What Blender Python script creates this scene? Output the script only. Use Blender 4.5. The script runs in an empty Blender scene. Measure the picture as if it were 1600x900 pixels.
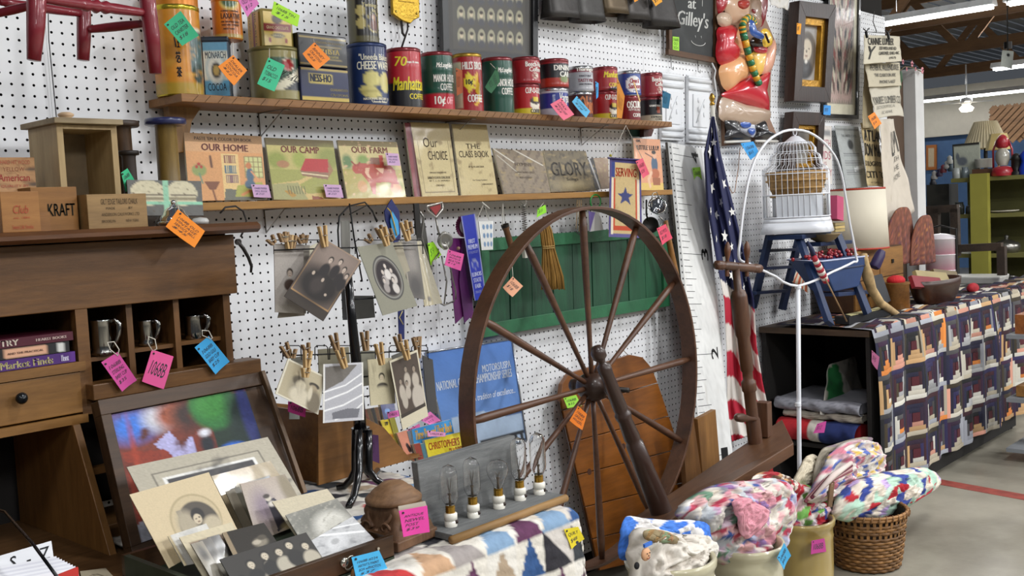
import bpy, bmesh, math, random
import numpy as np
from mathutils import Vector as V, Matrix
random.seed(7); rng = np.random.RandomState(5)
scene = bpy.context.scene
COL = scene.collection
# ---------------------------------------------------------------- camera
FPX = 1625.4; YAW = .8309; PIT = .0707; ROL = -.0491
CAM = V((0, -2.463, 1.40))
_f = V((math.sin(YAW)*math.cos(PIT), math.cos(YAW)*math.cos(PIT), -math.sin(PIT)))
_r = V((math.cos(YAW), -math.sin(YAW), 0)); _u = _r.cross(_f)
_r, _u = _r*math.cos(ROL)+_u*math.sin(ROL), -_r*math.sin(ROL)+_u*math.cos(ROL)
cd = bpy.data.cameras.new('camera'); cam = bpy.data.objects.new('camera', cd); COL.objects.link(cam)
cd.sensor_width = 36; cd.lens = 36*FPX/1600; cd.clip_start = .05; cd.clip_end = 200
cam.matrix_world = Matrix(((_r.x, _u.x, -_f.x, CAM.x), (_r.y, _u.y, -_f.y, CAM.y), (_r.z, _u.z, -_f.z, CAM.z), (0, 0, 0, 1)))
scene.camera = cam
# ---------------------------------------------------------------- world, exposure, shop lighting
w = bpy.data.worlds.new('world'); scene.world = w; w.use_nodes = True
w.node_tree.nodes['Background'].inputs[0].default_value = (.80, .88, 1, 1)
w.node_tree.nodes['Background'].inputs[1].default_value = .07
vs = scene.view_settings; vs.view_transform = 'Standard'; vs.look = 'None'; vs.gamma = 1; vs.use_curve_mapping = False
vs.exposure = 0.2
def area(loc, rot, sx, sy, power, col=(.98, .99, 1)):
    l = bpy.data.lights.new('tube_or_fill_light', 'AREA'); l.shape = 'RECTANGLE'; l.size = sx; l.size_y = sy; l.energy = power; l.color = col
    o = bpy.data.objects.new('tube_or_fill_light', l); COL.objects.link(o); o.location = loc; o.rotation_euler = rot; return o
# rows of fluorescent tubes hang under the trusses, square to the pegboard wall
for lx, pw in ((-1.6, 34), (1.0, 50), (3.6, 78), (6.3, 78), (9.4, 75), (13, 70)):
    area((lx, -4.9, 3.2), (0, 0, 0), .16, 1.3, pw*1.7)
    area((lx, -7.6, 3.2), (0, 0, 0), .16, 1.3, pw*.75)
    area((lx+.6, -1.95, 3.2), (0, 0, 0), .16, .6, pw*.50)
for ux, uy in ((8.5, 1), (11.5, 1.2), (15.5, 1.5)): area((ux, uy, 3.42), (math.pi, 0, 0), .2, 3.0, 26)   # upward area lights added to brighten the roof over the far aisle
area((10.6, 1.6, 2.95), (0, 0, 0), .3, 2.4, 60); area((15, 2.5, 2.95), (0, 0, 0), .3, 3.4, 90)

# ---------------------------------------------------------------- pixel rays -> points of the place
def ray(px, py): return (_f+_r*((px-800)/FPX)-_u*((py-450)/FPX))
def at(px, py, D): d = ray(px, py); return CAM+d*((-D-CAM.y)/d.y)        # on the plane D metres in front of the pegboard
def atz(px, py, z): d = ray(px, py); return CAM+d*((z-CAM.z)/d.z)        # on a level plane
def atx(px, py, x): d = ray(px, py); return CAM+d*((x-CAM.x)/d.x)        # on a plane square to the pegboard
def mpp(p): return (p-CAM).dot(_f)/FPX                                    # metres per pixel there
# ---------------------------------------------------------------- colour and materials
def lin(h):
    if not isinstance(h, str): return tuple(h)
    c = [int(h[i:i+2], 16)/255 for i in (0, 2, 4)]
    return tuple(x/12.92 if x < .04045 else ((x+.055)/1.055)**2.4 for x in c)
MC = {}
def _new(key):
    m = bpy.data.materials.new(key); m.use_nodes = True; nt = m.node_tree
    return m, nt, nt.nodes['Principled BSDF']
def mt(hexc, rough=.5, metal=0, var=.12, scale=9, bump=.0, coat=0, trans=0, emit=0, bscale=60):
    k = 'm_%s_%s' % (hexc, '_'.join(str(x) for x in (rough, metal, var, scale, bump, coat, trans, emit, bscale)))
    if k in MC: return MC[k]
    m, nt, b = _new(k); c = lin(hexc)
    n = nt.nodes.new('ShaderNodeTexNoise'); n.inputs['Scale'].default_value = scale; n.inputs['Detail'].default_value = 5
    tc = nt.nodes.new('ShaderNodeTexCoord'); nt.links.new(tc.outputs['Object'], n.inputs['Vector'])
    r = nt.nodes.new('ShaderNodeValToRGB'); nt.links.new(n.outputs[0], r.inputs[0])
    r.color_ramp.elements[0].position = .3; r.color_ramp.elements[1].position = .7
    r.color_ramp.elements[0].color = [x*(1-var) for x in c]+[1]; r.color_ramp.elements[1].color = [min(1, x*(1+var)) for x in c]+[1]
    nt.links.new(r.outputs[0], b.inputs['Base Color'])
    b.inputs['Roughness'].default_value = rough; b.inputs['Metallic'].default_value = metal
    b.inputs['Coat Weight'].default_value = coat; b.inputs['Transmission Weight'].default_value = trans
    if emit: b.inputs['Emission Color'].default_value = (*c, 1); b.inputs['Emission Strength'].default_value = emit
    if bump:
        n2 = nt.nodes.new('ShaderNodeTexNoise'); n2.inputs['Scale'].default_value = bscale; n2.inputs['Detail'].default_value = 4
        nt.links.new(tc.outputs['Object'], n2.inputs['Vector'])
        bp = nt.nodes.new('ShaderNodeBump'); bp.inputs['Strength'].default_value = bump; bp.inputs['Distance'].default_value = .004
        nt.links.new(n2.outputs[0], bp.inputs['Height']); nt.links.new(bp.outputs[0], b.inputs['Normal'])
    MC[k] = m; return m
def wood(a, b_, axis='x', rough=.5, scale=14, bump=.15):
    k = 'wood_%s_%s_%s_%s_%s' % (a, b_, axis, rough, scale)
    if k in MC: return MC[k]
    m, nt, b = _new(k)
    tc = nt.nodes.new('ShaderNodeTexCoord'); mp = nt.nodes.new('ShaderNodeMapping'); nt.links.new(tc.outputs['Object'], mp.inputs['Vector'])
    s = {'x': (.12, 1, 1), 'y': (1, .12, 1), 'z': (1, 1, .12)}[axis]; mp.inputs['Scale'].default_value = s
    n = nt.nodes.new('ShaderNodeTexNoise'); n.inputs['Scale'].default_value = scale*7; n.inputs['Detail'].default_value = 9; n.inputs['Roughness'].default_value = .72
    nt.links.new(mp.outputs[0], n.inputs['Vector'])
    n3 = nt.nodes.new('ShaderNodeTexNoise'); n3.inputs['Scale'].default_value = scale*.5; n3.inputs['Distortion'].default_value = 1.5
    nt.links.new(mp.outputs[0], n3.inputs['Vector'])
    mx = nt.nodes.new('ShaderNodeMath'); mx.operation = 'ADD'; nt.links.new(n.outputs[0], mx.inputs[0]); nt.links.new(n3.outputs[0], mx.inputs[1])
    hf = nt.nodes.new('ShaderNodeMath'); hf.operation = 'MULTIPLY'; hf.inputs[1].default_value = .5; nt.links.new(mx.outputs[0], hf.inputs[0])
    r = nt.nodes.new('ShaderNodeValToRGB'); nt.links.new(hf.outputs[0], r.inputs[0])
    r.color_ramp.elements[0].position = .36; r.color_ramp.elements[1].position = .62
    r.color_ramp.elements[0].color = (*[x*.72 for x in lin(b_)], 1); r.color_ramp.elements[1].color = (*[x*.80 for x in lin(a)], 1)
    nt.links.new(r.outputs[0], b.inputs['Base Color']); b.inputs['Roughness'].default_value = rough
    bp = nt.nodes.new('ShaderNodeBump'); bp.inputs['Strength'].default_value = bump; bp.inputs['Distance'].default_value = .003
    nt.links.new(n.outputs[0], bp.inputs['Height']); nt.links.new(bp.outputs[0], b.inputs['Normal'])
    MC[k] = m; return m
def pr(rough=.6, coat=0, bump=0, metal=0, emit=0):          # printed / dyed surface: colour read from the mesh's own colour layer
    k = 'print_%s_%s_%s_%s' % (rough, coat, bump, metal)
    if k in MC: return MC[k]
    m, nt, b = _new(k); a = nt.nodes.new('ShaderNodeAttribute'); a.attribute_name = 'Col'
    nt.links.new(a.outputs['Color'], b.inputs['Base Color']); b.inputs['Roughness'].default_value = rough
    b.inputs['Coat Weight'].default_value = coat; b.inputs['Coat Roughness'].default_value = .12; b.inputs['Metallic'].default_value = metal
    tc = nt.nodes.new('ShaderNodeTexCoord'); n = nt.nodes.new('ShaderNodeTexNoise'); n.inputs['Scale'].default_value = 90 if bump else 14
    nt.links.new(tc.outputs['Object'], n.inputs['Vector'])
    bp = nt.nodes.new('ShaderNodeBump'); bp.inputs['Distance'].default_value = .003 if bump else .02; bp.inputs['Strength'].default_value = bump or (.05 if coat else .03)
    nt.links.new(n.outputs[0], bp.inputs['Height'])
    nt.links.new(bp.outputs[0], b.inputs['Normal' if bump else 'Coat Normal'])
    MC[k] = m; return m
def glass(hexc='ffffff', rough=.02):
    k = 'glass_%s_%s' % (hexc, rough)
    if k in MC: return MC[k]
    m, nt, b = _new(k); b.inputs['Base Color'].default_value = (*lin(hexc), 1); b.inputs['Transmission Weight'].default_value = 1
    b.inputs['Roughness'].default_value = rough; b.inputs['IOR'].default_value = 1.45; MC[k] = m; return m
def tube_mat():
    if 'tube' in MC: return MC['tube']
    m, nt, b = _new('tube'); b.inputs['Emission Color'].default_value = (1, .99, .97, 1); b.inputs['Emission Strength'].default_value = 9; MC['tube'] = m; return m
# ---------------------------------------------------------------- mesh builder
def frame(ax):
    ax = V(ax).normalized(); t = V((0, 0, 1)) if abs(ax.z) < .9 else V((1, 0, 0))
    a = ax.cross(t).normalized(); return a, ax.cross(a).normalized(), ax
class M:
    def __init__(s): s.v = []; s.f = []; s.c = []; s.s = []; s.col = None; s.cv = []
    def add(s, vs, fs, mi=0, smooth=False, col=None):
        o = len(s.v); s.v += [tuple(p) for p in vs]
        for q in fs: s.f.append([i+o for i in q]); s.c.append(mi); s.s.append(smooth)
        c = col if col is not None else s.col
        s.cv += [lin(c) if c is not None else (1, 1, 1)]*len(vs); return s
    def box(s, c, sz, rot=None, mi=0, col=None, taper=1):
        x, y, z = sz[0]/2, sz[1]/2, sz[2]/2; c = V(c)
        p = [V((a*x*(taper if d > 0 else 1), b*y*(taper if d > 0 else 1), d*z)) for d in (-1, 1) for a, b in ((-1, -1), (1, -1), (1, 1), (-1, 1))]
        if rot is not None: R = rot if isinstance(rot, Matrix) else Matrix.Rotation(rot, 3, 'Z'); p = [R@q for q in p]
        return s.add([c+q for q in p], [(3, 2, 1, 0), (4, 5, 6, 7), (0, 1, 5, 4), (1, 2, 6, 5), (2, 3, 7, 6), (3, 0, 4, 7)], mi, False, col)
    def bb(s, x0, x1, y0, y1, z0, z1, mi=0, col=None): return s.box(((x0+x1)/2, (y0+y1)/2, (z0+z1)/2), (abs(x1-x0), abs(y1-y0), abs(z1-z0)), None, mi, col)
    def prism(s, pts, ex, mi=0, col=None, smooth=False):      # polygon extruded by vector ex
        pts = [V(p) for p in pts]; ex = V(ex); n = len(pts)
        return s.add(pts+[p+ex for p in pts], [list(range(n))[::-1], list(range(n, 2*n))]+[(i, (i+1) % n, (i+1) % n+n, i+n) for i in range(n)], mi, smooth, col)
    def beam(s, a, b, w_, h_, up=(0, 0, 1), mi=0, col=None):  # bar from a to b
        a, b = V(a), V(b); d = (b-a).normalized(); u = V(up); sd = d.cross(u)
        if sd.length < 1e-4: sd = d.cross(V((0, 1, 0)))
        sd.normalize(); u = sd.cross(d)
        pts = [a+sd*w_/2*i+u*h_/2*j for i, j in ((-1, -1), (1, -1), (1, 1), (-1, 1))]
        return s.prism(pts, b-a, mi, col)
    def lathe(s, prof, o, ax=(0, 0, 1), n=20, mi=0, smooth=True, col=None, cap=True, sq=None, jag=None):  # prof [(r, h)]
        a, b, c = frame(ax); o = V(o); vs = []; m = len(prof)
        for r, h in prof:
            for i in range(n):
                t = 2*math.pi*i/n; k = 1
                if sq: k = 1/max(abs(math.cos(t)), abs(math.sin(t)))**sq
                vs.append(o+c*h+(a*math.cos(t)+b*math.sin(t))*r*k)
        fs = [(j*n+i, j*n+(i+1) % n, (j+1)*n+(i+1) % n, (j+1)*n+i) for j in range(m-1) for i in range(n)]
        s.add(vs, fs, mi, smooth, col)
        if cap:
            for j in (0, m-1):
                if prof[j][0] > 1e-4: s.add(vs[j*n:(j+1)*n], [list(range(n))], mi, False, col)
        return s
    def tube(s, pts, r, n=8, mi=0, closed=False, col=None):
        pts = [V(p) for p in pts]; m = len(pts); rs = r if isinstance(r, (list, tuple)) else [r]*m; vs = []; up = None
        for i, p in enumerate(pts):
            d = (pts[(i+1) % m]-pts[i-1]) if closed or 0 < i < m-1 else (pts[1]-pts[0] if i == 0 else pts[-1]-pts[-2])
            if d.length < 1e-9: d = V((0, 0, 1))
            d.normalize()
            if up is None: up = frame(d)[0]
            up = (up-d*up.dot(d)); up = up.normalized() if up.length > 1e-6 else frame(d)[0]
            b = d.cross(up)
            for k in range(n): t = 2*math.pi*k/n; vs.append(p+(up*math.cos(t)+b*math.sin(t))*rs[i])
        fs = [(j % m*n+i, j % m*n+(i+1) % n, (j+1) % m*n+(i+1) % n, (j+1) % m*n+i) for j in range(m if closed else m-1) for i in range(n)]
        if not closed: fs += [tuple(range(n))[::-1], tuple(range((m-1)*n, m*n))]
        return s.add(vs, fs, mi, True, col)
    def ball(s, c, r, n=12, mi=0, col=None, ax=(0, 0, 1)):
        r = r if isinstance(r, (tuple, list)) else (r, r, r); c = V(c); m = n//2+1; vs = []
        for j in range(m+1):
            p = math.pi*j/m
            for i in range(n): t = 2*math.pi*i/n; vs.append(c+V((r[0]*math.sin(p)*math.cos(t), r[1]*math.sin(p)*math.sin(t), r[2]*math.cos(p))))
        return s.add(vs, [(j*n+i, (j+1)*n+i, (j+1)*n+(i+1) % n, j*n+(i+1) % n) for j in range(m) for i in range(n)], mi, True, col)
    def grid(s, f, nu, nv, cols=None, mi=0, smooth=True, wrap=False):
        vs = [f(i/nu, j/nv) for j in range(nv+1) for i in range(nu+1)]
        o = len(s.v); s.v += [tuple(p) for p in vs]
        for j in range(nv):
            for i in range(nu): a = o+j*(nu+1)+i; s.f.append([a, a+nu+1, a+nu+2, a+1]); s.c.append(mi); s.s.append(smooth)
        if cols is None: s.cv += [(1, 1, 1)]*len(vs)
        else: s.cv += [tuple(x) for x in np.asarray(cols).reshape(-1, 3)]
        return s
    def build(s, name, mats, parent=None, bevel=0, solid=0, mw=None):
        mats = mats if isinstance(mats, (list, tuple)) else [mats]
        me = bpy.data.meshes.new(name); vv = np.array(s.v, dtype=float)
        if parent is None:
            o0 = V((float((vv[:, 0].min()+vv[:, 0].max())/2), float((vv[:, 1].min()+vv[:, 1].max())/2), float(vv[:, 2].min())))
            loc = o0
        else: o0 = wloc(parent); loc = V((0, 0, 0))
        vv = vv-np.array(o0); me.from_pydata(vv.tolist(), [], s.f)
        me.polygons.foreach_set('material_index', s.c); me.polygons.foreach_set('use_smooth', s.s)
        for m in mats: me.materials.append(m)
        ca = me.color_attributes.new('Col', 'FLOAT_COLOR', 'POINT')
        ca.data.foreach_set('color', np.c_[np.array(s.cv, dtype=float), np.ones(len(s.v))].ravel())
        me.validate(); me.update()
        o = bpy.data.objects.new(name, me); COL.objects.link(o); o.parent = parent; o.location = loc
        if solid: q = o.modifiers.new('s', 'SOLIDIFY'); q.thickness = solid; q.offset = 0
        if bevel: q = o.modifiers.new('b', 'BEVEL'); q.width = bevel; q.segments = 2; q.limit_method = 'ANGLE'
        return o
def wloc(o):
    p = V((0, 0, 0))
    while o is not None: p = p+o.location; o = o.parent
    return p
def tag(o, label, cat, group=None):
    o['label'] = label; o['category'] = cat
    if group: o['group'] = group
    return o
def thing(name, label, cat, loc, group=None):
    o = bpy.data.objects.new(name, None); COL.objects.link(o); o.location = loc; o.empty_display_size = .05; return tag(o, label, cat, group)
def struct(o): o['kind'] = 'structure'; return o
# ---------------------------------------------------------------- flat print: a fine grid of coloured points
def paint(nu, nv, bg, ops, noise=.04, seed=1):
    u, v = np.meshgrid(np.linspace(0, 1, nu+1), np.linspace(0, 1, nv+1)); C = np.zeros((nv+1, nu+1, 3)); C[:] = lin(bg)
    for op in ops:
        k = op[0]
        if k == 'e':
            _, cx, cy, rx, ry, c = op[:6]; sf = op[6] if len(op) > 6 else .15; ro = op[7] if len(op) > 7 else 0
            du, dv = u-cx, v-cy
            if ro: du, dv = du*math.cos(ro)+dv*math.sin(ro), -du*math.sin(ro)+dv*math.cos(ro)
            d = np.sqrt((du/rx)**2+(dv/ry)**2); a = np.clip((1+sf-d)/(2*sf+1e-6), 0, 1)
        elif k == 'r': _, x0, y0, x1, y1, c = op[:6]; a = ((u >= x0-1e-6) & (u <= x1+1e-6) & (v >= y0-1e-6) & (v <= y1+1e-6)).astype(float)
        elif k == 'p':
            pts, c = op[1], op[2]; a = np.zeros_like(u, bool); m = len(pts)
            for i in range(m):
                (x0, y0), (x1, y1) = pts[i], pts[(i+1) % m]
                if abs(y1-y0) < 1e-9: continue
                a ^= ((v > min(y0, y1)) & (v <= max(y0, y1)) & (u < (x1-x0)*(v-y0)/(y1-y0)+x0))
            a = a.astype(float)
        elif k == 'g': _, c, a0, a1 = op[:4]; a = a0+(a1-a0)*v          # printed vertical tone
        elif k == 'l':
            pts, wd, c = op[1:4]; a = np.zeros_like(u)
            for (x0, y0), (x1, y1) in zip(pts[:-1], pts[1:]):
                L = (x1-x0)**2+(y1-y0)**2+1e-9; t = np.clip(((u-x0)*(x1-x0)+(v-y0)*(y1-y0))/L, 0, 1)
                d = np.hypot(u-x0-t*(x1-x0), v-y0-t*(y1-y0)); a = np.maximum(a, np.clip(1.5-d/wd, 0, 1))
        elif k == 'b':                                                   # blotches
            _, c, sc, th = op[:4]; a = np.clip((fb(u*sc, v*sc, seed+int(sc*7))-th)*4, 0, 1)
        C = C*(1-a[..., None])+np.array(lin(c))*a[..., None]
    r = np.random.RandomState(seed)
    if noise: C = C*(1+noise*r.randn(*u.shape)[..., None])
    return np.clip(C, 0, 1)
def fb(x, y, seed=0, oc=4):
    r = np.random.RandomState(seed); s = 0; a = 1; t = 0
    for o in range(oc):
        for k in range(4): th = r.rand()*6.283; ph = r.rand()*6.283; fr = 2**o*(.7+.6*r.rand()); s = s+a*np.sin(6.283*fr*(x*math.cos(th)+y*math.sin(th))+ph)/4
        t += a*.35; a *= .55
    return .5+.5*s/t/2
def quad(c):   # c: TL, TR, BR, BL
    c = [V(p) for p in c]
    def f(u, v): return (c[0]*(1-u)+c[1]*u)*(1-v)+(c[3]*(1-u)+c[2]*u)*v
    n = (c[3]-c[0]).cross(c[1]-c[0]).normalized(); return f, n
_TC = {}
def tmesh(t, sh=0):
    k = (t, sh)
    if k in _TC: return _TC[k]
    cu = bpy.data.curves.new('t', 'FONT'); cu.body = t; cu.resolution_u = 2; cu.shear = sh; cu.align_x = 'CENTER'; cu.space_line = .9
    o = bpy.data.objects.new('t', cu); COL.objects.link(o); dg = bpy.context.evaluated_depsgraph_get(); me = bpy.data.meshes.new_from_object(o.evaluated_get(dg))
    vs = np.array([v.co[:2] for v in me.vertices]); fs = [list(p.vertices) for p in me.polygons]
    bpy.data.objects.remove(o); bpy.data.curves.remove(cu); bpy.data.meshes.remove(me)
    if len(vs): vs = (vs-vs.min(0))/np.maximum(vs.max(0)-vs.min(0), 1e-6)
    _TC[k] = (vs, fs); return _TC[k]
def text(mb, f, nf, items, eps=.0012):     # items: (string, u0, v0, u1, v1, colour[, shear[, rot, weight]])
    for it in items:
        t, u0, v0, u1, v1, c = it[:6]; sh = it[6] if len(it) > 6 else 0; ro = it[7] if len(it) > 7 else 0; wt = it[8] if len(it) > 8 else 0
        vs, fs = tmesh(t, sh)
        if not len(vs): continue
        for du in ((-wt, 0, wt) if wt else (0,)):
            pts = []
            for a, b in vs:
                x, y = (a-.5)*(u1-u0), (.5-b)*(v1-v0)
                if ro: x, y = x*math.cos(ro)-y*math.sin(ro), x*math.sin(ro)+y*math.cos(ro)
                uu, vv = (u0+u1)/2+x+du, (v0+v1)/2+y; p = f(uu, vv); pts.append(V(p)+(nf(uu, vv) if callable(nf) else nf)*(eps+abs(du)*.001))
            mb.add(pts, fs, 0, False, c)
def planar(c):          # keep four corners in one plane
    c = [V(p) for p in c]; n = (c[1]-c[0]).cross(c[2]-c[0]); d = c[3]-CAM; q = d.dot(n)
    if abs(q) > 1e-9 and n.length > 1e-9:
        k = (c[0]-CAM).dot(n)/q
        if .8 < k < 1.25: c[3] = CAM+d*k
    return c
def card(name, label, cat, cor, th=.002, bg='d8cdb0', ops=(), texts=(), res=(24, 30), rough=.6, coat=0, side=None, group=None, noise=.04, parent=None, seed=1, extra=None, curl=0):
    cor = planar(cor); f0, n = quad(cor)
    if n.dot(CAM-V(cor[0])) < 0: n = -n
    f = (lambda u, v: f0(u, v)+n*curl*((2*u-1)**2-.4)*math.sin(v*1.6)) if curl else f0
    c = [V(p) for p in cor]
    if parent is None: root = thing(name, label, cat, (c[2]+c[3])/2-n*th, group)
    else: root = parent
    if curl: b = M().grid(f, 8, 8, np.tile(lin(side or bg), (81, 1))); b.build('card' if parent is None else name, pr(rough), root, solid=th*.5)
    else: b = M(); b.prism([p-n*th for p in c], n*th, 0, side or bg); b.build('board' if parent is None else name, pr(rough), root)
    M().grid(lambda u, v: f(u, v)+n*.0006, res[0], res[1], paint(res[0], res[1], bg, ops, noise, seed)).build('printed_face', pr(rough, coat), root)
    if texts: t = M(); text(t, f, n, texts); t.build('lettering', pr(rough), root)
    if extra: extra(root, f, n)
    return root
def hw(lines, c='2a2a30', u0=.14, v0=.18, u1=.86, v1=.85):    # handwriting lines of a price tag
    n = len(lines); h = (v1-v0)/n
    return [(l, u0, v0+i*h+h*.15, u1 if len(l) > 4 else (u0+u1)/2+.16, v0+i*h+h*.8, c, .3) for i, l in enumerate(lines)]
def price_tag(px, D, col, word, where, lines=('1068B', 'OLD', '$22'), string=None, dark='333338', group=None):
    """px: four corners in picture order TL TR BR BL; D distance of the tag from the pegboard"""
    c = [at(x, y, D) for x, y in px]
    def ex(root, f, n):
        h = f(.12, .1); M().lathe([(.0022, 0), (.0022, .0015)], h+n*.0012, n, 8).build('hole', mt('303030', .8), root)
        if string: M().tube([h+n*.001]+[at(x, y, dd) for x, y, dd in string], .0009, 5).build('string', mt('d8d2c4', .8), root)
    return card('price_tag', '%s paper price tag %s' % (word, where), 'tag', c, .0006, col, (), hw(lines, dark), (4, 4), .7, noise=.02, extra=ex, curl=.003, group=group)
# ================================================================ SETTING
PI = math.pi
WHITE = mt('e9eaec', .45, var=.015, bump=.03)
hp = at(841.9, 46.25, 0); HX, HZ, IN = hp.x % .0254, hp.z % .0254, .0254
def pegmesh(nx, nz):
    vs = []; fs = []; r = .0034
    idx = {}
    for j in range(nz+1):
        for i in range(nx+1): idx[i, j] = len(vs); vs.append((i*IN, 0, j*IN))
    for j in range(nz):
        for i in range(nx):
            cx, cz = (i+.5)*IN, (j+.5)*IN; o = len(vs)
            for k in range(8): t = PI/4*k+PI/8; vs.append((cx+r*math.cos(t), 0, cz+r*math.sin(t)))
            for k in range(8): t = PI/4*k+PI/8; vs.append((cx+r*math.cos(t), .005, cz+r*math.sin(t)))
            A, B, C_, D_ = idx[i, j], idx[i+1, j], idx[i+1, j+1], idx[i, j+1]
            fs += [(B, C_, o, o+7), (C_, o+1, o), (C_, D_, o+2, o+1), (D_, o+3, o+2), (D_, A, o+4, o+3), (A, o+5, o+4), (A, B, o+6, o+5), (B, o+7, o+6)]
            fs += [(o+k, o+(k+1) % 8, o+8+(k+1) % 8, o+8+k) for k in range(8)]
    me = bpy.data.meshes.new('pegboard_panel'); me.from_pydata(vs, [], fs); me.update(); me.materials.append(WHITE); me.materials.append(mt('1c1814', .9)); me.polygons.foreach_set('material_index', [1 if k % 16 > 7 else 0 for k in range(len(fs))]); return me
M().bb(-1.4, 6.0, .018, .04, .0, 2.75).build('wall_back', mt('17130f', .9))
wall = bpy.data.objects['wall_back']; struct(wall)
pm = pegmesh(48, 92); z0 = HZ+3*IN+IN*.5; wl = wloc(wall)
for k in range(-1, 4):
    xs = round((1.126+(k)*1.2212-HX)/IN)*IN+HX-IN/2
    o = bpy.data.objects.new('pegboard_panel', pm); COL.objects.link(o); o.parent = wall; o.location = V((xs+.0006*k, 0, z0-IN*.5+IN/2))-wl
    if k < 3: M().bb(xs+1.2196, xs+1.2212, .001, .018, z0, z0+2.33).build('panel_joint', mt('2a2724', .9), wall)
def concrete():
    m, nt, b = _new('concrete'); tc = nt.nodes.new('ShaderNodeTexCoord')
    n = nt.nodes.new('ShaderNodeTexNoise'); n.inputs['Scale'].default_value = 1.3; n.inputs['Detail'].default_value = 9; n.inputs['Roughness'].default_value = .62
    nt.links.new(tc.outputs['Object'], n.inputs['Vector']); r = nt.nodes.new('ShaderNodeValToRGB'); nt.links.new(n.outputs[0], r.inputs[0])
    r.color_ramp.elements[0].position = .32; r.color_ramp.elements[1].position = .66
    r.color_ramp.elements[0].color = (*lin('6f6a5e'), 1); r.color_ramp.elements[1].color = (*lin('a39d8e'), 1)
    nt.links.new(r.outputs[0], b.inputs['Base Color']); b.inputs['Roughness'].default_value = .32
    n2 = nt.nodes.new('ShaderNodeTexNoise'); n2.inputs['Scale'].default_value = 45; nt.links.new(tc.outputs['Object'], n2.inputs['Vector'])
    bp = nt.nodes.new('ShaderNodeBump'); bp.inputs['Strength'].default_value = .25; bp.inputs['Distance'].default_value = .002
    nt.links.new(n2.outputs[0], bp.inputs['Height']); nt.links.new(bp.outputs[0], b.inputs['Normal']); return m
struct(M().bb(-6, 26, -9.5, 9, -.05, 0).build('floor', concrete()))
a, b_ = atz(1462, 752, 0), atz(1600, 777, 0); d = (b_-a).normalized(); s = d.cross(V((0, 0, 1)))*.045
o = M().prism([a-d*3-s, b_+d*4-s, b_+d*4+s, a-d*3+s], (0, 0, .0012)).build('trim_1', mt('8a3f35', .5, var=.3, scale=20)); struct(o); o['label'] = 'faded red tape line across the concrete floor'
# far end of the shop, seen past the end of the pegboard
BLUEW = mt('4a6a94', .7, var=.05); CREAM = mt('cfcabc', .7, var=.04)
struct(M().bb(19.9, 20, -6, 9, 0, 2.45).build('wall_far', BLUEW))
struct(M().bb(19.8, 19.9, -6, 9, 2.45, 3.35).build('wall_upper', CREAM))
struct(M().bb(6.1, 20, 8.9, 9, 0, 3.3).build('wall_side', BLUEW))
def roof():
    b = M(); n = 130
    for i in range(n): y0, y1 = -6+i*15/n, -6+(i+1)*15/n; z = 4.35+(.035 if i % 2 else 0); b.bb(5.5, 26, y0, y1, z, z+.01)
    return b
cm = mt('b4b6b8', .6, .1, var=.06); o = struct(roof().build('ceiling', cm))
TW = wood('8a6644', '6b4c30', 'y', .7, 6)
for i, X in enumerate((9.0, 12.6, 15.4, 18.2)):
    t = bpy.data.objects.new('roof_truss', None); COL.objects.link(t); t.location = (X, 0, 3.45); tag(t, ('nearest', 'second', 'third', 'farthest')[i]+' of the wooden roof trusses over the far aisle', 'truss', 'wooden roof trusses')
    M().beam((X, -5, 3.45), (X, 8.8, 3.45), .05, .16).build('bottom_chord', TW, t); M().beam((X, -5, 4.22), (X, 8.8, 4.22), .05, .14).build('top_chord', TW, t)
    for k in range(9):
        y = -4.4+k*1.45; M().beam((X, y, 3.5), (X, y+.6, 4.2), .045, .1).build('web_strut', TW, t); M().beam((X, y+1.25, 3.5), (X, y+.65, 4.2), .045, .1).build('web_strut', TW, t)
def tube(x, y0, y1, z, lab, n=2):
    t = thing('fluorescent_light', lab, 'ceiling light', (x, (y0+y1)/2, z))
    b = M(); b.prism([(x-.09, y0, z+.02), (x+.09, y0, z+.02), (x+.05, y0, z+.09), (x-.05, y0, z+.09)], (0, y1-y0, 0)); b.build('reflector', mt('f0f0f0', .4), t)
    for s in ((-.045, .045) if n == 2 else (0,)): M().tube([(x+s, y0+.03, z), (x+s, y1-.03, z)], .016, 10).build('light_tube', tube_mat(), t)
    for y in (y0+.2, y1-.2): M().tube([(x, y, z+.09), (x, y, 4.3)], .004, 5).build('hanger', mt('555555', .5), t)
tube(11.56, 1.12, 2.35, 3.3, 'long fluorescent light running in from the pegboard end')
tube(11.56, -.25, 1.02, 3.3, 'fluorescent light at the top right corner of the view')
tube(15.2, .55, 2.3, 3.05, 'fluorescent light behind the hanging paper sign')
tube(19.0, 2.6, 6.0, 3.05, 'farthest bright strip standing in for window light, low over the blue wall')  # glowing tubes stand in for the window light at the far wall
# ---------------------------------------------------------------- end of the partition: plywood side and white edge post
q = [at(1404, 118, -.02), at(1428, 124, -.02)]
M().bb(6.03, 6.32, .03, .14, .0, at(1420, 122, -.05).z).build('wall_end', mt('4d3a2a', .8, var=.2)); struct(bpy.data.objects['wall_end'])
b = M(); b.bb(6.33, 6.46, -.04, .14, 0, at(1440, 112, 0).z); struct(b.build('trim_2', mt('c9c8c6', .6, var=.05)))
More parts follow.
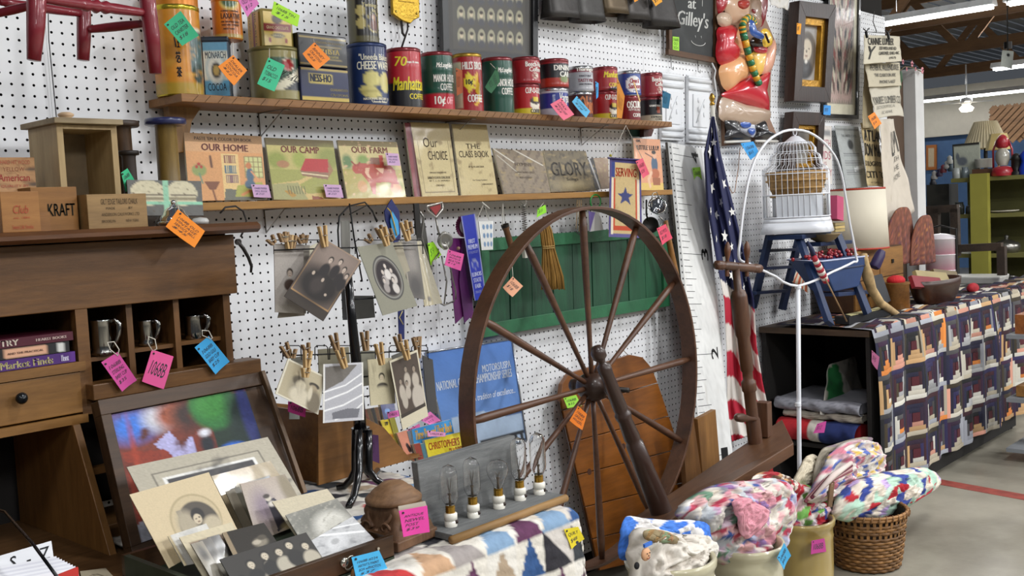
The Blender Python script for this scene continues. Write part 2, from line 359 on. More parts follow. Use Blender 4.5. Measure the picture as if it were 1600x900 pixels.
# ================================================================ SHELVES
SW1, SW2 = wood('a8743c', '7d5428', 'x', .5, 9), wood('be8a3e', '94662a', 'x', .5, 7)
Z1 = at(282, 145.5, .16).z; Z2 = at(425, 313.5, .14).z
def shelf(x0, x1, dep, z, m, lab, marks):
    t = thing('wall_shelf', lab, 'shelf', ((x0+x1)/2, -dep/2, z-.02))
    M().bb(x0, x1, -dep, -.001, z-.02, z).build('board', m, t, bevel=.0015)
    if marks:
        b = M(); x = x0+.03
        while x < x1-.02: b.beam((x, -dep-.0004, z-.018), (x+.016, -dep-.0004, z-.003), .0008, .0014, (0, -1, 0)); x += .034+.01*math.sin(x*9)
        o = b.build('saw_marks', mt('4d3014', .8), t); o['kind'] = 'stuff'
    return t
s1 = shelf(1.365, 3.506, .16, Z1, SW1, 'upper pine wall shelf carrying the old coffee cans and tins', 1)
s2 = shelf(1.30, at(1051, 300, .14).x, .14, Z2, SW2, 'lower pine wall shelf carrying the picture books', 0)
def bracket(t, x, z, dep):
    b = M(); wm = (.0022)
    b.tube([(x, -.003, z-.021), (x, -dep+.03, z-.022), (x, -.006, z-.085), (x, -.003, z-.021)], wm, 6)
    b.tube([(x, -dep+.03, z-.022), (x+.02, -dep+.03, z-.022)], wm, 6); b.build('wire_bracket', mt('a8a6a0', .35, .9), t)
for px in (403, 695, 905): bracket(s1, at(px, 180, 0).x, Z1, .15)
for px in (413,): bracket(s2, at(px, 350, 0).x, Z2, .13)
# ---------------------------------------------------------------- tins and cans
GOLD = mt('b08d3a', .35, .8); RIMR = mt('7c1f26', .3, .35, coat=.5); SILV = mt('b9b9bb', .25, .9); CHROME = mt('e8e8ea', .06, 1, var=.01)
def can(lab, xl, xr, yb, yt, D, col, ops=(), texts=(), z=None, rim=None, lid=None, ribs=(), name='coffee_can', group='old coffee cans on the upper shelf', rough=.32, facing=-.34, tall=None, jar=False):
    xc = (xl+xr)/2; p = at(xc, yb, D); z = Z1 if z is None else z; k = mpp(p); r = (xr-xl)/2*k*.985
    c = V((p.x, p.y, z)); h = (at(xc, yt, D).z-z) if tall is None else tall
    t = thing(name, lab, 'can', c, group)
    pf = [(r*.97, 0), (r, .003)]
    for q in ribs: pf += [(r, h*q-.004), (r*1.018, h*q), (r, h*q+.004)]
    pf += [(r, h-.012), (r*1.03, h-.010), (r*1.03, h-.001), (r*.99, h)]
    M().lathe(pf, c, n=36).build('body', rim or RIMR, t)
    M().lathe([(r*.94, h-.006), (r*.95, h+.0015), (.001, h+.0012)], c, n=32).build('lid', lid or rim or RIMR, t)
    rr = r+.0008
    def f(u, v):
        a = -PI/2+facing+(u-.5)*2*PI; vv = h*(1-v)*.93+.003; k2 = 1
        for q in ribs: k2 += .018*max(0, 1-abs(vv-h*q)/.004)
        return c+V((rr*math.cos(a)*k2, rr*math.sin(a)*k2, vv))
    def nf(u, v): a = -PI/2+facing+(u-.5)*2*PI; return V((math.cos(a), math.sin(a), 0))
    M().grid(f, 48, 26, paint(48, 26, col, ops, .02)).build('printed_label', pr(rough, .35), t)
    if texts: b = M(); text(b, f, nf, texts, .0007); b.build('lettering', pr(.4), t)
    return t, c, h, r
RED, GRN = 'a81a22', '0f4a38'
WT = 'f2efe6'
def TT(s, u0, v0, u1, v1, c=WT, sh=0, w=.0015): return (s, u0, v0, u1, v1, c, sh, 0, w)
can('red and black coffee can with slanted yellow lettering and a yellow 70', 606, 661, 163, 79, .085, '1c1a1c', [('r', 0, 0, 1, .56, 'b5202a')], [('70', .36, .10, .47, .27, 'e3d02c', 0, .1, .003), TT('Manhattan', .33, .46, .66, .70, 'e3d02c', .25, .003), TT('COFFEE', .48, .76, .66, .86, 'e3d02c'), TT('cups & extra', .47, .18, .60, .23)], ribs=(.36, .68))
for xl, xr, yb, yt, lab in ((660, 711, 168, 85, 'green coffee can with a red band reading 10 cents off'), (756, 804, 173, 93, 'green coffee can with a dark green tag hanging on it')):
    first = xl == 660
    can(lab, xl, xr, yb, yt, .085, GRN, [('r', 0, .70, 1, 1, 'bb2030')] if first else [], [TT("McLaughlin's", .43, .14, .62, .26, WT, .3), TT('MANOR HOUSE', .40, .36, .64, .50), TT('COFFEE', .46, .53, .60, .66)]+([TT('10¢', .40, .76, .50, .95, WT, 0, .003), TT('OFF', .52, .77, .60, .91, 'f0a8ae', .3, .003)] if first else []), ribs=(.33, .70))
def star(cx, cy, r0, r1, n, ax=1): return [(cx+(r1 if i % 2 else r0)*ax*math.cos(PI*i/n), cy+(r1 if i % 2 else r0)*math.sin(PI*i/n)) for i in range(2*n)]
can('tall red coffee can with a yellow starburst and a walking figure', 710, 756, 170, 87, .085, 'a01820', [('r', .25, .08, .36, .95, 'cfc6a8'), ('p', star(.445, .48, .20, .14, 11, .36), 'e6cf2e'), ('p', [(.50, .35), (.54, .30), (.56, .35), (.57, .80), (.53, .9), (.48, .9), (.53, .8)], 'e3b93a')], [TT('HILLS BROS', .38, .10, .62, .24, WT, 0, .002), TT('10¢', .41, .42, .48, .54, '18140c', 0, .003), TT('COFFEE', .42, .70, .60, .84, WT, 0, .002)], rim=GOLD, ribs=(.2, .8))
beech = ([('e', .535, .72, .035, .13, 'd8cdb8', .1), ('e', .535, .72, .024, .09, '8c1c22', .1), ('e', .535, .72, .012, .04, 'd8cdb8')], [TT('Beech-Nut', .42, .16, .66, .36, WT, 0, .002), TT('Coffee', .46, .38, .62, .56, WT, 0, .002)])
cupo = ([('r', 0, .78, 1, 1, 'dcc22a'), ('e', .55, .56, .085, .17, '2c1610', .05), ('p', [(.465, .6), (.635, .6), (.60, .95), (.50, .95)], 'ece4d0'), ('e', .55, .56, .07, .10, '2c1610', .05), ('r', .52, .40, .60, .56, 'dcc22a')], [TT('CUP-O-GOLD', .42, .08, .66, .28, WT, 0, .002), TT('COFFEE', .47, .82, .62, .96, '1c1a10', 0, .002)])
def pair(lu, ll, xl, xr, yb, ym, yt, up, lo, D=.085):
    t, c, h, r = can(ll, xl, xr, yb, ym, D, *lo[:3], rim=lo[3] if len(lo) > 3 else None, ribs=(.9,))
    can(lu, xl-1, xr+1, ym, yt, D, *up[:3], z=c.z+h+.002, rim=up[3] if len(up) > 3 else None, ribs=(.1,))
pair('plain red coffee can with white lettering beside the second green can, stacked on top', 'red coffee can with yellow band and cup, lower one beside the green can', 801, 844, 174, 134, 92, ('9e1a22', *beech), ('b3161c', *cupo))
pair('black-labelled red coffee can with big white capitals, stacked over a blue one', 'blue and white coffee can under the black-labelled can', 844, 889, 179, 140, 95, ('14161a', [('r', 0, .68, .62, 1, 'a8301f'), ('r', 0, 0, 1, .14, '8c1c22'), ('e', .54, .72, .06, .14, '7d8a54')], [TT('DINING', .42, .20, .66, .40, WT, 0, .003), TT('CAR', .48, .44, .62, .64, WT, 0, .003)]), ('24348c', [('r', 0, 0, 1, .12, 'c8c8d0'), ('r', 0, .72, 1, 1, 'b9bccb')], [TT('Vargas', .48, .15, .64, .6, WT, .2, .002), TT('COFFEE', .40, .2, .43, .6, 'a9b4d8')], SILV))
pair('silver can with dark red band and red capitals, stacked on top', 'brown coffee can with orange letters under the silver can', 889, 927, 182, 146, 106, ('a9a9ae', [('r', 0, 0, 1, .22, '7a2030')], [TT('Tharinger', .36, .02, .62, .22, WT, 0, .003), TT('FANCY BEST', .40, .34, .56, .42, '3a3440'), TT('TASTY MIX', .38, .50, .60, .64, '7a2030', 0, .002), TT('CHOICE PACKED NUTS', .39, .70, .58, .76, '3a3440')], SILV), ('50201a', [('e', .45, .5, .08, .4, '2c1612')], [TT('Ohio', .40, .12, .62, .85, 'c8703a', 0, .004)], SILV))
pair('small red coffee can with slanted yellow lettering, stacked on top', 'red cup coffee can with yellow band, under the small yellow-lettered can', 926, 965, 184, 145, 107, ('9e1a22', [('p', [(.40, 1), (.7, .7), (.7, 1)], '1a1618')], [TT('Manhattan', .40, .18, .68, .45, 'e3d02c', .25, .003), TT('COFFEE', .46, .68, .64, .86, 'e3d02c', 0, .002)]), ('a81a20', *cupo))
pair('blue can with a white oval, stacked over a dark red can', 'dark red can with white slanted lettering under the blue can', 966, 1001, 188, 152, 113, ('2c4690', [('e', .48, .55, .12, .36, 'eceaea', .02)], [TT('Chase &', .42, .3, .56, .5, 'a0283a', 0, .003), TT('Sanborn', .40, .52, .60, .74, 'a0283a', 0, .003), TT('COFFEE', .46, .80, .56, .88, '2c4690')], SILV), ('7c161c', [], [TT('OSCURO', .38, .18, .64, .48, WT, 0, .004), ('NEW RICHNESS', .40, .5, .62, .60, WT, 0, .15, 0), TT('COFFEE', .46, .70, .62, .86, WT, 0, .002)]))
pair('plain red coffee can at the right shelf end, stacked on top', 'black and cream coffee can at the shelf end, lower one', 1001, 1035, 189, 154, 116, ('962028', *beech), ('1b1b1f', [('r', 0, .72, 1, 1, 'b8ae98'), ('r', .49, .35, .56, .65, 'a85038')], [TT('GOURMET BLEND', .38, .28, .56, .36), TT('ESPRESSO', .40, .76, .60, .84, '18140c', 0, .002), TT('COFFEE', .46, .86, .60, .94, '18140c')]))
# yellow tea tin
t, c, h, r = can('tall golden tea tin with dark painted characters beside the red chair', 246, 318, 143, 14, .085, 'cf8620', [('r', 0, .88, 1, 1, 'b0902c'), ('r', .55, .22, .70, .80, 'd9d6c0'), ('r', .56, .235, .69, .785, '3e5a58'), ('e', .62, .75, .06, .12, '243c34'), ('b', 'dca03a', 5, .62)]+[('e', .53, .3+i*.09, .008, .02, 'f0e2b0') for i in range(6)], name='tea_tin', rim=mt('c7b13c', .25, .85), group=None, rough=.35)
z = c.z
def glyph(cx, cy, s, k, base, seed):
    st = [[((-1, -.9), (-.5, .9)), ((-.7, 0), (-.7, 1)), ((-.1, -.8), (.9, -.8)), ((.4, -.8), (.4, .9)), ((-.1, .0), (.9, 0)), ((-.2, .95), (1, .95))], [((-.9, -.7), (.9, -.7)), ((-.4, -1), (-.4, -.5)), ((.4, -1), (.4, -.5)), ((-.3, -.4), (-.9, .3)), ((-.3, -.2), (.6, -.2)), ((.6, -.2), (-.7, .9)), ((-.3, .3), (.7, .3)), ((-.3, .3), (-.3, 1)), ((.7, .3), (.7, 1)), ((-.3, 1), (.7, 1))], [((-.9, -.7), (.9, -.7)), ((-.4, -1), (-.4, -.5)), ((.4, -1), (.4, -.5)), ((0, -.5), (-.9, .2)), ((0, -.5), (.9, .2)), ((-.6, .2), (.6, .2)), ((0, -.1), (0, 1)), ((-.2, .4), (-.7, .9)), ((.2, .4), (.7, .9))]][seed]
    b = M(); cr = c
    for (x0, y0), (x1, y1) in st:
        pts = []
        for q in range(4):
            x, y = x0+(x1-x0)*q/3, y0+(y1-y0)*q/3; a = base+(cx+x*s*.5)/r; pts.append(cr+V(((r+.0012)*math.cos(a), (r+.0012)*math.sin(a), h*(1-cy)-y*s)))
        b.tube(pts, [.0013, .0018, .0014, .0009], 5)
    b.build('painted_character', mt('16141c', .5), t)
for i in range(3): glyph(0, .42+i*.165, .0128, 1, -PI/2-.52, i)
M().lathe([(r*1.0, 0), (r*1.0, .06), (r*1.01, .062)], c+V((0, 0, h)), n=32).build('cap', mt('c77a22', .3, .3), t)
# box tins
def tinbox(lab, name, c, w_, d_, h, ang, front, side=None, body='2b2b30', round_=.004, metal=.3, group=None, cat='tin', rough=.35, lid=None):
    c = V(c); R = Matrix.Rotation(ang, 3, 'Z'); t = thing(name, lab, cat, c, group)
    M().box(c+V((0, 0, h/2)), (w_, d_, h), R).build('body', mt(body, rough, metal), t, bevel=round_)
    if lid: M().box(c+V((0, 0, h-.006)), (w_+.004, d_+.004, .014), R).build('lid', mt(lid, rough, metal), t, bevel=round_)
    i = round_*.8; hh = h-.014 if lid else h-i
    def face(o, ux, spec, nm):
        bg, ops, texts = spec; n = V((ux.y, -ux.x, 0))
        f = lambda u, v: o+ux*u+V((0, 0, i+(hh-i)*(1-v)))+n*.0012
        M().grid(f, 22, 22, paint(22, 22, bg, ops, .03)).build(nm, pr(rough, .3), t)
        if texts: b = M(); text(b, f, n, texts, .0008); b.build('lettering', pr(.4), t)
    face(c+R@V((-w_/2+i, -d_/2, 0)), R@V((w_-2*i, 0, 0)), front, 'front_label') if front else 0
    if side: face(c+R@V((-w_/2, d_/2-i, 0)), R@V((0, -(d_-2*i), 0)), side, 'side_label')
    return t
# ---- rectangular tins on the upper shelf
def zt(px, py, D): return at(px, py, D).z
p = at(357, 146, .145); hM = zt(357, 57, .145)-Z1
coc = lambda m: ('d0d2c4', [('r', 0, 0, 1, .16, '5f94b0'), ('r', 0, .72, 1, 1, '5a9cc0'), ('e', .5, .5, .42, .28, '8fb4c0'), ('e', .5, .5, .36, .26, 'd8d8cc'), ('e', .5, .52, .2, .15, '2b2a2c'), ('e', .5, .52, .13, .1, 'b09450')], [TT('MONARCH', .08, .17, .92, .30, '24364e', 0, .004), TT('COCOA', .12, .76, .88, .90, '1c2c40', 0, .004)])
tinbox('blue and white cocoa tin with an oval portrait and dark lid', 'cocoa_tin', (p.x+.003, p.y+.047, Z1), .066, .066, hM, -PI/4+.12, coc(0), coc(1), '41505e', lid='26303c')
zc = Z1+hM
can('orange laxative tin standing on the blue cocoa tin', 334, 379, 57, 0, .085, 'd0761c', [('r', 0, .90, 1, 1, 'c0a050'), ('e', .5, .08, .11, .22, 'd8c468'), ('e', .5, .05, .09, .18, '3a5a3a')], [TT('LAXATIVE', .40, .38, .62, .52, '3a1c0c', 0, .002), TT('A SWEET CHEWABLE', .40, .30, .60, .34, '4a240c'), TT('FOR THE WHOLE FAMILY', .40, .58, .60, .62, '4a240c'), TT('TAKE ONE AT NIGHT', .40, .66, .60, .70, '4a240c'), TT('NEW YORK', .42, .76, .54, .80, '4a240c')], z=zc+.001, name='laxative_tin', group=None, rim=mt('c7751f', .35, .4))
p = at(430, 150, .13); hH = zt(430, 78, .13)-Z1
can('olive green and gold half and half tobacco tin', 393, 470, 150, 78, .088, '8d8350', [('r', .42, .18, 1, .82, '24482f'), ('p', [(.42, .82), (.42, .78), (.66, .35), (.70, .28), (.70, .55), (.52, .82)], 'd9d2b8'), ('p', [(.50, .82), (.70, .5), (.70, .82)], '22262c'), ('e', .55, .32, .045, .13, 'd8c8b0', .05), ('e', .55, .32, .037, .11, 'a02c30', .05)], [('HALF - AND', .45, .48, .66, .62, '14140f', 0, .55, .002)], name='tobacco_tin', group=None, rim=mt('7b7446', .4, .5))
pb = at(436, 77, .13)
tinbox('square yellow chocolate tin with a dark red band, atop the olive tin', 'chocolate_tin', (pb.x+.006, -.088, Z1+hH), .098, .085, zt(432, 13, .13)-Z1-hH, -.16,
 ('cdb056', [('r', 0, .34, 1, .56, '7c1c26'), ('e', .5, .2, .2, .14, '3a2a1a'), ('e', .5, .68, .25, .06, '5a5038'), ('e', .2, .82, .06, .06, '8c2a20'), ('e', .8, .82, .06, .06, '8c2a20')], [TT('GRAND CHOCOLATE', .1, .41, .9, .5, 'd9c8a0', 0, 0), TT('GHIRARDELLI', .3, .65, .7, .71, 'e0d0a0', 0, 0)]),
 ('cfa83a', [('r', .42, 0, .62, 1, '7c1c26')], [('GHIRARDELLI', -.1, .45, 1.5-.0, .57, '2b1a10', 0, PI/2), ('SAN FRANCISCO', -.42, .46, .78, .56, '2b1a10', 0, PI/2)]), '8a7a3a', .012, .2)
pw = at(508, 155, .15); xL = at(471, 152, .15).x; xR = at(547, 156, .15).x; zm = zt(508, 106, .15); zu = zt(508, 55, .15)
gl = ('1a2148', [('r', 0, 0, 1, .05, 'b09a50'), ('r', 0, .9, 1, 1, 'c0a850'), ('r', .16, .14, .66, .46, 'b7a450')], [TT('NESS-HO', .19, .18, .63, .42, '151a30', 0, .01), TT('GUARANTEED', .60, .6, .98, .68, 'b9a860'), TT('CRAYONS', .60, .76, .98, .84, 'b9a860')])
tinbox('dark blue crayon tin with a gold name plate, lower of two', 'crayon_tin', ((xL+xR)/2, -.09, Z1), xR-xL, .12, zm-Z1, 0, gl, ('151a3a', [], []), '1a1f40')
tinbox('black crayon tin with gold lines stacked on the blue crayon tin', 'crayon_tin', ((xL+xR)/2, -.09, zm+.001), xR-xL, .12, zu-zm, 0, ('18181a', [('r', 0, .08, 1, .11, 'a08a48'), ('r', 0, .93, 1, .97, 'a08a48'), ('r', .3, .34, .9, .80, '8a7844'), ('r', .32, .37, .88, .77, '18181a')], [TT('ARTISTA', .36, .42, .84, .60, 'c8b060', 0, .005), TT('WATER COLOR CRAYONS', .38, .64, .82, .72, 'b9a860'), TT('KNOWN IN SCHOOLS', .35, .2, .95, .27, 'a08a48')]), None, '17171a')
cw = can('dark blue oval wafer tin with pale crackers and white lettering', 546, 608, 160, 72, .088, '22345e', [('e', .475, .56, .07, .14, 'c8bc70', .04), ('e', .475, .56, .062, .12, 'd4c97e', .04), ('e', .60, .62, .06, .18, 'ccc076', .04), ('e', .44, .74, .07, .07, 'd0c47a', .04), ('e', .46, .80, .08, .06, 'b9ac66', .04), ('e', .48, .84, .08, .05, 'd0c47a', .04)], [TT('"Uneeda Bakers', .38, .13, .66, .24, 'e8e2cc', 0, .001), TT('CHEESE WAFERS', .36, .26, .70, .40, 'e8e2cc', 0, .002), TT('NATIONAL BISCUIT CO', .40, .88, .64, .92, 'd8d2bc'), TT('"Uneeda Bakers"', .46, .93, .62, .97, 'd8d2bc')], name='wafer_tin', group=None, rim=mt('27355c', .35, .4))
can('dark olive tea tin with gilt medallions standing on the wafer tin', 546, 593, 72, -2, .088, '5a5436', [('r', .36, .0, .64, .88, '201c18'), ('e', .42, .3, .05, .13, 'b8a868', .04), ('e', .42, .58, .05, .13, 'b8a868', .04), ('e', .57, .55, .085, .24, 'b8a868', .03), ('e', .57, .55, .075, .22, '303038', .03), ('e', .57, .45, .03, .07, 'b08a70'), ('e', .57, .62, .05, .12, '6a3c30')], [TT('Twinings', .44, .12, .62, .24, 'd9cc98', 0, .001), TT('TEA', .54, .26, .60, .32, 'd9cc98')], z=Z1+cw[2]+.002, name='tea_tin', group=None, rim=mt('6a6440', .35, .5))
# tags on the upper shelf
price_tag([(256, 38), (282, 17), (310, 56), (284, 72)], .19, '2fa878', 'green', 'stuck on the golden tea tin', ('OLD TEA', 'CANISTER', '$18'))
price_tag([(364, 86), (386, 110), (365, 134), (340, 104)], .2, 'f08c2a', 'orange', 'hanging before the blue cocoa tin', ('DEALER', 'MONARCH', 'COCOA', '$22'), [(364, 66, .17)])
price_tag([(368, -6), (396, -8), (404, 6), (386, 27)], .19, 'd878b8', 'pink', 'beside the orange laxative tin', ('OLD TIN', '$12'))
price_tag([(428, 2), (468, 24), (464, 42), (423, 22)], .2, 'a8e034', 'lime green', 'lying across the yellow chocolate tin', ('1068B TIN', '$15'))
price_tag([(419, 90), (445, 102), (428, 143), (401, 131)], .2, '3cb888', 'green', 'hanging on the olive tobacco tin', ('OLD', 'TOBACCO', '$15'), [(421, 76, .17)])
price_tag([(491, 66), (516, 92), (494, 110), (472, 84)], .2, 'f0882c', 'orange', 'hanging on the crayon tins', ('BINNEY', 'CRAYONS', '$25'), [(489, 61, .17)])
price_tag([(777, 103), (781, 128), (767, 146), (757, 136)], .17, '1f5a34', 'dark green', 'hanging on the green coffee can', ('1068B', '$22'), [(766, 99, .15)], dark='1c3c28')
price_tag([(712, 106), (722, 110), (722, 145), (713, 150)], .17, '9a4a1c', 'rust brown', 'between the green can and the starburst can', ('OLD',), dark='7a3814')
price_tag([(877, 153), (897, 179), (880, 188), (859, 163)], .2, 'e87088', 'pink', 'hanging over the shelf edge under the black-labelled can', ('MAX', 'HOUSE', '$25'))
price_tag([(901, 150), (922, 174), (915, 184), (893, 159)], .2, '5cb4e0', 'light blue', 'hanging over the shelf edge under the silver can', ('COFFEE', '$28'))
price_tag([(930, 127), (935, 130), (934, 152), (931, 156)], .18, '3f9cd8', 'thin blue', 'turned edge-on beside the small yellow-lettered red can', ('$9',))
price_tag([(964, 120), (976, 150), (971, 185), (963, 184)], .17, 'c9801e', 'amber', 'tall and turned between the red cup can and the blue can', ('1068B',), dark='a86818')
price_tag([(1035, 141), (1048, 147), (1044, 170), (1034, 168)], .15, '0f5c7c', 'deep teal blue', 'at the shelf end past the black coffee can', ('OLD',), dark='0c4860')
M().beam(at(990, 128, .17), at(1000, 159, .17), .002, .006).build('paper_strip', mt('e8c488', .8))
tag(bpy.data.objects['paper_strip'], 'thin cream paper strip leaning before the blue oval can', 'paper strip')
# carved bracket under the left end of the shelf
b = M(); pts = [(262, 158), (320, 158), (312, 172), (300, 190), (296, 215), (290, 238), (266, 240), (268, 215), (266, 185)]
b.prism([at(x, y, .06) for x, y in pts], (0, .03, 0)); o = b.build('shelf_bracket', wood('a87a3c', '7b5526', 'z', .5, 9), bevel=.002); tag(o, 'curved pine bracket under the left end of the upper shelf', 'bracket')
# ================================================================ LOWER SHELF: books and booklets
def book(lab, px, D, lean, bg, ops, texts, th=.006, res=(90, 90), side=None, coat=.35, name='picture_book', group=None, cat='book', stand=True, noise=.05, seed=3):
    (a, b_, c, d) = px; top, bot = D-lean, D
    cor = [at(*a, top), at(*b_, top), at(*c, bot), at(*d, bot)]
    return card(name, lab, cat, cor, th, bg, ops, texts, res, .5, coat, side or 'cfc7ae', group, noise, seed=seed)
tree = lambda x, y, s: [('e', x, y, s, s*1.1, '6a7a34', .4), ('e', x-.03, y-.03, s*.6, s*.6, '9aa048', .5)]
book('picture book titled OUR HOME with a room, bookcase and child', [(287, 207), (408, 213), (417, 312), (296, 314)], .09, .03, 'd49a62',
 [('r', 0, 0, 1, .13, '9a7448'), ('r', 0, .13, 1, .27, 'd0a070'), ('r', .44, .3, .66, 1, 'e0bf80'), ('p', [(.44, 1), (.46, .83), (1, .85), (1, 1)], '6a6a5c'), ('p', [(.58, .95), (.62, .78), (.95, .72), (1, .9), (1, .96)], 'a8a850'), ('r', .47, .32, .63, .44, '8c5a48'), ('r', .47, .47, .63, .59, '506a78'), ('r', .48, .62, .64, .74, '7a5560'), ('r', .74, .33, .98, .66, 'c8c888')]+
 [('l', [(.5+.025*i, .33+.15*j), (.5+.025*i, .43+.15*j)], .004, 'e0c890') for i in range(6) for j in range(3)]+[('l', [(.74+.06*i, .33), (.74+.06*i, .66)], .006, '8c7a50') for i in range(5)]+[('l', [(.74, .33+.08*i), (.98, .33+.08*i)], .006, '8c7a50') for i in range(5)]+
 [('l', [(.30, .34), (.31, .5)], .015, '5c3420'), ('e', .15, .55, .09, .09, '8c9a58'), ('e', .12, .5, .02, .025, 'b03828'), ('e', .18, .5, .02, .025, 'b03828'), ('e', .15, .46, .02, .025, 'b03828'), ('p', [(.2, .72), (.4, .72), (.34, .84), (.26, .84)], '7c4a2c'), ('l', [(.3, .84), (.33, 1)], .012, '7c4a2c'), ('l', [(.15, .6), (.18, .74)], .01, '6c8a70'), ('e', .80, .62, .05, .12, '4c6478'), ('e', .79, .76, .07, .07, '4c6478'), ('e', .79, .47, .04, .05, 'c07848'), ('l', [(.82, .56), (.9, .68)], .012, 'd89868'), ('l', [(.78, .86), (.68, .92)], .02, 'd08a58')],
 [TT('OUR HOME', .2, .15, .8, .255, '6a3028', 0, .004), TT("PASTE 'EM & COLOR 'EM BOOK", .12, .05, .86, .10, '4a3020', 0, .001)], name='picture_book')
book('picture book titled OUR CAMP with a red-roofed cottage', [(414, 215), (520, 220), (533, 313), (428, 312)], .09, .03, '9c9c50',
 [('r', 0, 0, 1, .12, '6a5c34'), ('r', 0, .12, 1, .5, 'b9ad68'), ('e', .12, .36, .14, .14, '8c9440', .3), ('e', .45, .34, .1, .14, '98a048', .3), ('e', .9, .3, .2, .2, '8c9048', .4), ('e', .2, .42, .09, .06, 'a87850'), ('p', [(0, .75), (.4, .68), (.62, .56), (.66, .6), (.4, .75), (.5, .9), (1, .85), (1, 1), (0, 1)], 'c8b070'), ('p', [(0, .75), (.38, .72), (.5, 1), (0, 1)], 'a09c68'), ('p', [(.54, .32), (.88, .32), (.86, .54), (.44, .52)], 'b03030'), ('p', [(.44, .52), (.86, .54), (.84, .66), (.46, .60)], '8c6850'), ('p', [(.88, .33), (.94, .5), (.84, .64), (.86, .54)], '9c7450'), ('l', [(.46, .56), (.84, .6)], .01, 'e0d0a8'), ('p', [(.16, .86), (.24, .84), (.34, .93), (.26, .96)], 'b08838'), ('p', [(.56, .93), (.7, .95), (.75, 1), (.56, 1)], '8c4c30')]+[('l', [(.22+.04*i, .78), (.23+.04*i, .9)], .006, '5c5c3c') for i in range(7)], [TT('OUR CAMP', .2, .12, .76, .23, '7a3c30', 0, .004)], name='picture_book', seed=8)
book('picture book titled OUR FARM with a red spotted cow', [(527, 219), (620, 222), (635, 311), (543, 312)], .09, .03, 'aa9c50',
 [('r', 0, 0, 1, .10, '7a6a3c'), ('r', 0, .10, 1, .48, 'c2b47c'), ('e', .1, .36, .08, .12, '5c7a48', .3), ('e', .36, .34, .1, .1, '7c9448', .3), ('p', [(.42, .42), (.5, .28), (.66, .28), (.68, .46), (.42, .46)], '8c6858'), ('r', .64, .24, .70, .44, 'b03c2c'), ('e', .85, .78, .14, .1, '8c9048', .3), ('e', .85, .82, .1, .09, 'c89060', .1), ('e', .28, .78, .08, .1, 'c49058', .1), ('p', [(.2, .42), (.3, .38), (.82, .42), (.88, .5), (.9, .7), (.94, .74), (.84, .74), (.72, .7), (.52, .72), (.48, .92), (.43, .9), (.4, .72), (.3, .56), (.2, .56)], 'a8402c'), ('e', .23, .48, .07, .08, 'a8402c'), ('l', [(.17, .36), (.22, .42)], .012, '8c3020'), ('l', [(.3, .37), (.26, .42)], .012, '8c3020'), ('b', 'd8b088', 6, .68), ('p', [(.38, .46), (.45, .46), (.42, .56), (.46, .66), (.4, .62), (.36, .55)], 'd8b090'), ('p', [(.54, .46), (.7, .46), (.66, .56), (.6, .52)], 'd8b090'), ('l', [(.8, .7), (.78, .78)], .02, 'a8402c')],
 [TT('OUR FARM', .2, .10, .8, .21, '7a4030', 0, .004)], name='picture_book', seed=12)
for (x, y, wh) in ((392, 288, 'on the room picture book'), (505, 288, 'on the cottage picture book'), (602, 239, 'on the spotted cow picture book')):
    price_tag([(x, y), (x+27, y+1), (x+31, y+21), (x+4, y+20)] if y > 250 else [(x, y), (x+20, y+1), (x+23, y+20), (x+3, y+19)], .1, 'cda8cc', 'pale lilac', wh, ('1068B PAPER', 'DOLL BOOK', '$20'), dark='5a5a78')
def booklet(lab, px, D, lean, texts, bg='bfae7c', ops=(), spine=None, **k): return book(lab, px, D, lean, bg, [('b', '9a8658', 4, .6)]+list(ops), texts, name='old_booklet', cat='booklet', **k)
bd = lambda c: [('l', [(.1, .08), (.9, .08), (.92, .93), (.1, .93), (.1, .08)], .006, c)]
rb = lambda ws, c='4c3c24': [TT(s, a, b0, a+w_, b0+h_, c, 0, .001) for s, a, b0, w_, h_ in ws]
book('dark red cloth-spined songbook under the tan booklet cover', [(632, 192), (654, 192), (664, 309), (648, 310)], .085, .02, '5c1620', [('r', 0, 0, .3, 1, '7a2028')], [], name='red_booklet', cat='booklet')
booklet('tan booklet titled Our Choice in script, leaning on the wall', [(641, 191), (701, 193), (716, 307), (660, 309)], .09, .025, rb([('Our', .24, .2, .38, .13), ('CHOICE', .32, .38, .52, .12), ('ESPECIALLY DESIGNED FOR', .3, .66, .45, .02), ('SABBATH SCHOOL SONG BOOK', .22, .72, .62, .035), ('BY T. C. O. SAMUELS', .26, .77, .55, .02), ('CHICAGO', .42, .83, .22, .025)]), ops=bd('6b5834')+[('r', 0, 0, 1, .24, 'a08c58')])
booklet('tan booklet titled The Class Book', [(706, 194), (760, 195), (778, 305), (721, 307)], .09, .025, rb([('THE', .3, .27, .4, .07), ('CLASS BOOK', .08, .37, .84, .09), ('BY R. M. LINCOLN', .3, .58, .42, .025), ('For Young Teachers', .36, .77, .4, .025), ('CINCINNATI', .6, .83, .3, .02)]), ops=[('r', 0, 0, 1, .24, 'a08c58')])
booklet('grey-brown booklet in a crinkled clear sleeve', [(770, 232), (847, 236), (860, 301), (788, 303)], .085, .03, rb([('HYMNS', .36, .3, .34, .08), ('NEW AND OLD', .34, .5, .4, .04), ('REVISED', .4, .62, .26, .04)], '5a4a3a'), bg='85755e', ops=[('b', '6a5a48', 6, .5), ('l', [(0, .0), (.35, .3)], .012, 'cfcabc'), ('l', [(.4, .0), (.95, .35)], .012, 'cfcabc'), ('l', [(.05, .15), (.4, .55)], .008, 'b9b4a4')], coat=1)  # pale lines are glints of the crinkled sleeve, painted into the cover
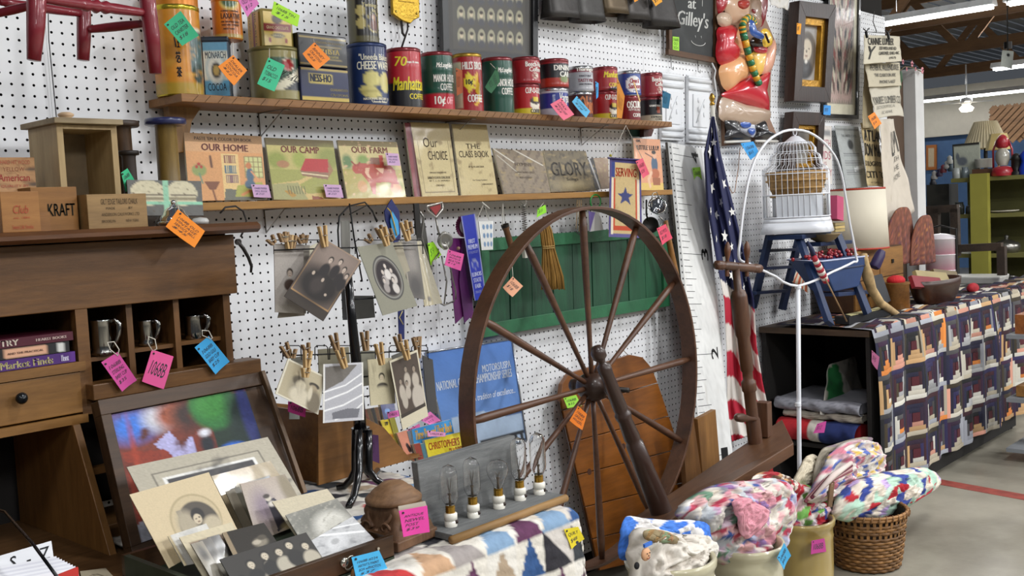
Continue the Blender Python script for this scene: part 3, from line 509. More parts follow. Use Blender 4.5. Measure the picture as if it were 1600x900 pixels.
booklet('worn dark booklet lettered GLORY in big shaded capitals', [(848, 235), (915, 236), (930, 298), (861, 300)], .085, .03, [TT('GLORY', .1, .28, .92, .62, '3b3327', 0, .006), TT('Songs', .4, .66, .66, .76, '3b3327')], bg='6e6145', ops=[('b', '4a402e', 5, .5), ('e', .5, .84, .35, .1, '9a8c68', .8)], coat=1)
booklet('small brown booklet half behind the service banner', [(926, 247), (950, 246), (952, 294), (940, 295)], .085, .03, [], bg='8a6e50', coat=1)
booklet('dark mottled booklet edge in a clear sleeve', [(917, 250), (927, 246), (939, 295), (931, 298)], .088, .03, [], bg='2c2a2c', ops=[('l', [(.3, 0), (.8, 1)], .1, 'b9b8b8')], coat=1)  # pale streak is sleeve sheen painted into the colour
book('peach song sheet with a seated figure in blue, by the giant ruler', [(989, 216), (1031, 218), (1037, 297), (995, 297)], .08, .03, 'd99a72', [('r', 0, .86, 1, 1, 'd8b860'), ('e', .72, .5, .12, .16, '3c5670', .1), ('e', .74, .32, .07, .07, 'd8a888', .1), ('e', .72, .26, .08, .04, '241c18', .1), ('e', .72, .68, .16, .1, 'b06038', .1), ('p', [(.6, .76), (.9, .76), (.88, .9), (.62, .9)], '9a5a34'), ('l', [(.58, .66), (.46, .8), (.5, .92)], .04, 'e0b898'), ('l', [(.4, .28), (.66, .36)], .012, '5a3028')], [TT('OH,', .1, .02, .26, .08, '2c1c14', 0, .008), TT('LITTLE LULU!', .12, .13, .92, .22, '2c1c14', 0, .008)], name='song_sheet', cat='song sheet')
M().prism([at(x, y, .02) for x, y in ((985, 198), (1006, 200), (1004, 214), (985, 213))], (0, .004, 0)).build('green_booklet', mt('1f4a44', .6)); tag(bpy.data.objects['green_booklet'], 'teal booklet corner tucked under the right end of the upper shelf', 'booklet')
b = M(); b.prism([at(x, y, .05) for x, y in ((1006, 200), (1022, 202), (1018, 213), (1006, 214))], (0, .02, 0)); tag(b.build('bracket_scroll', mt('4a2018', .6)), 'dark scrolled bracket end under the right end of the upper shelf', 'bracket')
# ================================================================ DISPLAY TABLE (left) AND WHAT STANDS ON IT
TZ = .75
TWD = wood('8a6238', '5c3f22', 'x', .45, 8)
t = thing('display_table', 'plank-topped display table under the desk and the patchwork quilt', 'table', (.6, -.5, 0))
for i in range(6): M().bb(-.7, 1.70, -.03-i*.163-.161, -.03-i*.163, TZ-.045, TZ-.012).build('plank', TWD, t, bevel=.002)
for x in (-.6, 1.62):
    for y in (-.1, -.94): M().bb(x-.03, x+.03, y-.03, y+.03, 0, TZ-.045).build('leg', TWD, t)
M().bb(-.62, 1.64, -.96, -.93, TZ-.13, TZ-.045).build('apron', TWD, t)
# patchwork quilt lying over the table's right half and hanging at the front
def quilt_fn(px0, px1, y0, ef, xe, drop):
    def f(u, v):
        P = px0+(px1-px0)*u; Q = v*drop; x = min(P, xe); ox = max(0, P-xe); y = max(y0-Q, ef); oy = max(0, ef-(y0-Q))
        R_ = .018; down = max(ox, oy); z = TZ+.004
        s1_ = math.sin(min(ox/R_, PI/2)); s2_ = math.sin(min(oy/R_, PI/2))
        x += R_*s1_+.10*max(0, ox-.0)*(1 if oy < .01 else .25); y -= R_*s2_+.06*oy*(1+.5*math.sin(P*23))+.02*oy*math.sin(P*47)
        z -= max(0, down-R_*.55)*.97
        pf = .0035*abs(math.sin(P*92+Q*40))**.5*abs(math.sin(Q*96-P*30))**.5
        if down > 0: x += pf*s1_; y -= pf*s2_
        return V((x, y, z+pf*(1-max(s1_, s2_))))
    return f
def quilt_cols(nu, nv, W_, H_, pal, bgs, cell, seed, tri=True, bgn=.75):
    r = np.random.RandomState(seed); C = np.zeros((nv+1, nu+1, 3)); nx, ny = int(W_/cell)+2, int(H_/cell)+2
    A = [[(r.choice(len(bgs)) if r.rand() < bgn else None, r.choice(len(pal)), r.rand() < .5, r.rand()) for i in range(nx)] for j in range(ny)]
    for j in range(nv+1):
        for i in range(nu+1):
            x, y = i/nu*W_/cell+.02, j/nv*H_/cell+.02; cx, cy = int(x), int(y); fx, fy = x-cx, y-cy; a = A[cy][cx]
            if tri: inp = (abs(fx-.5) < fy*.5) if a[2] else (fx < fy)
            else: inp = True
            c = pal[a[1]] if inp and (a[3] > .12) else bgs[a[0] or 0]
            C[j, i] = np.array(lin(c))*(1+.10*r.randn()*(1 if (a[1] % 3 == 0 and inp) else .4))
    return np.clip(C, 0, 1)
f = quilt_fn(1.0, 2.02, -.36, -1.03, 1.70, 1.02)
q = M(); q.grid(f, 150, 140, quilt_cols(150, 140, 1.04, 1.02, ['2c4f80', '28262c', 'a8947c', 'b83434', '7c98b4', '9c9490', '5c3050', '34383c', 'c09a78'], ['d8d2c6', 'cfc6b8', 'ddd8ce', 'c9c2ba'], .088, 27))
o = q.build('patchwork_quilt', pr(.9, 0, .5), None, solid=.006); tag(o, 'cream patchwork quilt with blue, black and red triangles hanging over the table front', 'quilt')
# ---------------------------------------------------------------- the desk with pigeonholes
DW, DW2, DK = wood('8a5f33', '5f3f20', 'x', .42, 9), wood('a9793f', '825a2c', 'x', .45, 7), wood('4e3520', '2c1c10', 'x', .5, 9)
DZ = wood('805831', '563a1e', 'z', .45, 9)
D0 = .33
def dp(x, y): return at(x, y, D0)
DT = 1.412
desk = thing('writing_desk', 'old oak writing desk with a flap, pigeonholes and one drawer', 'desk', (.9, -.3, TZ-.012))
top = M().prism([(-.35, 0, DT-.024), (-.35, 0, DT), (-.35, -.40, DT), (-.35, -.412, DT-.008), (-.35, -.412, DT-.016), (-.35, -.40, DT-.024)][::-1], (1.745, 0, 0)); top.build('top_board', wood('7c4f2c', '55341c', 'x', .35, 8), desk)
fz0, fz1 = dp(184, 477).z, 1.385
M().bb(-.33, dp(366, 400).x, -D0-.004, -D0+.018, fz0, fz1).build('flap', DW, desk, bevel=.002)
xr = dp(366, 520).x; lz1, lz0 = dp(272, 578).z, dp(272, 601).z
M().bb(xr-.018, xr, -.32, -.01, TZ, DT-.024).build('side_panel', DZ, desk); M().bb(-.33, -.31, -.32, -.01, TZ, DT-.024).build('side_panel', DZ, desk)
M().bb(-.33, xr, -.02, -.008, TZ, DT-.03).build('back_panel', mt('120c08', .8), desk)  # near-black colour stands for the shade inside the desk
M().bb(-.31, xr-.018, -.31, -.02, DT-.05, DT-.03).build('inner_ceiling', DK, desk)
xd = dp(137, 560).x
M().bb(xd-.011, xd+.011, -D0+.01, -.02, TZ+.3, fz0+.02).build('divider', DZ, desk)
M().bb(xd-.02, xd+.006, -D0-.002, -D0+.02, dp(0, 672).z, fz0+.02).build('stile', DW, desk)
for px in (211, 285):
    x = dp(px, 520).x; M().bb(x-.007, x+.007, -D0+.02, -.02, lz0, fz0+.01).build('divider', DZ, desk)
zs = [dp(175, 557).z, dp(250, 542).z, dp(322, 531).z]; xs = [xd, dp(211, 520).x, dp(285, 520).x, xr-.01]
for i in range(3): M().bb(xs[i]+.006, xs[i+1]-.006, -D0+.03, -.02, zs[i]-.009, zs[i]).build('pigeonhole_shelf', DW, desk)
M().bb(xd-.01, xr+.045, -D0-.035, -D0+.02, lz0, lz1).build('front_ledge', DW, desk, bevel=.002)
M().bb(xd, xr, -D0+.02, -.02, lz0-.01, lz0+.01).build('pigeonhole_floor', DK, desk)
bz = dp(0, 582).z; M().bb(-.31, xd-.008, -D0-.006, -.02, bz-.02, bz).build('book_shelf', DW2, desk)
dz1, dz0 = bz-.022, dp(0, 670).z+.004
M().bb(-.3, xd-.018, -D0-.002, -.05, dz0, dz1).build('drawer', DW2, desk, bevel=.002)
dr = bpy.data.objects['drawer']; M().lathe([(.004, 0), (.004, .008), (.011, .014), (.012, .020), (.008, .026), (0.0005, .028)], dp(27, 621)+V((0, -.003, 0)), (0, -1, 0), 16).build('knob', mt('26282a', .25, .6), dr)
M().bb(-.31, xd-.01, -D0-.004, -.02, dz0-.022, dz0-.004).build('drawer_rail', DW2, desk)
# lower compartment sides
b = M(); x = .955; b.prism([(x, -.34, dz0-.022), (x, -.03, dz0-.022), (x, -.03, TZ), (x, -.46, TZ)], (.016, 0, 0)); b.build('leg_panel', wood('9a6c38', '7b5226', 'z', .5, 9), desk, bevel=.0015)
M().beam((xr-.05, -.34, TZ), (xr-.05, -.34, lz0), .03, .03).build('post', DK, desk); M().bb(.97, xr, -.36, -.34, .90, .915).build('lower_rail', DW, desk)
M().bb(-.33, .985, -.62, -.0, TZ-.012, TZ+.004).build('base_board', wood('7d5b3a', '54391f', 'x', .4, 8), desk)
# books lying in the compartment
def lybook(lab, x0, x1, z, th, col, ops, texts, yy=0, group=None):
    t = thing('book', lab, 'book', ((x0+x1)/2, -.22, z), group); y = -D0-.0-yy
    b = M(); b.bb(x0, x1, y, y+.19, z, z+.0022, 0, col).bb(x0, x1, y, y+.19, z+th-.0022, z+th, 0, col).bb(x0, x1, y, y+.003, z, z+th, 0, col); b.build('cover', pr(.4, .3), t)
    M().bb(x0+.003, x1-.003, y+.003, y+.187, z+.0022, z+th-.0022, 0, 'd8d2c2').build('pages', pr(.9), t)
    f = lambda u, v: V((x0+(x1-x0)*u, y-.0008, z+th*(1-v))); n = V((0, -1, 0))
    M().grid(f, 40, 6, paint(40, 6, col, ops, .02)).build('spine_print', pr(.4, .4), t); b = M(); text(b, f, n, texts); b.build('lettering', pr(.5), t)
x0 = .68; X = lambda px, py: dp(px, py).x
z = bz+.001
h3 = (dp(60, 557).z-dp(60, 573).z)
lybook('purple paperback reading Flea Market Finds, bottom of the desk book stack', x0, X(117, 552), z, .0215, '4a2470', [('r', .97, 0, 1, 1, '5c2c88')], [TT('Flea Market Finds', .36, .2, .84, .86, 'e6d99a', 0, .0015), TT('with', .27, .35, .34, .7), TT('Hearst', .90, .2, .95, .8, 'cfc6e0')])
z += .0225
lybook('black book with a peach panel and white TOYS, middle of the stack', x0, X(108, 540), z, .022, '1a1a1c', [('r', .53, .08, .84, .95, 'd9a788'), ('r', .86, .1, .98, .9, '232326'), ('r', .91, .15, .97, .85, 'd8d8d2')], [TT('TOYS', .26, .25, .47, .8, 'f0eee6', 0, .002), TT('AND THE PRACTICAL', .56, .42, .81, .6, '7c5a48')])
z += .023
lybook('maroon book reading COUNTRY on top of the stack', x0, X(114, 527), z, .018, '4e1426', [], [TT('COUNTRY', .30, .15, .62, .82, 'e8d8c8', 0, .002), TT('HEARST BOOKS', .74, .35, .95, .65, 'c8b0a8')])
# pewter mugs in the pigeonholes
PEW = mt('9c9a96', .16, 1, var=.05, scale=14)
def mug(lab, px, pz, D, r, h, foot, group):
    p = at(px, 520, D); c = V((p.x, p.y, pz+.0005)); t = thing('pewter_mug', lab, 'mug', c, group)
    pf = [(r*.7, 0), (r*1.02, .002), (r*1.02, .008), (r*.9, .014)] if foot else [(r*.9, 0), (r*.98, .003)]
    pf += [(r*.97, h*.3), (r*.93, h*.8), (r*.97, h*.96), (r*1.0, h), (r*.94, h), (r*.88, h*.8), (r*.88, .02), (.001, .018)]
    M().lathe(pf, c, n=28).build('body', PEW, t)
    s = V((math.cos(-.75), math.sin(-.75), 0)); b = M(); b.tube([c+s*(r*.92)+V((0, 0, h*.9)), c+s*(r*1.35)+V((0, 0, h*.99)), c+s*(r*1.7)+V((0, 0, h*.85)), c+s*(r*1.6)+V((0, 0, h*.55)), c+s*(r*1.25)+V((0, 0, h*.3)), c+s*(r*.95)+V((0, 0, h*.2))], [.004, .006, .006, .005, .004, .003], 8); b.build('handle', PEW, t)
    return c
mug('tall pewter tankard in the left pigeonhole', 158, zs[0], .29, .023, .078, 1, 'pewter mugs in the pigeonholes')
mug('small pewter mug in the middle pigeonhole', 228, zs[1], .28, .017, .058, 1, 'pewter mugs in the pigeonholes')
mug('plain pewter mug in the right pigeonhole', 303, zs[2], .28, .021, .055, 0, 'pewter mugs in the pigeonholes')
def loop(pts, D): return [at(x, y, D) for x, y in pts]
for i, (cs, pts, col, wd, wh, ln) in enumerate((([(158, 566), (184, 550), (213, 594), (190, 612)], [(184, 556), (172, 546), (168, 535), (178, 534), (186, 546), (184, 556)], 'd04c98', 'magenta', 'tied to the tall pewter tankard', ('1068B', 'STERLING', 'BABY CUP', '$35')),
    ([(237, 546), (271, 557), (255, 608), (221, 596)], [(238, 548), (231, 536), (232, 526), (242, 530), (245, 545), (240, 548)], 'e85a98', 'bright pink', 'tied to the small pewter mug', ('1068B',)),
    ([(304, 543), (326, 525), (358, 565), (336, 585)], [(328, 529), (316, 524), (316, 516), (326, 517), (332, 528), (328, 531)], '3ca6e0', 'sky blue', 'tied to the plain pewter mug', ('1068B', 'GOLD GOLF', 'BABY CUP', '$25')))):
    t = price_tag(cs, .375, col, wd, wh, ln); M().tube(loop(pts, .376), .0012, 6).build('string', mt('d8d2c4', .8), t)
# ---------------------------------------------------------------- things on the desk top
BX = lambda a, b: wood(a, b, 'x', .55, 9)
def woodbox(lab, name, x0, x1, D1, D0_, h, m, texts, col='402818', z=DT, cat='box', inner=None):
    t = thing(name, lab, cat, ((x0+x1)/2, -(D1+D0_)/2, z)); w_ = .007
    b = M(); b.bb(x0, x1, -D1, -D1+w_, z, z+h).build('front_board', m, t, bevel=.001)
    M().bb(x0, x1, -D0_-w_, -D0_, z, z+h).build('back_board', m, t); M().bb(x0, x0+w_, -D1+w_, -D0_-w_, z, z+h).build('side_board', m, t); M().bb(x1-w_, x1, -D1+w_, -D0_-w_, z, z+h).build('side_board', m, t)
    M().bb(x0+w_, x1-w_, -D1+w_, -D0_-w_, z, z+.005).build('bottom_board', m, t)
    b = M(); text(b, lambda u, v: V((x0+(x1-x0)*u, -D1, z+h*(1-v))), V((0, -1, 0)), texts); b.build('lettering', mt(col, .8), t); return t
ax = lambda px, D, py=330: at(px, py, D).x
hz = lambda px, py, D: at(px, py, D).z-DT
woodbox('wooden cigar box with faint red lettering, in front at the far left of the desk', 'cigar_box', ax(2, .38), ax(62, .38), .38, .31, hz(30, 299, .38), BX('b9803f', '9a642c'), [('Club', .3, .34, .7, .54, 'a04838', .2), ('est. 1884', .3, .62, .72, .67, 'a04838'), ('Sweet Life Smoke', .25, .82, .8, .92, 'a04838')], 'a84c34')
woodbox('wooden cheese box stamped with one black word in capitals', 'cheese_box', ax(50, .30), ax(122, .30), .30, .23, hz(90, 292, .30), BX('a87434', '875822'), [('KRAFT', .34, .38, .93, .66, '262218', 0, 0, .004)], '26281c')
woodbox('finger-jointed wooden box with faded black printing', 'crayon_box', ax(137, .33), ax(230, .33), .33, .25, hz(180, 303, .33), BX('b08c58', '8c6c40'), [('GILT EDGE TAILORS CHALK', .22, .14, .84, .3, '4a3c28'), ('MADE', .3, .38, .45, .45, '4a3c28'), ('BY', .68, .38, .75, .45, '4a3c28'), ('ANDERSON CALKWORKS LTD', .22, .55, .86, .64, '4a3c28'), ('BROOKLYN', .22, .75, .44, .83, '4a3c28'), ('NEW YORK', .62, .75, .84, .83, '4a3c28')], '4a3a26')
M().bb(ax(-10, .27), ax(64, .27), -.31, -.24, DT, DT+.04).build('cigar_box', BX('a8743a', '8a5a2a')); tag(bpy.data.objects['cigar_box.001'] if 'cigar_box.001' in bpy.data.objects else bpy.data.objects['cigar_box'], 'low dark wooden box behind the cigar box', 'box')
t = thing('crate_end', 'upright crate board printed American in red over a yellow name', 'crate', at(20, 330, .24))
cs = [at(-40, 246, .22), at(53, 246, .22), at(57, 300, .24), at(-40, 303, .24)]
card('board', '', '', cs, .008, 'ad8050', [('b', '8c6238', 3, .5), ('e', .95, .35, .1, .04, '4a3826', .6), ('e', .97, .78, .12, .05, '4a3826', .6)], [('HARD HIT WOOD', .42, .08, .92, .2, 'a8482c'), ('YELLOW', .46, .28, .82, .4, '8a4a28'), ('American', .38, .48, .9, .68, 'a83c28', 0, 0, .003), ('QUALITY BY', .42, .78, .88, .86, 'a8482c')], (30, 20), side='8a6238', parent=t)
# standing open drawer
LW, LX = wood('c9ad7c', 'a88a58', 'z', .55, 8), wood('b9a580', '8f7a58', 'x', .6, 6)
t = thing('drawer_unit', 'pale wooden drawer standing on end with its knob upward', 'drawer', (ax(150, .2), -.2, DT))
xa, xb = ax(92, .27, 250), ax(186, .27, 250); zt_ = at(140, 195, .27).z
M().bb(xa, xa+.014, -.27, -.13, DT, zt_).build('side_board', LW, t, bevel=.001); M().bb(xb-.014, xb, -.27, -.13, DT, zt_).build('side_board', LW, t, bevel=.001)
M().bb(xa+.014, xb-.014, -.145, -.138, DT, zt_).build('bottom_panel', mt('7d6a4e', .7, var=.3, scale=16, bump=.2), t)
M().bb(xa+.014, xb-.014, -.27, -.15, zt_-.010, zt_-.001).build('end_board', LW, t)
M().bb(xa+.014, xb-.014, -.27, -.15, DT, DT+.012).build('end_board', LW, t)
M().bb(xa-.012, xb+.006, -.29, -.12, zt_, zt_+.012).build('drawer_front', LX, t, bevel=.0015)
k = M(); k.lathe([(.007, 0), (.006, .006), (.0165, .013), (.017, .017), (.010, .021), (.0005, .022)], ((xa+xb)/2-.012, -.2, zt_+.012), n=18); k.build('knob', mt('d0b08c', .5), bpy.data.objects['drawer_front'])
# spools
def spool(lab, px, D, yt, yb, rd, rb, hd, m1, m2, two=None):
    p = at(px, yb, D); zt2 = at(px, yt, D).z; c = V((p.x, p.y, DT)); t = thing('wooden_spool', lab, 'spool', c); H = zt2-DT
    M().lathe([(rd*.8, 0), (rd*.85, .01), (rb, .03), (rb*.96, H-hd-.004), (rb*1.05, H-hd)], c, n=24).build('barrel', m2, t)
    M().lathe([(rb, H-hd), (rd*.93, H-hd), (rd, H-hd*.8), (rd, H-hd*.25), (rd*.95, H), (.012, H), (.010, H-.008), (.001, H-.008)], c, n=28).build('end_disc', m1, t); return c
spool('tall golden-brown bobbin with a dark blue top disc', 266, .19, 186, 300, .048, .026, .016, mt('1c2250', .35, coat=.4), wood('9a7c3c', '6f5624', 'z', .4, 12))
spool('dark wooden bobbin behind the standing drawer', 197, .16, 190, 300, .040, .022, .014, wood('4c3a2c', '2e2018', 'x', .5), wood('5c4024', '34241a', 'z', .5))
spool('shorter dark iron-capped spool beside the green tag', 205, .20, 236, 300, .024, .016, .010, mt('2b2522', .4, .4), mt('362b26', .5))
price_tag([(189, 270), (199, 263), (212, 286), (196, 300)], .23, '3cc088', 'mint green', 'hanging from the dark bobbin on the desk top', ('1068B', '$15'))
# stereo view card, bell and spectacles lens on the right end of the desk top
cs = [at(198, 281, .24), at(314, 283, .24), at(318, 337, .27), at(202, 337, .27)]
card('stereo_card', 'stereo view card with two rounded harbour pictures and a mint green band', 'card', cs, .003, '5f5e5a', [('e', .26, .36, .23, .36, 'c8bfa0', .02), ('r', .07, .3, .46, .62, 'c8bfa0'), ('e', .72, .36, .21, .36, 'c8bfa0', .02), ('r', .55, .3, .90, .62, 'c8bfa0'), ('r', .08, .38, .46, .44, '6a6050'), ('r', .56, .38, .9, .44, '6a6050'), ('r', .1, .5, .9, .56, '8c8268'), ('r', .46, 0, .54, 1, '8fc0a0'), ('r', 0, .6, 1, .68, '8cc4a4'), ('b', '5c4c3c', 8, .7)], [], (40, 24))
p = at(272, 335, .32); c = V((p.x, p.y, DT)); t = thing('service_bell', 'domed chrome service bell with an orange tag', 'bell', c)
M().lathe([(.032, 0), (.037, .004), (.038, .008), (.034, .010), (.026, .012)], c, n=30).build('base', CHROME, t)
M().lathe([(.033, .010), (.0325, .016), (.029, .022), (.026, .024), (.022, .033), (.014, .040), (.007, .043), (.005, .048), (.0005, .048)], c, n=32).build('dome', CHROME, t)
M().lathe([(.003, .046), (.006, .050), (.006, .055), (.0005, .058)], c, n=16).build('plunger', CHROME, t)
price_tag([(278, 327), (320, 361), (303, 387), (258, 354)], .42, 'f08a1e', 'large orange', 'tied to the chrome bell, over the desk edge', ('1068B OLD', 'VINTAGE', 'SERVICE BELL', '$45'), [(275, 311, .33)])
p = at(312, 334, .33); M().lathe([(.0005, 0), (.018, .001), (.020, .008), (.015, .014), (.0005, .016)], V((p.x, p.y, DT)), n=20).build('glass_stopper', mt('b9b8b4', .3)); tag(bpy.data.objects['glass_stopper'], 'small frosted glass stopper beside the bell', 'stopper')
# cast-iron scissors tongs hung by the shelf end
b = M(); D = .17; b.tube([at(x, y, D) for x, y in ((344, 333), (352, 324), (368, 322), (380, 330), (385, 345), (382, 358), (376, 370))], .0025, 8)
b.tube([at(x, y, D) for x, y in ((370, 376), (380, 388), (388, 402), (393, 416), (392, 426))], [.005, .005, .0045, .004, .003], 8); b.lathe([(.008, -.004), (.008, .004)], at(372, 378, D), (0, 1, 0), 12)
tag(b.build('iron_tongs', mt('3a3634', .4, .7)), 'curved iron tongs hanging at the right end of the desk top', 'tongs')
# ================================================================ PAINT BOX AND PHOTOGRAPHS
def pers(cx, cy, s, dress, hair='2a241e', skin='c9bda6', a=1.0, body=1.6):   # a printed figure: head at (cx,cy), head height s
    return [('e', cx, cy+s*(.95+body*.5)*a, s*.85, s*body*.62*a, dress, .15), ('e', cx, cy-s*.1*a, s*.46, s*.58*a, hair, .15), ('e', cx, cy+s*.08*a, s*.33, s*.46*a, skin, .2), ('e', cx-s*.12, cy+s*.02*a, s*.05, s*.05*a, hair, .4), ('e', cx+s*.12, cy+s*.02*a, s*.05, s*.05*a, hair, .4), ('e', cx, cy+s*.33*a, s*.1, s*.035*a, '7a6254', .4), ('r', cx-s*.1, cy+s*.45*a, cx+s*.1, cy+s*.62*a, skin)]
LIDM = wood('5c4128', '3c2817', 'x', .55, 8)
cs = [at(148, 628, .44), at(404, 583, .44), at(470, 772, .535), at(202, 866, .535)]
f, n = quad(cs); n = n if n.y < 0 else -n
lid = thing('leaning_painting', 'open wooden paint box lid leaning on the desk, a painting inside', 'box lid', (cs[2]+cs[3])/2)
def rail(u0, v0, u1, v1, w_, nm='rail'):
    M().beam(f(u0, v0)+n*.004, f(u1, v1)+n*.004, .034, w_, n).build(nm, LIDM, lid, bevel=.001)
rail(0, .045, 1, .045, .03) if False else None
M().prism([p-n*.02 for p in (f(0, 0), f(1, 0), f(1, 1), f(0, 1))], n*.008).build('back_panel', LIDM, lid)
def strip(u0, v0, u1, v1, d0=-.018, d1=.014, m=LIDM, nm='rail'): M().prism([f(u0, v0)+n*d0, f(u1, v0)+n*d0, f(u1, v1)+n*d0, f(u0, v1)+n*d0], n*(d1-d0)).build(nm, m, lid, bevel=.0012)
strip(0, 0, 1, .10); strip(0, .96, 1, 1); strip(0, .1, .055, .96); strip(.87, .1, 1, .96, -.018, .004); strip(.975, 0, 1.0, 1, .0141, .028, wood('7a5c3c', '4c3520', 'z', .5), 'outer_rail')
pc = [f(.058, .105)+n*.003, f(.868, .105)+n*.003, f(.868, .955)+n*.003, f(.058, .955)+n*.003]
ops = [('b', '6a2c1c', 2, .5), ('e', .12, .12, .16, .12, '3c78d8', .5), ('e', .30, .10, .10, .1, 'c8c8d0', .5), ('e', .40, .10, .10, .1, 'a8583c', .4), ('e', .52, .12, .12, .12, '3a2824', .5), ('p', [(.24, .3), (.36, .22), (.42, .36), (.5, .3), (.52, .55), (.44, .72), (.34, .5)], 'b4b0dc'), ('p', [(.02, .3), (.3, .36), (.40, .52), (.38, .72), (.02, .85)], '8c3018'), ('b', '5a2414', 4, .62), ('p', [(.5, .3), (.62, .25), (.66, .5), (.56, .62)], '7a3020'),
       ('r', .66, .02, 1, .6, '1c3024'), ('e', .72, .08, .18, .22, '2c7034', .12), ('e', .70, .06, .12, .14, '3f8a3c', .3), ('e', .90, .3, .1, .3, '1a2c28', .4), ('e', .955, .25, .05, .35, '28306c', .3), ('e', .77, .66, .19, .22, '3474e0', .08), ('e', .78, .72, .13, .16, '1c2474', .1), ('e', .60, .4, .05, .08, '20242c', .3), ('e', .5, .68, .07, .09, '8c7434', .4), ('e', .6, .3, .04, .03, 'e8e8f0', .5), ('p', [(.0, .86), (.1, .84), (.16, 1), (0, 1)], 'a8aab4'), ('p', [(.1, .86), (.3, .82), (.34, 1), (.14, 1)], '7c1c18'), ('e', .10, .55, .02, .4, 'a83c20', .6)]
pt = M(); rr_ = np.random.RandomState(3)
hgt = fb(*np.meshgrid(np.linspace(0, 5, 71), np.linspace(0, 5, 71)), 9)
def fp(u, v): return quad(pc)[0](u, v)+n*(+.003+.0010*float(hgt[int(round(v*70)), int(round(u*70))]))
pt.grid(fp, 70, 70, paint(70, 70, '7a3424', ops, .10, 4)).build('painting', pr(.6, 0, 0), lid)
# the tray
BW = wood('5a3c22', '38230f', 'x', .4, 9)
x0, x1, y0, y1, zb, zr = .895, 1.262, -.975, -.63, TZ+.013, .805
tray = thing('paint_box', "low wooden artist's paint box filled with old photographs", 'box', ((x0+x1)/2, (y0+y1)/2, zb))
M().bb(x0, x1, y0, y0+.011, zb, zr).build('front_board', BW, tray, bevel=.001); M().bb(x0, x1, y1-.011, y1, zb, zr).build('back_board', BW, tray)
M().bb(x0, x0+.011, y0+.011, y1-.011, zb, zr).build('side_board', mt('3c4434', .6, var=.3), tray); M().bb(x1-.011, x1, y0+.011, y1-.011, zb, zr).build('side_board', BW, tray, bevel=.001)
M().bb(x0, x1, y0, y1, zb-.004, zb+.003).build('bottom_board', mt('26301f', .7), tray)
fy = y0-.001; hp_ = V((at(543, 882, -y0).x, fy, at(543, 878, -y0).z))
k = M(); k.lathe([(.009, 0), (.009, .004), (.004, .006)], hp_+V((-.008, 0, .002)), (0, -1, 0), 14); k.build('ring_plate', mt('b8b4a8', .25, .9), tray)
k = M(); k.tube([hp_+V((.011*math.cos(a), -.006-.004*math.sin(a), .013*math.sin(a))) for a in np.linspace(0, 2*PI, 17)[:-1]], .0016, 6, closed=True); k.build('pull_ring', mt('b8b4a8', .25, .9), tray)
k = M(); k.lathe([(.004, 0), (.005, .01), (.0045, .02), (.001, .034)], hp_+V((.004, -.012, -.012)), (-.35, -.1, -1), 12); k.build('toggle', wood('b98a50', '9a6c38'), tray)
M().lathe([(.003, 0), (.003, .002)], V((at(590, 858, -y0).x, fy, at(590, 857, -y0).z)), (0, -1, 0), 10).build('screw', mt('c8c4b8', .3, .9), tray)
price_tag([(549, 871), (592, 860), (607, 894), (556, 908)], 1.0, '42b0e4', 'light blue', 'on the front of the photo box', ('1068B #224', "ARTIST'S PAINT", 'BOX w/PHOTOS', '$37'))
# photographs standing in the tray
SEP, DK_, CRM = 'a8967a', '3a342e', 'cdc1a4'
def photo(lab, px, D1, D2, bg, ops, res=(44, 44), coat=.8, th=.0015, texts=(), group='old photographs in the paint box', noise=.05, side=None, seed=2, curl=0):
    if len(ops) > 2: res = (int(res[0]*1.5), int(res[1]*1.5))
    (a, b_, c, d) = px; cor = [at(*a, D1), at(*b_, D1), at(*c, D2), at(*d, D2)]
    return card('photograph', lab, 'photograph', cor, th, bg, ops, texts, res, .5, coat, side or bg, group, noise, seed=seed, curl=curl)
photo('large photograph in a grey double-lined mat, rearmost in the paint box', [(198, 730), (418, 683), (474, 778), (256, 842)], .60, .68, 'b0a895', [('r', .12, .16, .88, 1, '6f695c'), ('r', .126, .17, .874, 1, 'b5ad9a'), ('r', .17, .24, .83, 1, 'e8e6e0'), ('r', .19, .28, .81, 1, '3c3a3c'), ('b', '57534c', 2, .6)], (60, 40))
photo('tan folder photograph with a clouded sky, behind the standing woman card', [(330, 744), (422, 720), (474, 800), (384, 850)], .65, .70, 'a69474', [('r', .14, .22, .86, .9, '7a7468'), ('r', .16, .25, .84, .9, '8c94a0'), ('e', .5, .5, .3, .12, 'b0a890', .5)], (34, 34))
for i in range(4): photo('sleeved card edge beside the arched flower portrait, %s' % ('frontmost', 'second', 'third', 'rearmost')[i], [(352+i*8, 768-i*4), (366+i*8, 764-i*4), (398+i*7, 830-i*3), (384+i*7, 834-i*3)], .70-i*.008, .74-i*.008, ('7d7462', '55503f', 'a09680', '46423c')[i], [], (3, 3))
photo('cream mount with an arched portrait of a woman holding flowers', [(202, 773), (326, 738), (371, 828), (264, 888)], .72, .79, 'cbb893', [('e', .58, .62, .32, .40, 'ab9a76', .02), ('e', .58, .63, .30, .38, 'c2b08c', .02), ('e', .6, .68, .25, .34, '4c4439', .04), ('r', .4, .4, .46, .8, '8c8270'), ('e', .46, .62, .12, .2, 'a89c84', .3), ('e', .62, .55, .085, .11, '1c1713', .1), ('e', .60, .60, .052, .075, 'c9ba9e', .1), ('e', .58, .59, .012, .01, '3a3028', .2), ('e', .625, .585, .012, .01, '3a3028', .2), ('e', .60, .64, .02, .008, '7a5c4c', .2), ('e', .74, .76, .12, .14, 'b8ab90', .2), ('e', .50, .78, .06, .07, 'd8cdb2', .2), ('e', .44, .9, .07, .07, 'cfc4aa', .2), ('e', .56, .9, .1, .08, '2c2620', .3), ('e', .40, .74, .05, .06, 'b9ae94', .3)], (60, 60), noise=.03)
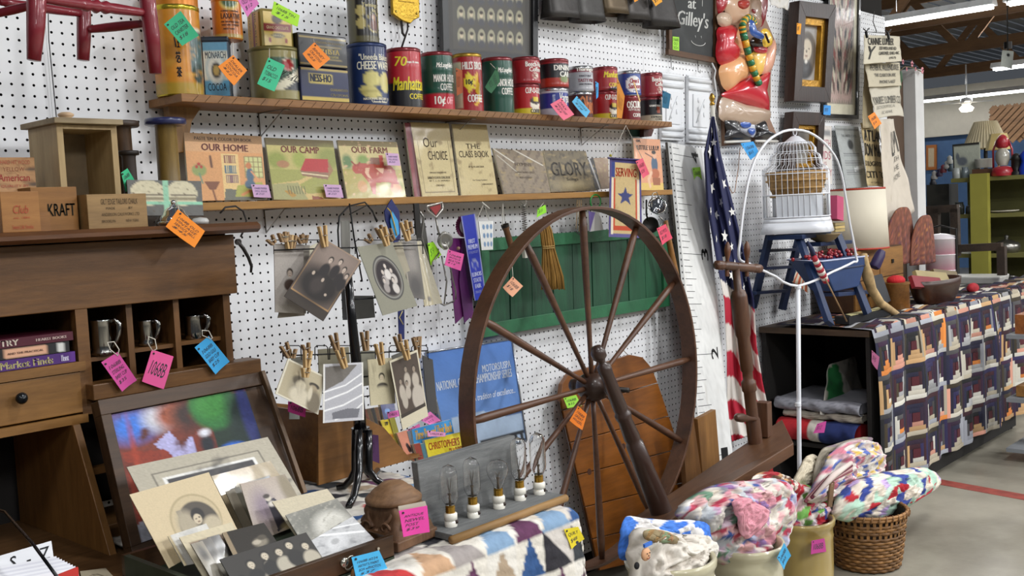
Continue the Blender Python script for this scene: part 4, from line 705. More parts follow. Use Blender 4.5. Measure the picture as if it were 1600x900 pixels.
photo('sepia card of a standing woman in a long dark dress', [(375, 756), (445, 741), (486, 812), (403, 846)], .74, .79, 'b0a08c', [('r', 0, 0, 1, 1, 'a8988a'), ('e', .5, .4, .5, .4, 'b9aca0', .8), ('e', .9, .3, .14, .4, '8c8068', .4), ('e', .30, .5, .2, .3, '8a7a84', .6), ('p', [(.38, .4), (.56, .38), (.66, .9), (.38, .98), (.40, .7)], '2f2a38'), ('e', .44, .36, .06, .06, 'c9bfae', .2), ('e', .42, .32, .07, .04, '3c322c', .2), ('e', .47, .48, .07, .05, 'd4ccc0', .3), ('e', .7, .94, .2, .08, 'b8a46c', .5)], (40, 46))
photo('grey card showing a bust arch, behind the curly haired woman', [(425, 784), (511, 764), (551, 815), (478, 860)], .80, .86, 'c4b99f', [('e', .55, .7, .34, .38, 'a39a84', .03), ('e', .55, .72, .30, .34, '8c8474', .1), ('e', .55, .75, .2, .3, 'b0a690', .3)], (36, 30))
photo('portrait of a woman with curly light hair', [(446, 805), (526, 779), (562, 822), (484, 868)], .84, .89, '8f8d84', [('e', .5, .3, .6, .3, '77766e', .6), ('e', .62, .6, .30, .36, 'cfccc2', .3), ('b', 'a8a498', 7, .6), ('e', .66, .78, .2, .3, 'c2bfb4', .2), ('e', .58, .72, .04, .025, '3a3834', .3), ('e', .74, .70, .04, .025, '3a3834', .3), ('e', .67, .9, .06, .02, '6a6660', .3)], (40, 34))
photo('glossy sleeved photograph of a child in bright light', [(486, 845), (551, 807), (585, 843), (512, 884)], .89, .94, 'c4c4c4', [('b', '9a9a9c', 3, .55), ('e', .4, .5, .2, .25, 'dcdcdc', .3), ('e', .38, .42, .08, .1, 'b4b4b4', .2), ('l', [(.2, 0), (.95, .6)], .03, 'f4f4f4'), ('l', [(.5, 0), (1, .3)], .02, 'f4f4f4')], (36, 30), coat=1)  # white streaks are sleeve glare painted over the picture
photo('white folder of a faint bust portrait, low in front of the flower portrait', [(262, 838), (322, 818), (352, 872), (288, 884)], .80, .84, 'cfccc4', [('e', .5, .6, .2, .4, '8f8f92', .8), ('r', 0, 0, .08, 1, 'b9a882')], (24, 24))
photo('cream mounted photograph with a brown band, before the white folder', [(280, 840), (362, 816), (404, 900), (325, 915)], .82, .88, 'cabd9e', [('r', .12, .14, .9, .9, '7c6650'), ('r', .12, .32, .9, .9, '5c5044')], (24, 24))
for i in range(3): photo('edge of a dark sleeved snapshot, %s of three by the couple card' % ('first', 'second', 'third')[i], [(298+i*13, 850-i*5), (316+i*13, 845-i*5), (352+i*13, 905-i*5), (334+i*13, 910-i*5)], .865-i*.008, .90-i*.008, ('8c8474', '5a544c', '403c38')[i], [('e', .5, .3, .3, .2, '4a4640', .5), ('e', .5, .7, .3, .2, 'a09a8c', .5)], (12, 12))
photo('dark photograph with a couple lying cheek to cheek', [(347, 833), (412, 817), (432, 846), (365, 870)], .84, .88, '38342f', [('r', 0, 0, .1, 1, '94836a'), ('e', .68, .8, .16, .2, '8c8474', .3), ('e', .60, .76, .1, .1, 'b4aa98', .2), ('e', .76, .62, .1, .12, '5c564c', .2)], (30, 26))
ops = []
for i, (x, y, dr_, h_) in enumerate(((.10, .62, 'a39a88', '1c1916'), (.26, .34, '1c1a18', '141210'), (.42, .46, 'aaa190', '201c18'), (.44, .24, '1e1c1a', '141210'), (.60, .26, 'b0a896', '262019'), (.74, .18, '201d1a', '141210'), (.90, .32, 'b4ab98', '201c18'))): ops += pers(x, y, .11, dr_, h_, 'c4b8a2', 1.7, 2.0)
photo('dark group photograph of women and men in evening dress, frontmost in the box', [(343, 874), (478, 832), (512, 884), (378, 935)], .90, .95, '2e2a25', ops, (90, 60), noise=.03)
# ---------------------------------------------------------------- record-card box with a black strap at the bottom left corner
t = thing('card_file', 'white file box of index cards with a dividing tab and red front', 'file box', (.70, -.78, TZ))
cs = [at(-40, 880, .70), at(80, 845, .70), at(85, 880, .715), at(-30, 915, .715)]
card('tab_card', '', '', cs, .002, 'dcdde0', [], [('S  -  Z', .42, .18, .96, .75, '17171b', .1, 0, .002)], (4, 4), side='e8e8ea', parent=t)
bb = M()
for i in range(9): e = i*.009; c2 = [at(-40, 893+i*3, .725+e), at(88+i*4.2, 869+i*2.2, .725+e), at(92+i*4, 905, .735+e), at(-40, 930, .735+e)]; card('index_card', '', '', c2, .0012, ('dedee2', 'cfcfd6')[i % 2], [], [], (2, 2), side='b8b8c4', parent=t)
cs = [at(40, 918, .83), at(122, 886, .83), at(125, 925, .83), at(40, 950, .83)]; card('front_panel', '', '', cs, .003, 'c8342c', [], [], (2, 2), side='c8342c', parent=t)
b = M(); b.tube([at(x, y, D) for x, y, D in ((-20, 798, .60), (0, 797, .62), (8, 800, .65), (18, 812, .70), (50, 848, .85), (92, 905, .98))], .0026, 8)
tag(b.build('bag_strap', mt('121214', .25, .3)), 'thin black wire loop rising over the index cards', 'wire')
cs = [atz(125, 893, TZ+.008), atz(165, 888, TZ+.008), atz(190, 915, TZ+.008), atz(130, 915, TZ+.008)]
card('calling_card', 'small rounded cream card lying beside the card file', 'card', cs, .002, 'c3b79c', [('l', [(.2, .5), (.5, .3), (.8, .5)], .03, '5a5040')], [], (12, 12))
# ================================================================ CARVED FINIAL, LAMP-SOCKET DISPLAY
CW = wood('9a7450', '6b4a2e', 'x', .6, 16, .4); DU = wood('876244', '5a3c26', 'z', .6, 12, .5)
c = V((1.332, -.900, TZ+.013)); t = thing('carved_post_base', 'carved wooden post base with acanthus scrolls and a rounded turned top', 'wood carving', c)
w_ = .058; R = Matrix.Rotation(.12, 3, 'Z')
M().box(c+V((0, 0, .010)), (w_*2.06, w_*2.06, .020), R).build('plinth', DU, t, bevel=.003)
b = M(); n_ = 12; rows = []
for j in range(n_+1):
    v = j/n_; hw_ = w_*(.98-.30*v**.8+.03*math.sin(v*9)); rows.append((hw_, .020+v*.06))
vs = []
for hw_, zz in rows:
    for k in range(48):
        a = 2*PI*k/48; kk = 1/max(abs(math.cos(a)), abs(math.sin(a)))**.9; r_ = hw_*kk*(1+.035*math.sin(a*16+zz*90)*math.sin(zz*140)); vs.append(c+R@V((r_*math.cos(a), r_*math.sin(a), zz)))
b.add(vs, [(j*48+k, j*48+(k+1) % 48, (j+1)*48+(k+1) % 48, (j+1)*48+k) for j in range(n_) for k in range(48)], 0, True); b.add(vs[-48:], [list(range(48))]); b.build('carved_body', DU, t)
for s in range(4):
    d = R@V((math.cos(s*PI/2-PI/2), math.sin(s*PI/2-PI/2), 0)); e = V((-d.y, d.x, 0)); b = M()
    for sg in (-1, 1):
        pts = []; 
        for k in range(15): a = k/14*4.6; rr = .014*(1-k/18); pts.append(c+d*(w_*.95)+e*sg*(.022+rr*math.cos(a))+V((0, 0, .040+rr*math.sin(a))))
        b.tube(pts, [.0034*(1-k/22) for k in range(15)], 6)
        b.tube([c+d*w_*(.9-.3*q)+e*sg*(.01+.02*math.sin(q*2.6))+V((0, 0, .04+q*.04)) for q in np.linspace(0, 1, 6)], [.005, .005, .004, .004, .003, .002], 6)
    b.ball(c+d*w_*.93+V((0, 0, .03)), (.008, .008, .010)); b.build('scroll_carving', DU, t)
M().lathe([(.050, .080), (.056, .081), (.057, .088), (.052, .094), (.046, .097), (.045, .100), (.039, .106), (.032, .109), (.030, .112), (.022, .118), (.010, .121), (.0005, .1215)], c, n=36).build('turned_cap', CW, t)
price_tag([(623, 798), (667, 790), (670, 831), (629, 839)], 1.03, 'd83c98', 'magenta', 'taped to the carved post base', ('ANTIQUE', 'NEWEL', 'POST', '$39'))
cs = [at(622, 791, 1.025), at(664, 783, 1.025), at(667, 792, 1.025), at(623, 800, 1.025)]; card('tape', 'strip of clear tape over the magenta tag', 'tape', cs, .0003, 'b0a898', [], [], (2, 2), coat=1)
GREY = wood('8b8c8a', '5d5f60', 'x', .7, 12, .5); CUT = wood('b08850', '8a6434', 'x', .6, 8)
sx0, sx1 = 1.402, 1.735; yb_ = -.91; sf = -1.015
t = thing('socket_display', 'grey weathered board display with five clear lamp bulbs on porcelain sockets', 'lamp display', ((sx0+sx1)/2, (yb_+sf)/2, TZ+.01))
zb = TZ+.016
lean = .012
b = M(); b.prism([(sx0, yb_, zb), (sx0, yb_+.019, zb), (sx0, yb_+.019+lean, zb+.138), (sx0, yb_+lean, zb+.138)], (sx1-sx0-.035, 0, 0)); b.build('back_board', GREY, t, bevel=.0015)
M().bb(sx0-.012, sx1, sf+.012, yb_, zb-.004, zb+.010).build('base_board', GREY, t, bevel=.001)
M().tube([(sx0-.02, sf+.008, zb+.002), (sx1+.003, sf+.008, zb+.002)], .0085, 12).build('front_moulding', CUT, t)
BR_ = mt('b08a3c', .25, .95); PORC = mt('e8e4d8', .2, coat=.5); FIL = mt('6a5a4a', .4, .6)
spec = [(705, 822, .058, 0), (740, 808, .06, 0), (780, 794, .055, 1), (813, 781, .07, 0), (843, 772, .07, 0)]
names = ('first', 'second', 'middle', 'fourth', 'right-hand')
for i, (px, py, hh, kind) in enumerate(spec):
    p = atz(px, py, zb+.010); c = V((p.x, p.y, zb+.0102)); r0 = .0125
    s = thing('porcelain_socket', '%s white porcelain lamp socket on the grey board, counted from the carving' % names[i], 'lamp socket', c, 'porcelain sockets on the grey board')
    M().lathe([(.0128, 0), (.0132, .002), (.0132, .011), (.0118, .012), (.0118, .013), (.0138, .014), (.0138, .026), (.0115, .028)], c, n=20).build('porcelain_body', PORC, s)
    M().ball(c+V((.004, -.0128, .010)), (.004, .003, .0045), 10).build('switch_hole', mt('2c1c14', .5), s)
    L = thing('light_bulb', '%s clear glass bulb on the grey board, %s' % (names[i], 'pear shaped' if kind else 'long tube shaped'), 'light bulb', c+V((0, 0, .028)), 'clear bulbs on the porcelain sockets')
    M().lathe([(.0095+.0009*(k % 2), .024+k*.0022) for k in range(9)]+[(.0096, .044)], c, n=20).build('screw_base', BR_, L)
    z0_ = .043
    if kind: pf = [(.0088, 0), (.0095, .006), (.0140, .016), (.0215, .030), (.0235, .040), (.0215, .051), (.014, .059), (.0005, .062)]
    else: pf = [(.0088, 0), (.011, .004), (.0165, .014), (.0175, .022), (.0175, .06+.012*(i > 2)), (.0172, .068+.012*(i > 2)), (.012, .078+.012*(i > 2)), (.0005, .084+.012*(i > 2))]
    M().lathe([(r_, z_+z0_) for r_, z_ in pf], c, n=28, cap=False).build('glass_envelope', glass(), L, solid=.0006)
    b = M(); b.tube([c+V((0, 0, z0_)), c+V((0, 0, z0_+.018)), c+V((0, 0, z0_+.024))], [.003, .0022, .004], 8)
    for q in range(5): a = q*1.256; b.tube([c+V((0, 0, z0_+.022)), c+V((.006*math.cos(a), .006*math.sin(a), z0_+(.036 if kind else .055))), c+V((0, 0, z0_+.026))], .0003, 4)
    b.build('filament_stem', FIL, L)
price_tag([(881, 827), (903, 823), (912, 842), (892, 858)], 1.06, 'd8c41e', 'yellow', 'pinned to the quilt corner', ('QUILT', '$48'))
# ================================================================ BLACK PHOTO TREE WITH CLOTHESPINS
BLK = mt('0d0d0f', .25, .2, coat=.6); WIRE = mt('161618', .4, .6); PIN = wood('e6c48c', 'c49c64', 'z', .6, 14); PIN2 = wood('b8966c', '8c6c48', 'z', .6, 14)
tr = thing('photo_tree', 'black metal pole display with wire clip arms and four curved feet', 'display stand', (1.51, -.55, TZ+.01))
PD = .53
pole = [(543, 425), (550, 500), (556, 560), (560, 620), (563, 675)]
b = M(); b.tube([at(x, y, PD) for x, y in pole], [.010, .011, .0125, .014, .016], 12); b.build('pole', BLK, tr)
M().lathe([(.022, -.004), (.022, .0)], at(563, 668, PD), n=20).build('collar', BLK, tr)
for k, (x0_, x1_, yb2, dd) in enumerate(((552, 528, 786, -.06), (558, 545, 792, .10), (570, 592, 768, -.10), (573, 622, 790, .07))):
    b = M(); p0 = at(x0_+3, 672, PD+dd*.2); p1 = at(x0_+3, 735, PD+dd*.4); e = at(x1_, yb2, PD+dd); e.z = TZ+.016
    b.tube([p0, (p0+p1)/2, p1, p1*.75+e*.25+V((0, 0, -.012)), p1*.4+e*.6+V((0, 0, -.014)), e], [.009, .010, .010, .009, .0085, .008], 10); b.build('leg', BLK, tr)
def wl(pts, D, r=.0013, nm='wire_arm'): M().tube([at(x, y, D) for x, y in pts], r, 6).build(nm, WIRE, tr)
wl([(527, 420), (530, 400), (528, 360), (530, 338), (545, 322), (570, 316), (582, 330), (588, 345)], .36, .0022)
wl([(546, 318), (553, 370), (566, 440)], .45, .002); wl([(546, 335), (575, 320), (590, 345)], .42)
for a, D in ((438, .5), (452, .5), (430, .5), (480, .5)): pass
for y0_, rows in ((375, [(428, 498), (555, 600), (600, 660), (478, 512)]), (540, [(442, 470), (492, 512), (515, 550), (562, 586), (608, 634), (643, 668)])):
    for i, (xa_, xb_) in enumerate(rows): wl([(xa_, y0_+22), (xa_, y0_+3), (xa_+3, y0_), (xb_-3, y0_), (xb_, y0_+3), (xb_+1, y0_+22)], .50+.01*(i % 3))
    wl([(rows[0][0], y0_+16), (548, y0_+12), (rows[-1][1] if y0_ > 400 else 662, y0_+8)], PD, .0018)
wl([(548, 468), (580, 466), (610, 462)], PD, .002); wl([(552, 590), (600, 586), (640, 580)], PD, .002); wl([(478, 610), (552, 622), (580, 618)], PD, .0016)
def pin(lab, x0_, y0_, x1_, y1_, D, m=None, op=0):
    a, b_ = at(x0_, y0_, D), at(x1_, y1_, D); t = thing('clothespin', lab, 'clothespin', b_, 'wooden clothespins on the photo tree'); d = (b_-a).normalized(); s = d.cross(V((0, 1, 0))).normalized(); m = m or PIN
    for k in (-1, 1): M().prism([a+s*k*.0005+s*k*(.0048+op)+V((0, -.005, 0)), a+s*k*(.0105+op)+V((0, -.005, 0)), b_+s*k*.0065+V((0, -.005, 0)), b_+s*k*.0006+V((0, -.005, 0))], (0, .010, 0)).build('jaw', m, t, bevel=.0008)
    c_ = a*.55+b_*.45; M().tube([c_+V((0, .0065, 0))+s*.006, c_-s*.006+V((0, .0065, 0)), c_-s*.006-V((0, .0065, 0)), c_+s*.006-V((0, .0065, 0))], .0009, 5, closed=True).build('spring', mt('9a9890', .3, .9), t)
GP = 'photographs clipped on the black photo tree'
def ph(lab, px, D, bg, ops, D2=None, **k): return photo(lab, px, D, D2 or D, bg, ops, group=GP, **k)
# upper tier
ph('faded strip behind the plain woman card, upper tier', [(440, 470), (478, 474), (476, 493), (434, 497)], .50, '8a8070', [], res=(4, 4))
ph('pale carte photograph of a plain woman in a dark bodice', [(428, 381), (474, 382), (474, 490), (430, 488)], .52, 'a39a92', [('e', .5, .5, .5, .5, 'b0a8a0', .6)]+pers(.52, .42, .24, '4a3a32', '332a26', 'b9a898', .45, 1.3)+[('r', 0, .88, 1, 1, 'a8a096')], res=(34, 60))
ph('empty sleeve edge beside the plain woman card', [(474, 383), (484, 383), (478, 490), (470, 490)], .515, '8e877c', [], res=(3, 3))
ph('cream oval folder peeping from behind the tilted group photograph', [(477, 388), (500, 378), (498, 420), (478, 424)], .50, 'cfc8b0', [('e', .6, .6, .3, .4, 'b0a890', .2)], res=(20, 20))
fam = [('r', 0, .86, 1, 1, '3a322c'), ('r', .02, .0, .98, .86, 'b08c60'), ('r', .045, .02, .955, .84, '6a5c54'), ('e', .5, .15, .6, .2, '8c7c72', .6), ('e', .5, .62, .5, .26, '241f1e', .3)]
for x, y, s in ((.42, .22, .12), (.62, .17, .11), (.78, .24, .11), (.9, .30, .10)): fam += pers(x, y, s, '262122', '1a1616', 'c0aea0', .72, 2.2)
fam += [('e', .45, .62, .14, .12, '3c3432', .3), ('e', .25, .5, .03, .03, 'b9a898'), ('e', .5, .52, .03, .03, 'b9a898'), ('e', .72, .68, .03, .02, 'b9a898')]
ph('tilted dark cabinet photograph of a seated family group', [(503, 371), (565, 408), (505, 502), (444, 463)], .56, '5a4c46', fam, res=(70, 90), noise=.03)
ph('grey plate photograph hanging behind the pole, upper tier', [(548, 462), (583, 462), (586, 496), (548, 500)], .46, '4c4c4a', [], res=(4, 4))
ph('dark plate edge just left of the pole', [(533, 440), (545, 440), (548, 500), (536, 500)], .47, '26262a', [], res=(4, 4))
ph('tall grey card standing behind the pole top', [(533, 345), (546, 345), (548, 440), (534, 440)], .44, '77756e', [], res=(4, 4))
kids = [('e', .52, .5, .38, .335, '4c4a48', .01), ('e', .52, .5, .35, .31, '8c8a84', .01), ('e', .52, .5, .32, .285, '5a5450', .01), ('e', .52, .5, .29, .26, '2c2428', .02)]
for x, y, s, d in ((.42, .40, .10, 'b0a8a4'), (.54, .32, .10, 'd8d2cc'), (.66, .40, .10, 'c8c0ba'), (.38, .52, .09, 'a09894'), (.62, .54, .1, 'cfc8c2')): kids += pers(x, y, s, d, '3a3030', 'd8ccc2', .7, 1.8)
ph('olive grey mount with an oval picture of a group of children', [(558, 386), (612, 378), (652, 478), (598, 493)], .55, '8e8c7c', kids, res=(70, 90), noise=.03)
ph('dark portrait card turned sideways beside the oval mount', [(626, 375), (650, 367), (664, 468), (640, 464)], .50, '5e5850', [('e', .5, .4, .3, .3, '7c746c', .5), ('e', .5, .8, .4, .2, '3a3430', .5), ('r', 0, 0, .1, 1, '8c8474')], res=(24, 50), D2=.53)
ph('tan curled card hanging at the right of the upper tier', [(648, 378), (658, 376), (690, 474), (662, 479)], .47, 'a59a7c', [('r', .6, 0, 1, 1, '98907a'), ('e', .4, .9, .1, .04, '5a5248', .3)], res=(20, 40), curl=.004, D2=.50)
ph('brown edged sleeve between the oval mount and the portrait card', [(612, 380), (626, 377), (652, 460), (640, 476)], .515, 'a09884', [], res=(3, 3))
for i, p in enumerate(((503, 353, 508, 386), (597, 356, 605, 384), (630, 346, 638, 376), (591, 354, 598, 372), (606, 360, 614, 376), (451, 367, 452, 389), (457, 367, 456, 388), (440, 363, 443, 378), (444, 364, 447, 378), (468, 368, 472, 380), (475, 367, 475, 380), (421, 371, 428, 381), (573, 370, 580, 378), (637, 348, 642, 366))):
    pin(('clothespin gripping the tilted family photograph', 'clothespin gripping the oval children mount', 'clothespin on the sideways portrait card', 'darker clothespin behind the oval mount', 'short clothespin right of the oval mount', 'clothespin on the plain woman card', 'clothespin doubled behind the plain woman card', 'leftmost upright clothespin of the upper tier, left one of a pair', 'right one of the upright pair at the far left of the upper tier', 'slanting clothespin right of the plain woman card', 'upright clothespin nearest the tilted family photograph', 'clothespin leaning out at the left end of the upper tier', 'clothespin lying sideways between the pole and the oval mount', 'rear clothespin over the sideways portrait card')[i], p[0], p[1], p[2], p[3], .565 if i < 3 else .53, PIN if i in (0, 1, 2, 5) else PIN2, .0008)
# lower tier
sol = [('r', .0, 0, 1, .04, 'e2dcc8'), ('r', 0, 0, .04, 1, 'e2dcc8'), ('r', .96, 0, 1, 1, 'e2dcc8'), ('r', 0, .96, 1, 1, 'e2dcc8'), ('e', .45, .62, .2, .28, '8a8272', .5), ('e', .40, .42, .15, .13, '6a6152', .2), ('e', .47, .50, .12, .13, 'cfc4aa', .2), ('e', .50, .78, .24, .22, 'd4cab2', .2), ('e', .78, .36, .13, .07, '3a342e', .15), ('e', .77, .45, .1, .1, 'a8997e', .2), ('e', .84, .78, .16, .3, '7a705e', .2), ('e', .72, .6, .05, .18, 'd4cab2', .3)]
ph('tilted photograph of a woman and a man in a peaked cap', [(450, 560), (508, 588), (497, 648), (430, 615)], .57, 'bdb194', sol, res=(56, 56), noise=.03)
ph('crumpled clear sleeve over a bright photograph, left of the pole', [(505, 569), (567, 566), (568, 656), (504, 661)], .575, 'c8c8cc', [('r', .04, .03, .96, .96, 'b4b4ba'), ('p', [(.05, .05), (.85, .03), (.5, .3), (.05, .45)], '6c6762'), ('l', [(.0, .48), (.55, .38), (.95, .2)], .012, 'f6f6f6'), ('l', [(.05, .62), (.6, .5), (.97, .36)], .014, 'f6f6f6'), ('l', [(.0, .8), (.5, .72), (1, .55)], .014, 'f6f6f6'), ('l', [(.3, .96), (.7, .88), (.98, .7)], .012, 'f6f6f6'), ('p', [(.22, .84), (.6, .78), (.9, .8), (.85, .95), (.24, .95)], '6f7078'), ('r', 0, 0, .03, 1, 'eceae2'), ('r', .97, 0, 1, 1, 'eceae2')], res=(50, 70), coat=1, curl=.002)  # white lines are crease glints of the plastic, painted on
ph('cream carte photograph of a woman bust with a white collar', [(574, 562), (612, 559), (618, 630), (579, 634)], .555, 'c2b898', pers(.52, .40, .26, '3c3630', '2e2820', 'cdbfa2', .55, .9)+[('e', .52, .66, .3, .06, 'c2b898', .6)], res=(40, 60))
tall = [('r', 0, 0, 1, .03, 'd0c8b0'), ('r', 0, 0, .04, 1, 'd0c8b0'), ('r', .96, 0, 1, 1, 'd0c8b0'), ('r', 0, .84, 1, 1, 'cdc4aa')]
for x, y, s, b2 in ((.48, .20, .13, 2.4), (.76, .24, .14, 2.2), (.24, .34, .12, 2.6), (.44, .40, .11, 2.2)): tall += pers(x, y, s, 'b5aa9c', '30261f', '9c8c7c', .6, b2)
tall += [('e', .76, .66, .22, .18, 'b9afa2', .1), ('e', .28, .62, .10, .12, 'b0a698', .1), ('r', .04, .79, .96, .84, '2b211c'), ('r', 0, .84, 1, 1, 'cdc4aa')]
ph('tall dark photograph of four women in white dresses', [(608, 564), (652, 546), (669, 650), (629, 672)], .575, '43352d', tall, res=(50, 90), noise=.03)
for i, (c4, D, col, lab) in enumerate(((([(455, 560), (478, 555), (486, 600), (462, 610)]), .50, '6f6c62', 'grey card tucked behind the soldier picture'), ([(497, 546), (545, 542), (548, 600), (499, 605)], .48, '8c8670', 'olive card hanging behind the crumpled sleeve'), ([(564, 548), (586, 548), (588, 600), (566, 604)], .49, '8a8878', 'grey card right of the pole, lower tier'), ([(612, 556), (640, 545), (644, 575), (614, 580)], .48, '5c5a55', 'dark rounded card behind the tall women photograph'), ([(660, 555), (676, 562), (684, 648), (668, 640)], .52, '2f2e30', 'black sleeved card right of the tall women photograph'), ([(452, 630), (468, 628), (468, 655), (452, 655)], .47, '8e928c', 'small grey sleeve below the soldier picture'))):
    ph(lab.replace('soldier', 'peaked cap'), c4, D, col, [], res=(3, 3))
price_tag([(450, 627), (478, 632), (476, 652), (449, 643)], .52, 'c8348c', 'magenta', 'behind the lower left corner of the peaked cap photograph', ('1068B',))
price_tag([(573, 678), (591, 680), (592, 724), (573, 716)], .47, '4a2050', 'dark purple', 'hanging behind the pole feet', ('OLD',), dark='3a1840')
for i, p in enumerate(((530, 545, 539, 575), (591, 536, 597, 570), (630, 533, 637, 562), (477, 537, 480, 552), (443, 538, 452, 558), (481, 548, 479, 575), (478, 575, 477, 590), (569, 518, 572, 548), (520, 522, 527, 548), (620, 524, 626, 548), (652, 526, 653, 560), (457, 545, 456, 560), (649, 527, 650, 540))):
    pin(('clothespin gripping the crumpled bright sleeve', 'clothespin gripping the white collar bust card', 'clothespin gripping the tall women photograph', 'dark clothespin at the top of the peaked cap picture', 'brown clothespin at the far left of the lower tier', 'pale clothespin standing over the peaked cap picture', 'clothespin biting the peaked cap photograph', 'brown clothespin just right of the pole', 'brown clothespin just left of the pole', 'rear clothespin left of the tall women photograph', 'brown clothespin on the black sleeved card', 'small clothespin second from left, lower tier', 'rear brown clothespin by the black sleeved card')[i], p[0], p[1], p[2], p[3], .59 if i in (0, 1, 2, 5, 6) else .54, PIN if i in (0, 1, 2, 5, 6) else PIN2, .0008)
# ================================================================ PLYWOOD BOOK BOX WITH CHILDREN'S BOOKS
PLY = wood('a3713a', '7a4f22', 'x', .45, 7)
bx = thing('book_bin', "slope-sided wooden bin holding small children's books", 'book bin', at(600, 780, .40))
sp_ = [(497, 640), (530, 643), (575, 655), (600, 668), (640, 715), (664, 735), (664, 815), (500, 792)]
zf = TZ+.010
def bin_side(D): return [at(x, y, D) for x, y in sp_]
pts = bin_side(.40)
for p in pts: p.z = max(p.z, zf)
pts[-1].z = pts[-2].z = zf
M().prism(pts, (0, .008, 0)).build('front_side', PLY, bx, bevel=.001)
xl_, xr_ = pts[0].x, pts[5].x
M().prism([p+V((0, .19, 0)) for p in pts], (0, .008, 0)).build('back_side', PLY, bx, bevel=.001)
M().bb(xl_, xl_+.008, -.392, -.21, zf, pts[0].z-.01).build('end_board', PLY, bx); M().bb(xr_-.008, xr_, -.392, -.21, zf, pts[5].z).build('end_board', PLY, bx); M().bb(xl_+.01, xr_-.01, -.392, -.21, zf, zf+.008).build('bottom_board', PLY, bx)
GB = "children's books in the wooden bin"
def cb(lab, px, D, bg, ops, texts, D2=None, res=(30, 30)):
    (a, b_, c, d) = px; D2 = D2 or D; return card('childrens_book', lab, 'book', [at(*a, D), at(*b_, D), at(*c, D2), at(*d, D2)], .009, bg, ops, texts, res, .5, .6, 'd8d0bc', GB)
cb("yellow children's book with red title and a red-haired child", [(663, 688), (725, 674), (734, 735), (676, 745)], .385, 'dcc92c', [('e', .48, .62, .2, .18, 'a8481c', .05), ('e', .5, .78, .15, .12, 'e0b890', .05), ('e', .47, .66, .03, .08, 'e8d8a8', .1)], [("CHRISTOPHER'S", .06, .10, .84, .3, 'b0421c', .1, .03, .003), ('"HOPPY', .55, .34, .95, .52, 'b0421c', .1, 0, .002), ('DAY"', .70, .6, .95, .74, 'b0421c', .1, 0, .002)], .40)
cb("blue children's book behind the yellow one", [(643, 671), (705, 655), (714, 700), (650, 715)], .365, '2f86c0', [], [('Three Pets and Their Book', .06, .08, .97, .42, 'd0a43c', .1, .02, .004)], .38)
cb('salmon book with a dark leaping figure', [(620, 677), (636, 672), (650, 722), (634, 715)], .36, 'd88c70', [('e', .6, .5, .16, .1, '2a1a1c', .1), ('e', .7, .62, .2, .12, '2a1a1c', .1), ('e', .8, .8, .15, .1, 'e0c8b8', .2)], [], .375, (20, 40))
cb('yellow book spine lettered in black at the top of the bin', [(594, 657), (608, 653), (620, 690), (606, 690)], .34, 'd8c02c', [('e', .5, .75, .4, .1, 'b0701c', .3)], [('ZIP', .3, .12, .7, .26, '1c1a12', 0, 0, .02)], .35, (10, 20))
cb('olive book spine next to the yellow spine', [(608, 653), (616, 651), (630, 700), (620, 695)], .345, '98902c', [], [], .355, (3, 3))
cb('grey book spine left of the blue book', [(636, 674), (643, 672), (654, 720), (648, 722)], .362, '66707a', [], [], .375, (3, 3))
cb('dark red book spine below the salmon book', [(646, 694), (656, 692), (666, 735), (658, 733)], .382, '8c3424', [], [], .392, (3, 3))
cb('teal book spine beside the yellow book', [(657, 694), (663, 692), (674, 740), (668, 740)], .383, '4a7480', [], [], .393, (3, 3))
for i in range(5): cb('brown book spine near the rear end of the bin, %s from the pole' % ('first', 'second', 'third', 'fourth', 'fifth')[i], [(567+i*6, 640-i), (572+i*6, 639-i), (582+i*6, 668+i*4), (577+i*6, 664+i*4)], .33, ('7a3c24', '5c4430', '2e2a28', '6a4a30', '3a2c28')[i], [], [], .34, (3, 3))
cb('dark blue storybook with a pale ring picture', [(594, 632), (616, 630), (620, 652), (600, 656)], .33, '26306a', [('e', .4, .5, .2, .2, '5c8cc8', .1), ('b', '4a3c78', 4, .6)], [], .34, (20, 20))
price_tag([(604, 644), (622, 641), (624, 650), (606, 654)], .41, 'e070b8', 'pink', 'standing among the small books under the women photograph', ('CHILDS',))
price_tag([(655, 656), (672, 643), (688, 657), (672, 664)], .355, 'e078b8', 'pink', 'rising behind the blue book', ('1068B', '$12'), dark='8c4878')
price_tag([(636, 672), (655, 662), (656, 668), (638, 674)], .36, 'd868a8', 'narrow pink', 'lying on top of the grey spine', ('$4',))
price_tag([(667, 673), (696, 676), (695, 682), (668, 682)], .40, 'e89cc8', 'pale pink', 'stuck across the blue book', ('CHILDS $5',))
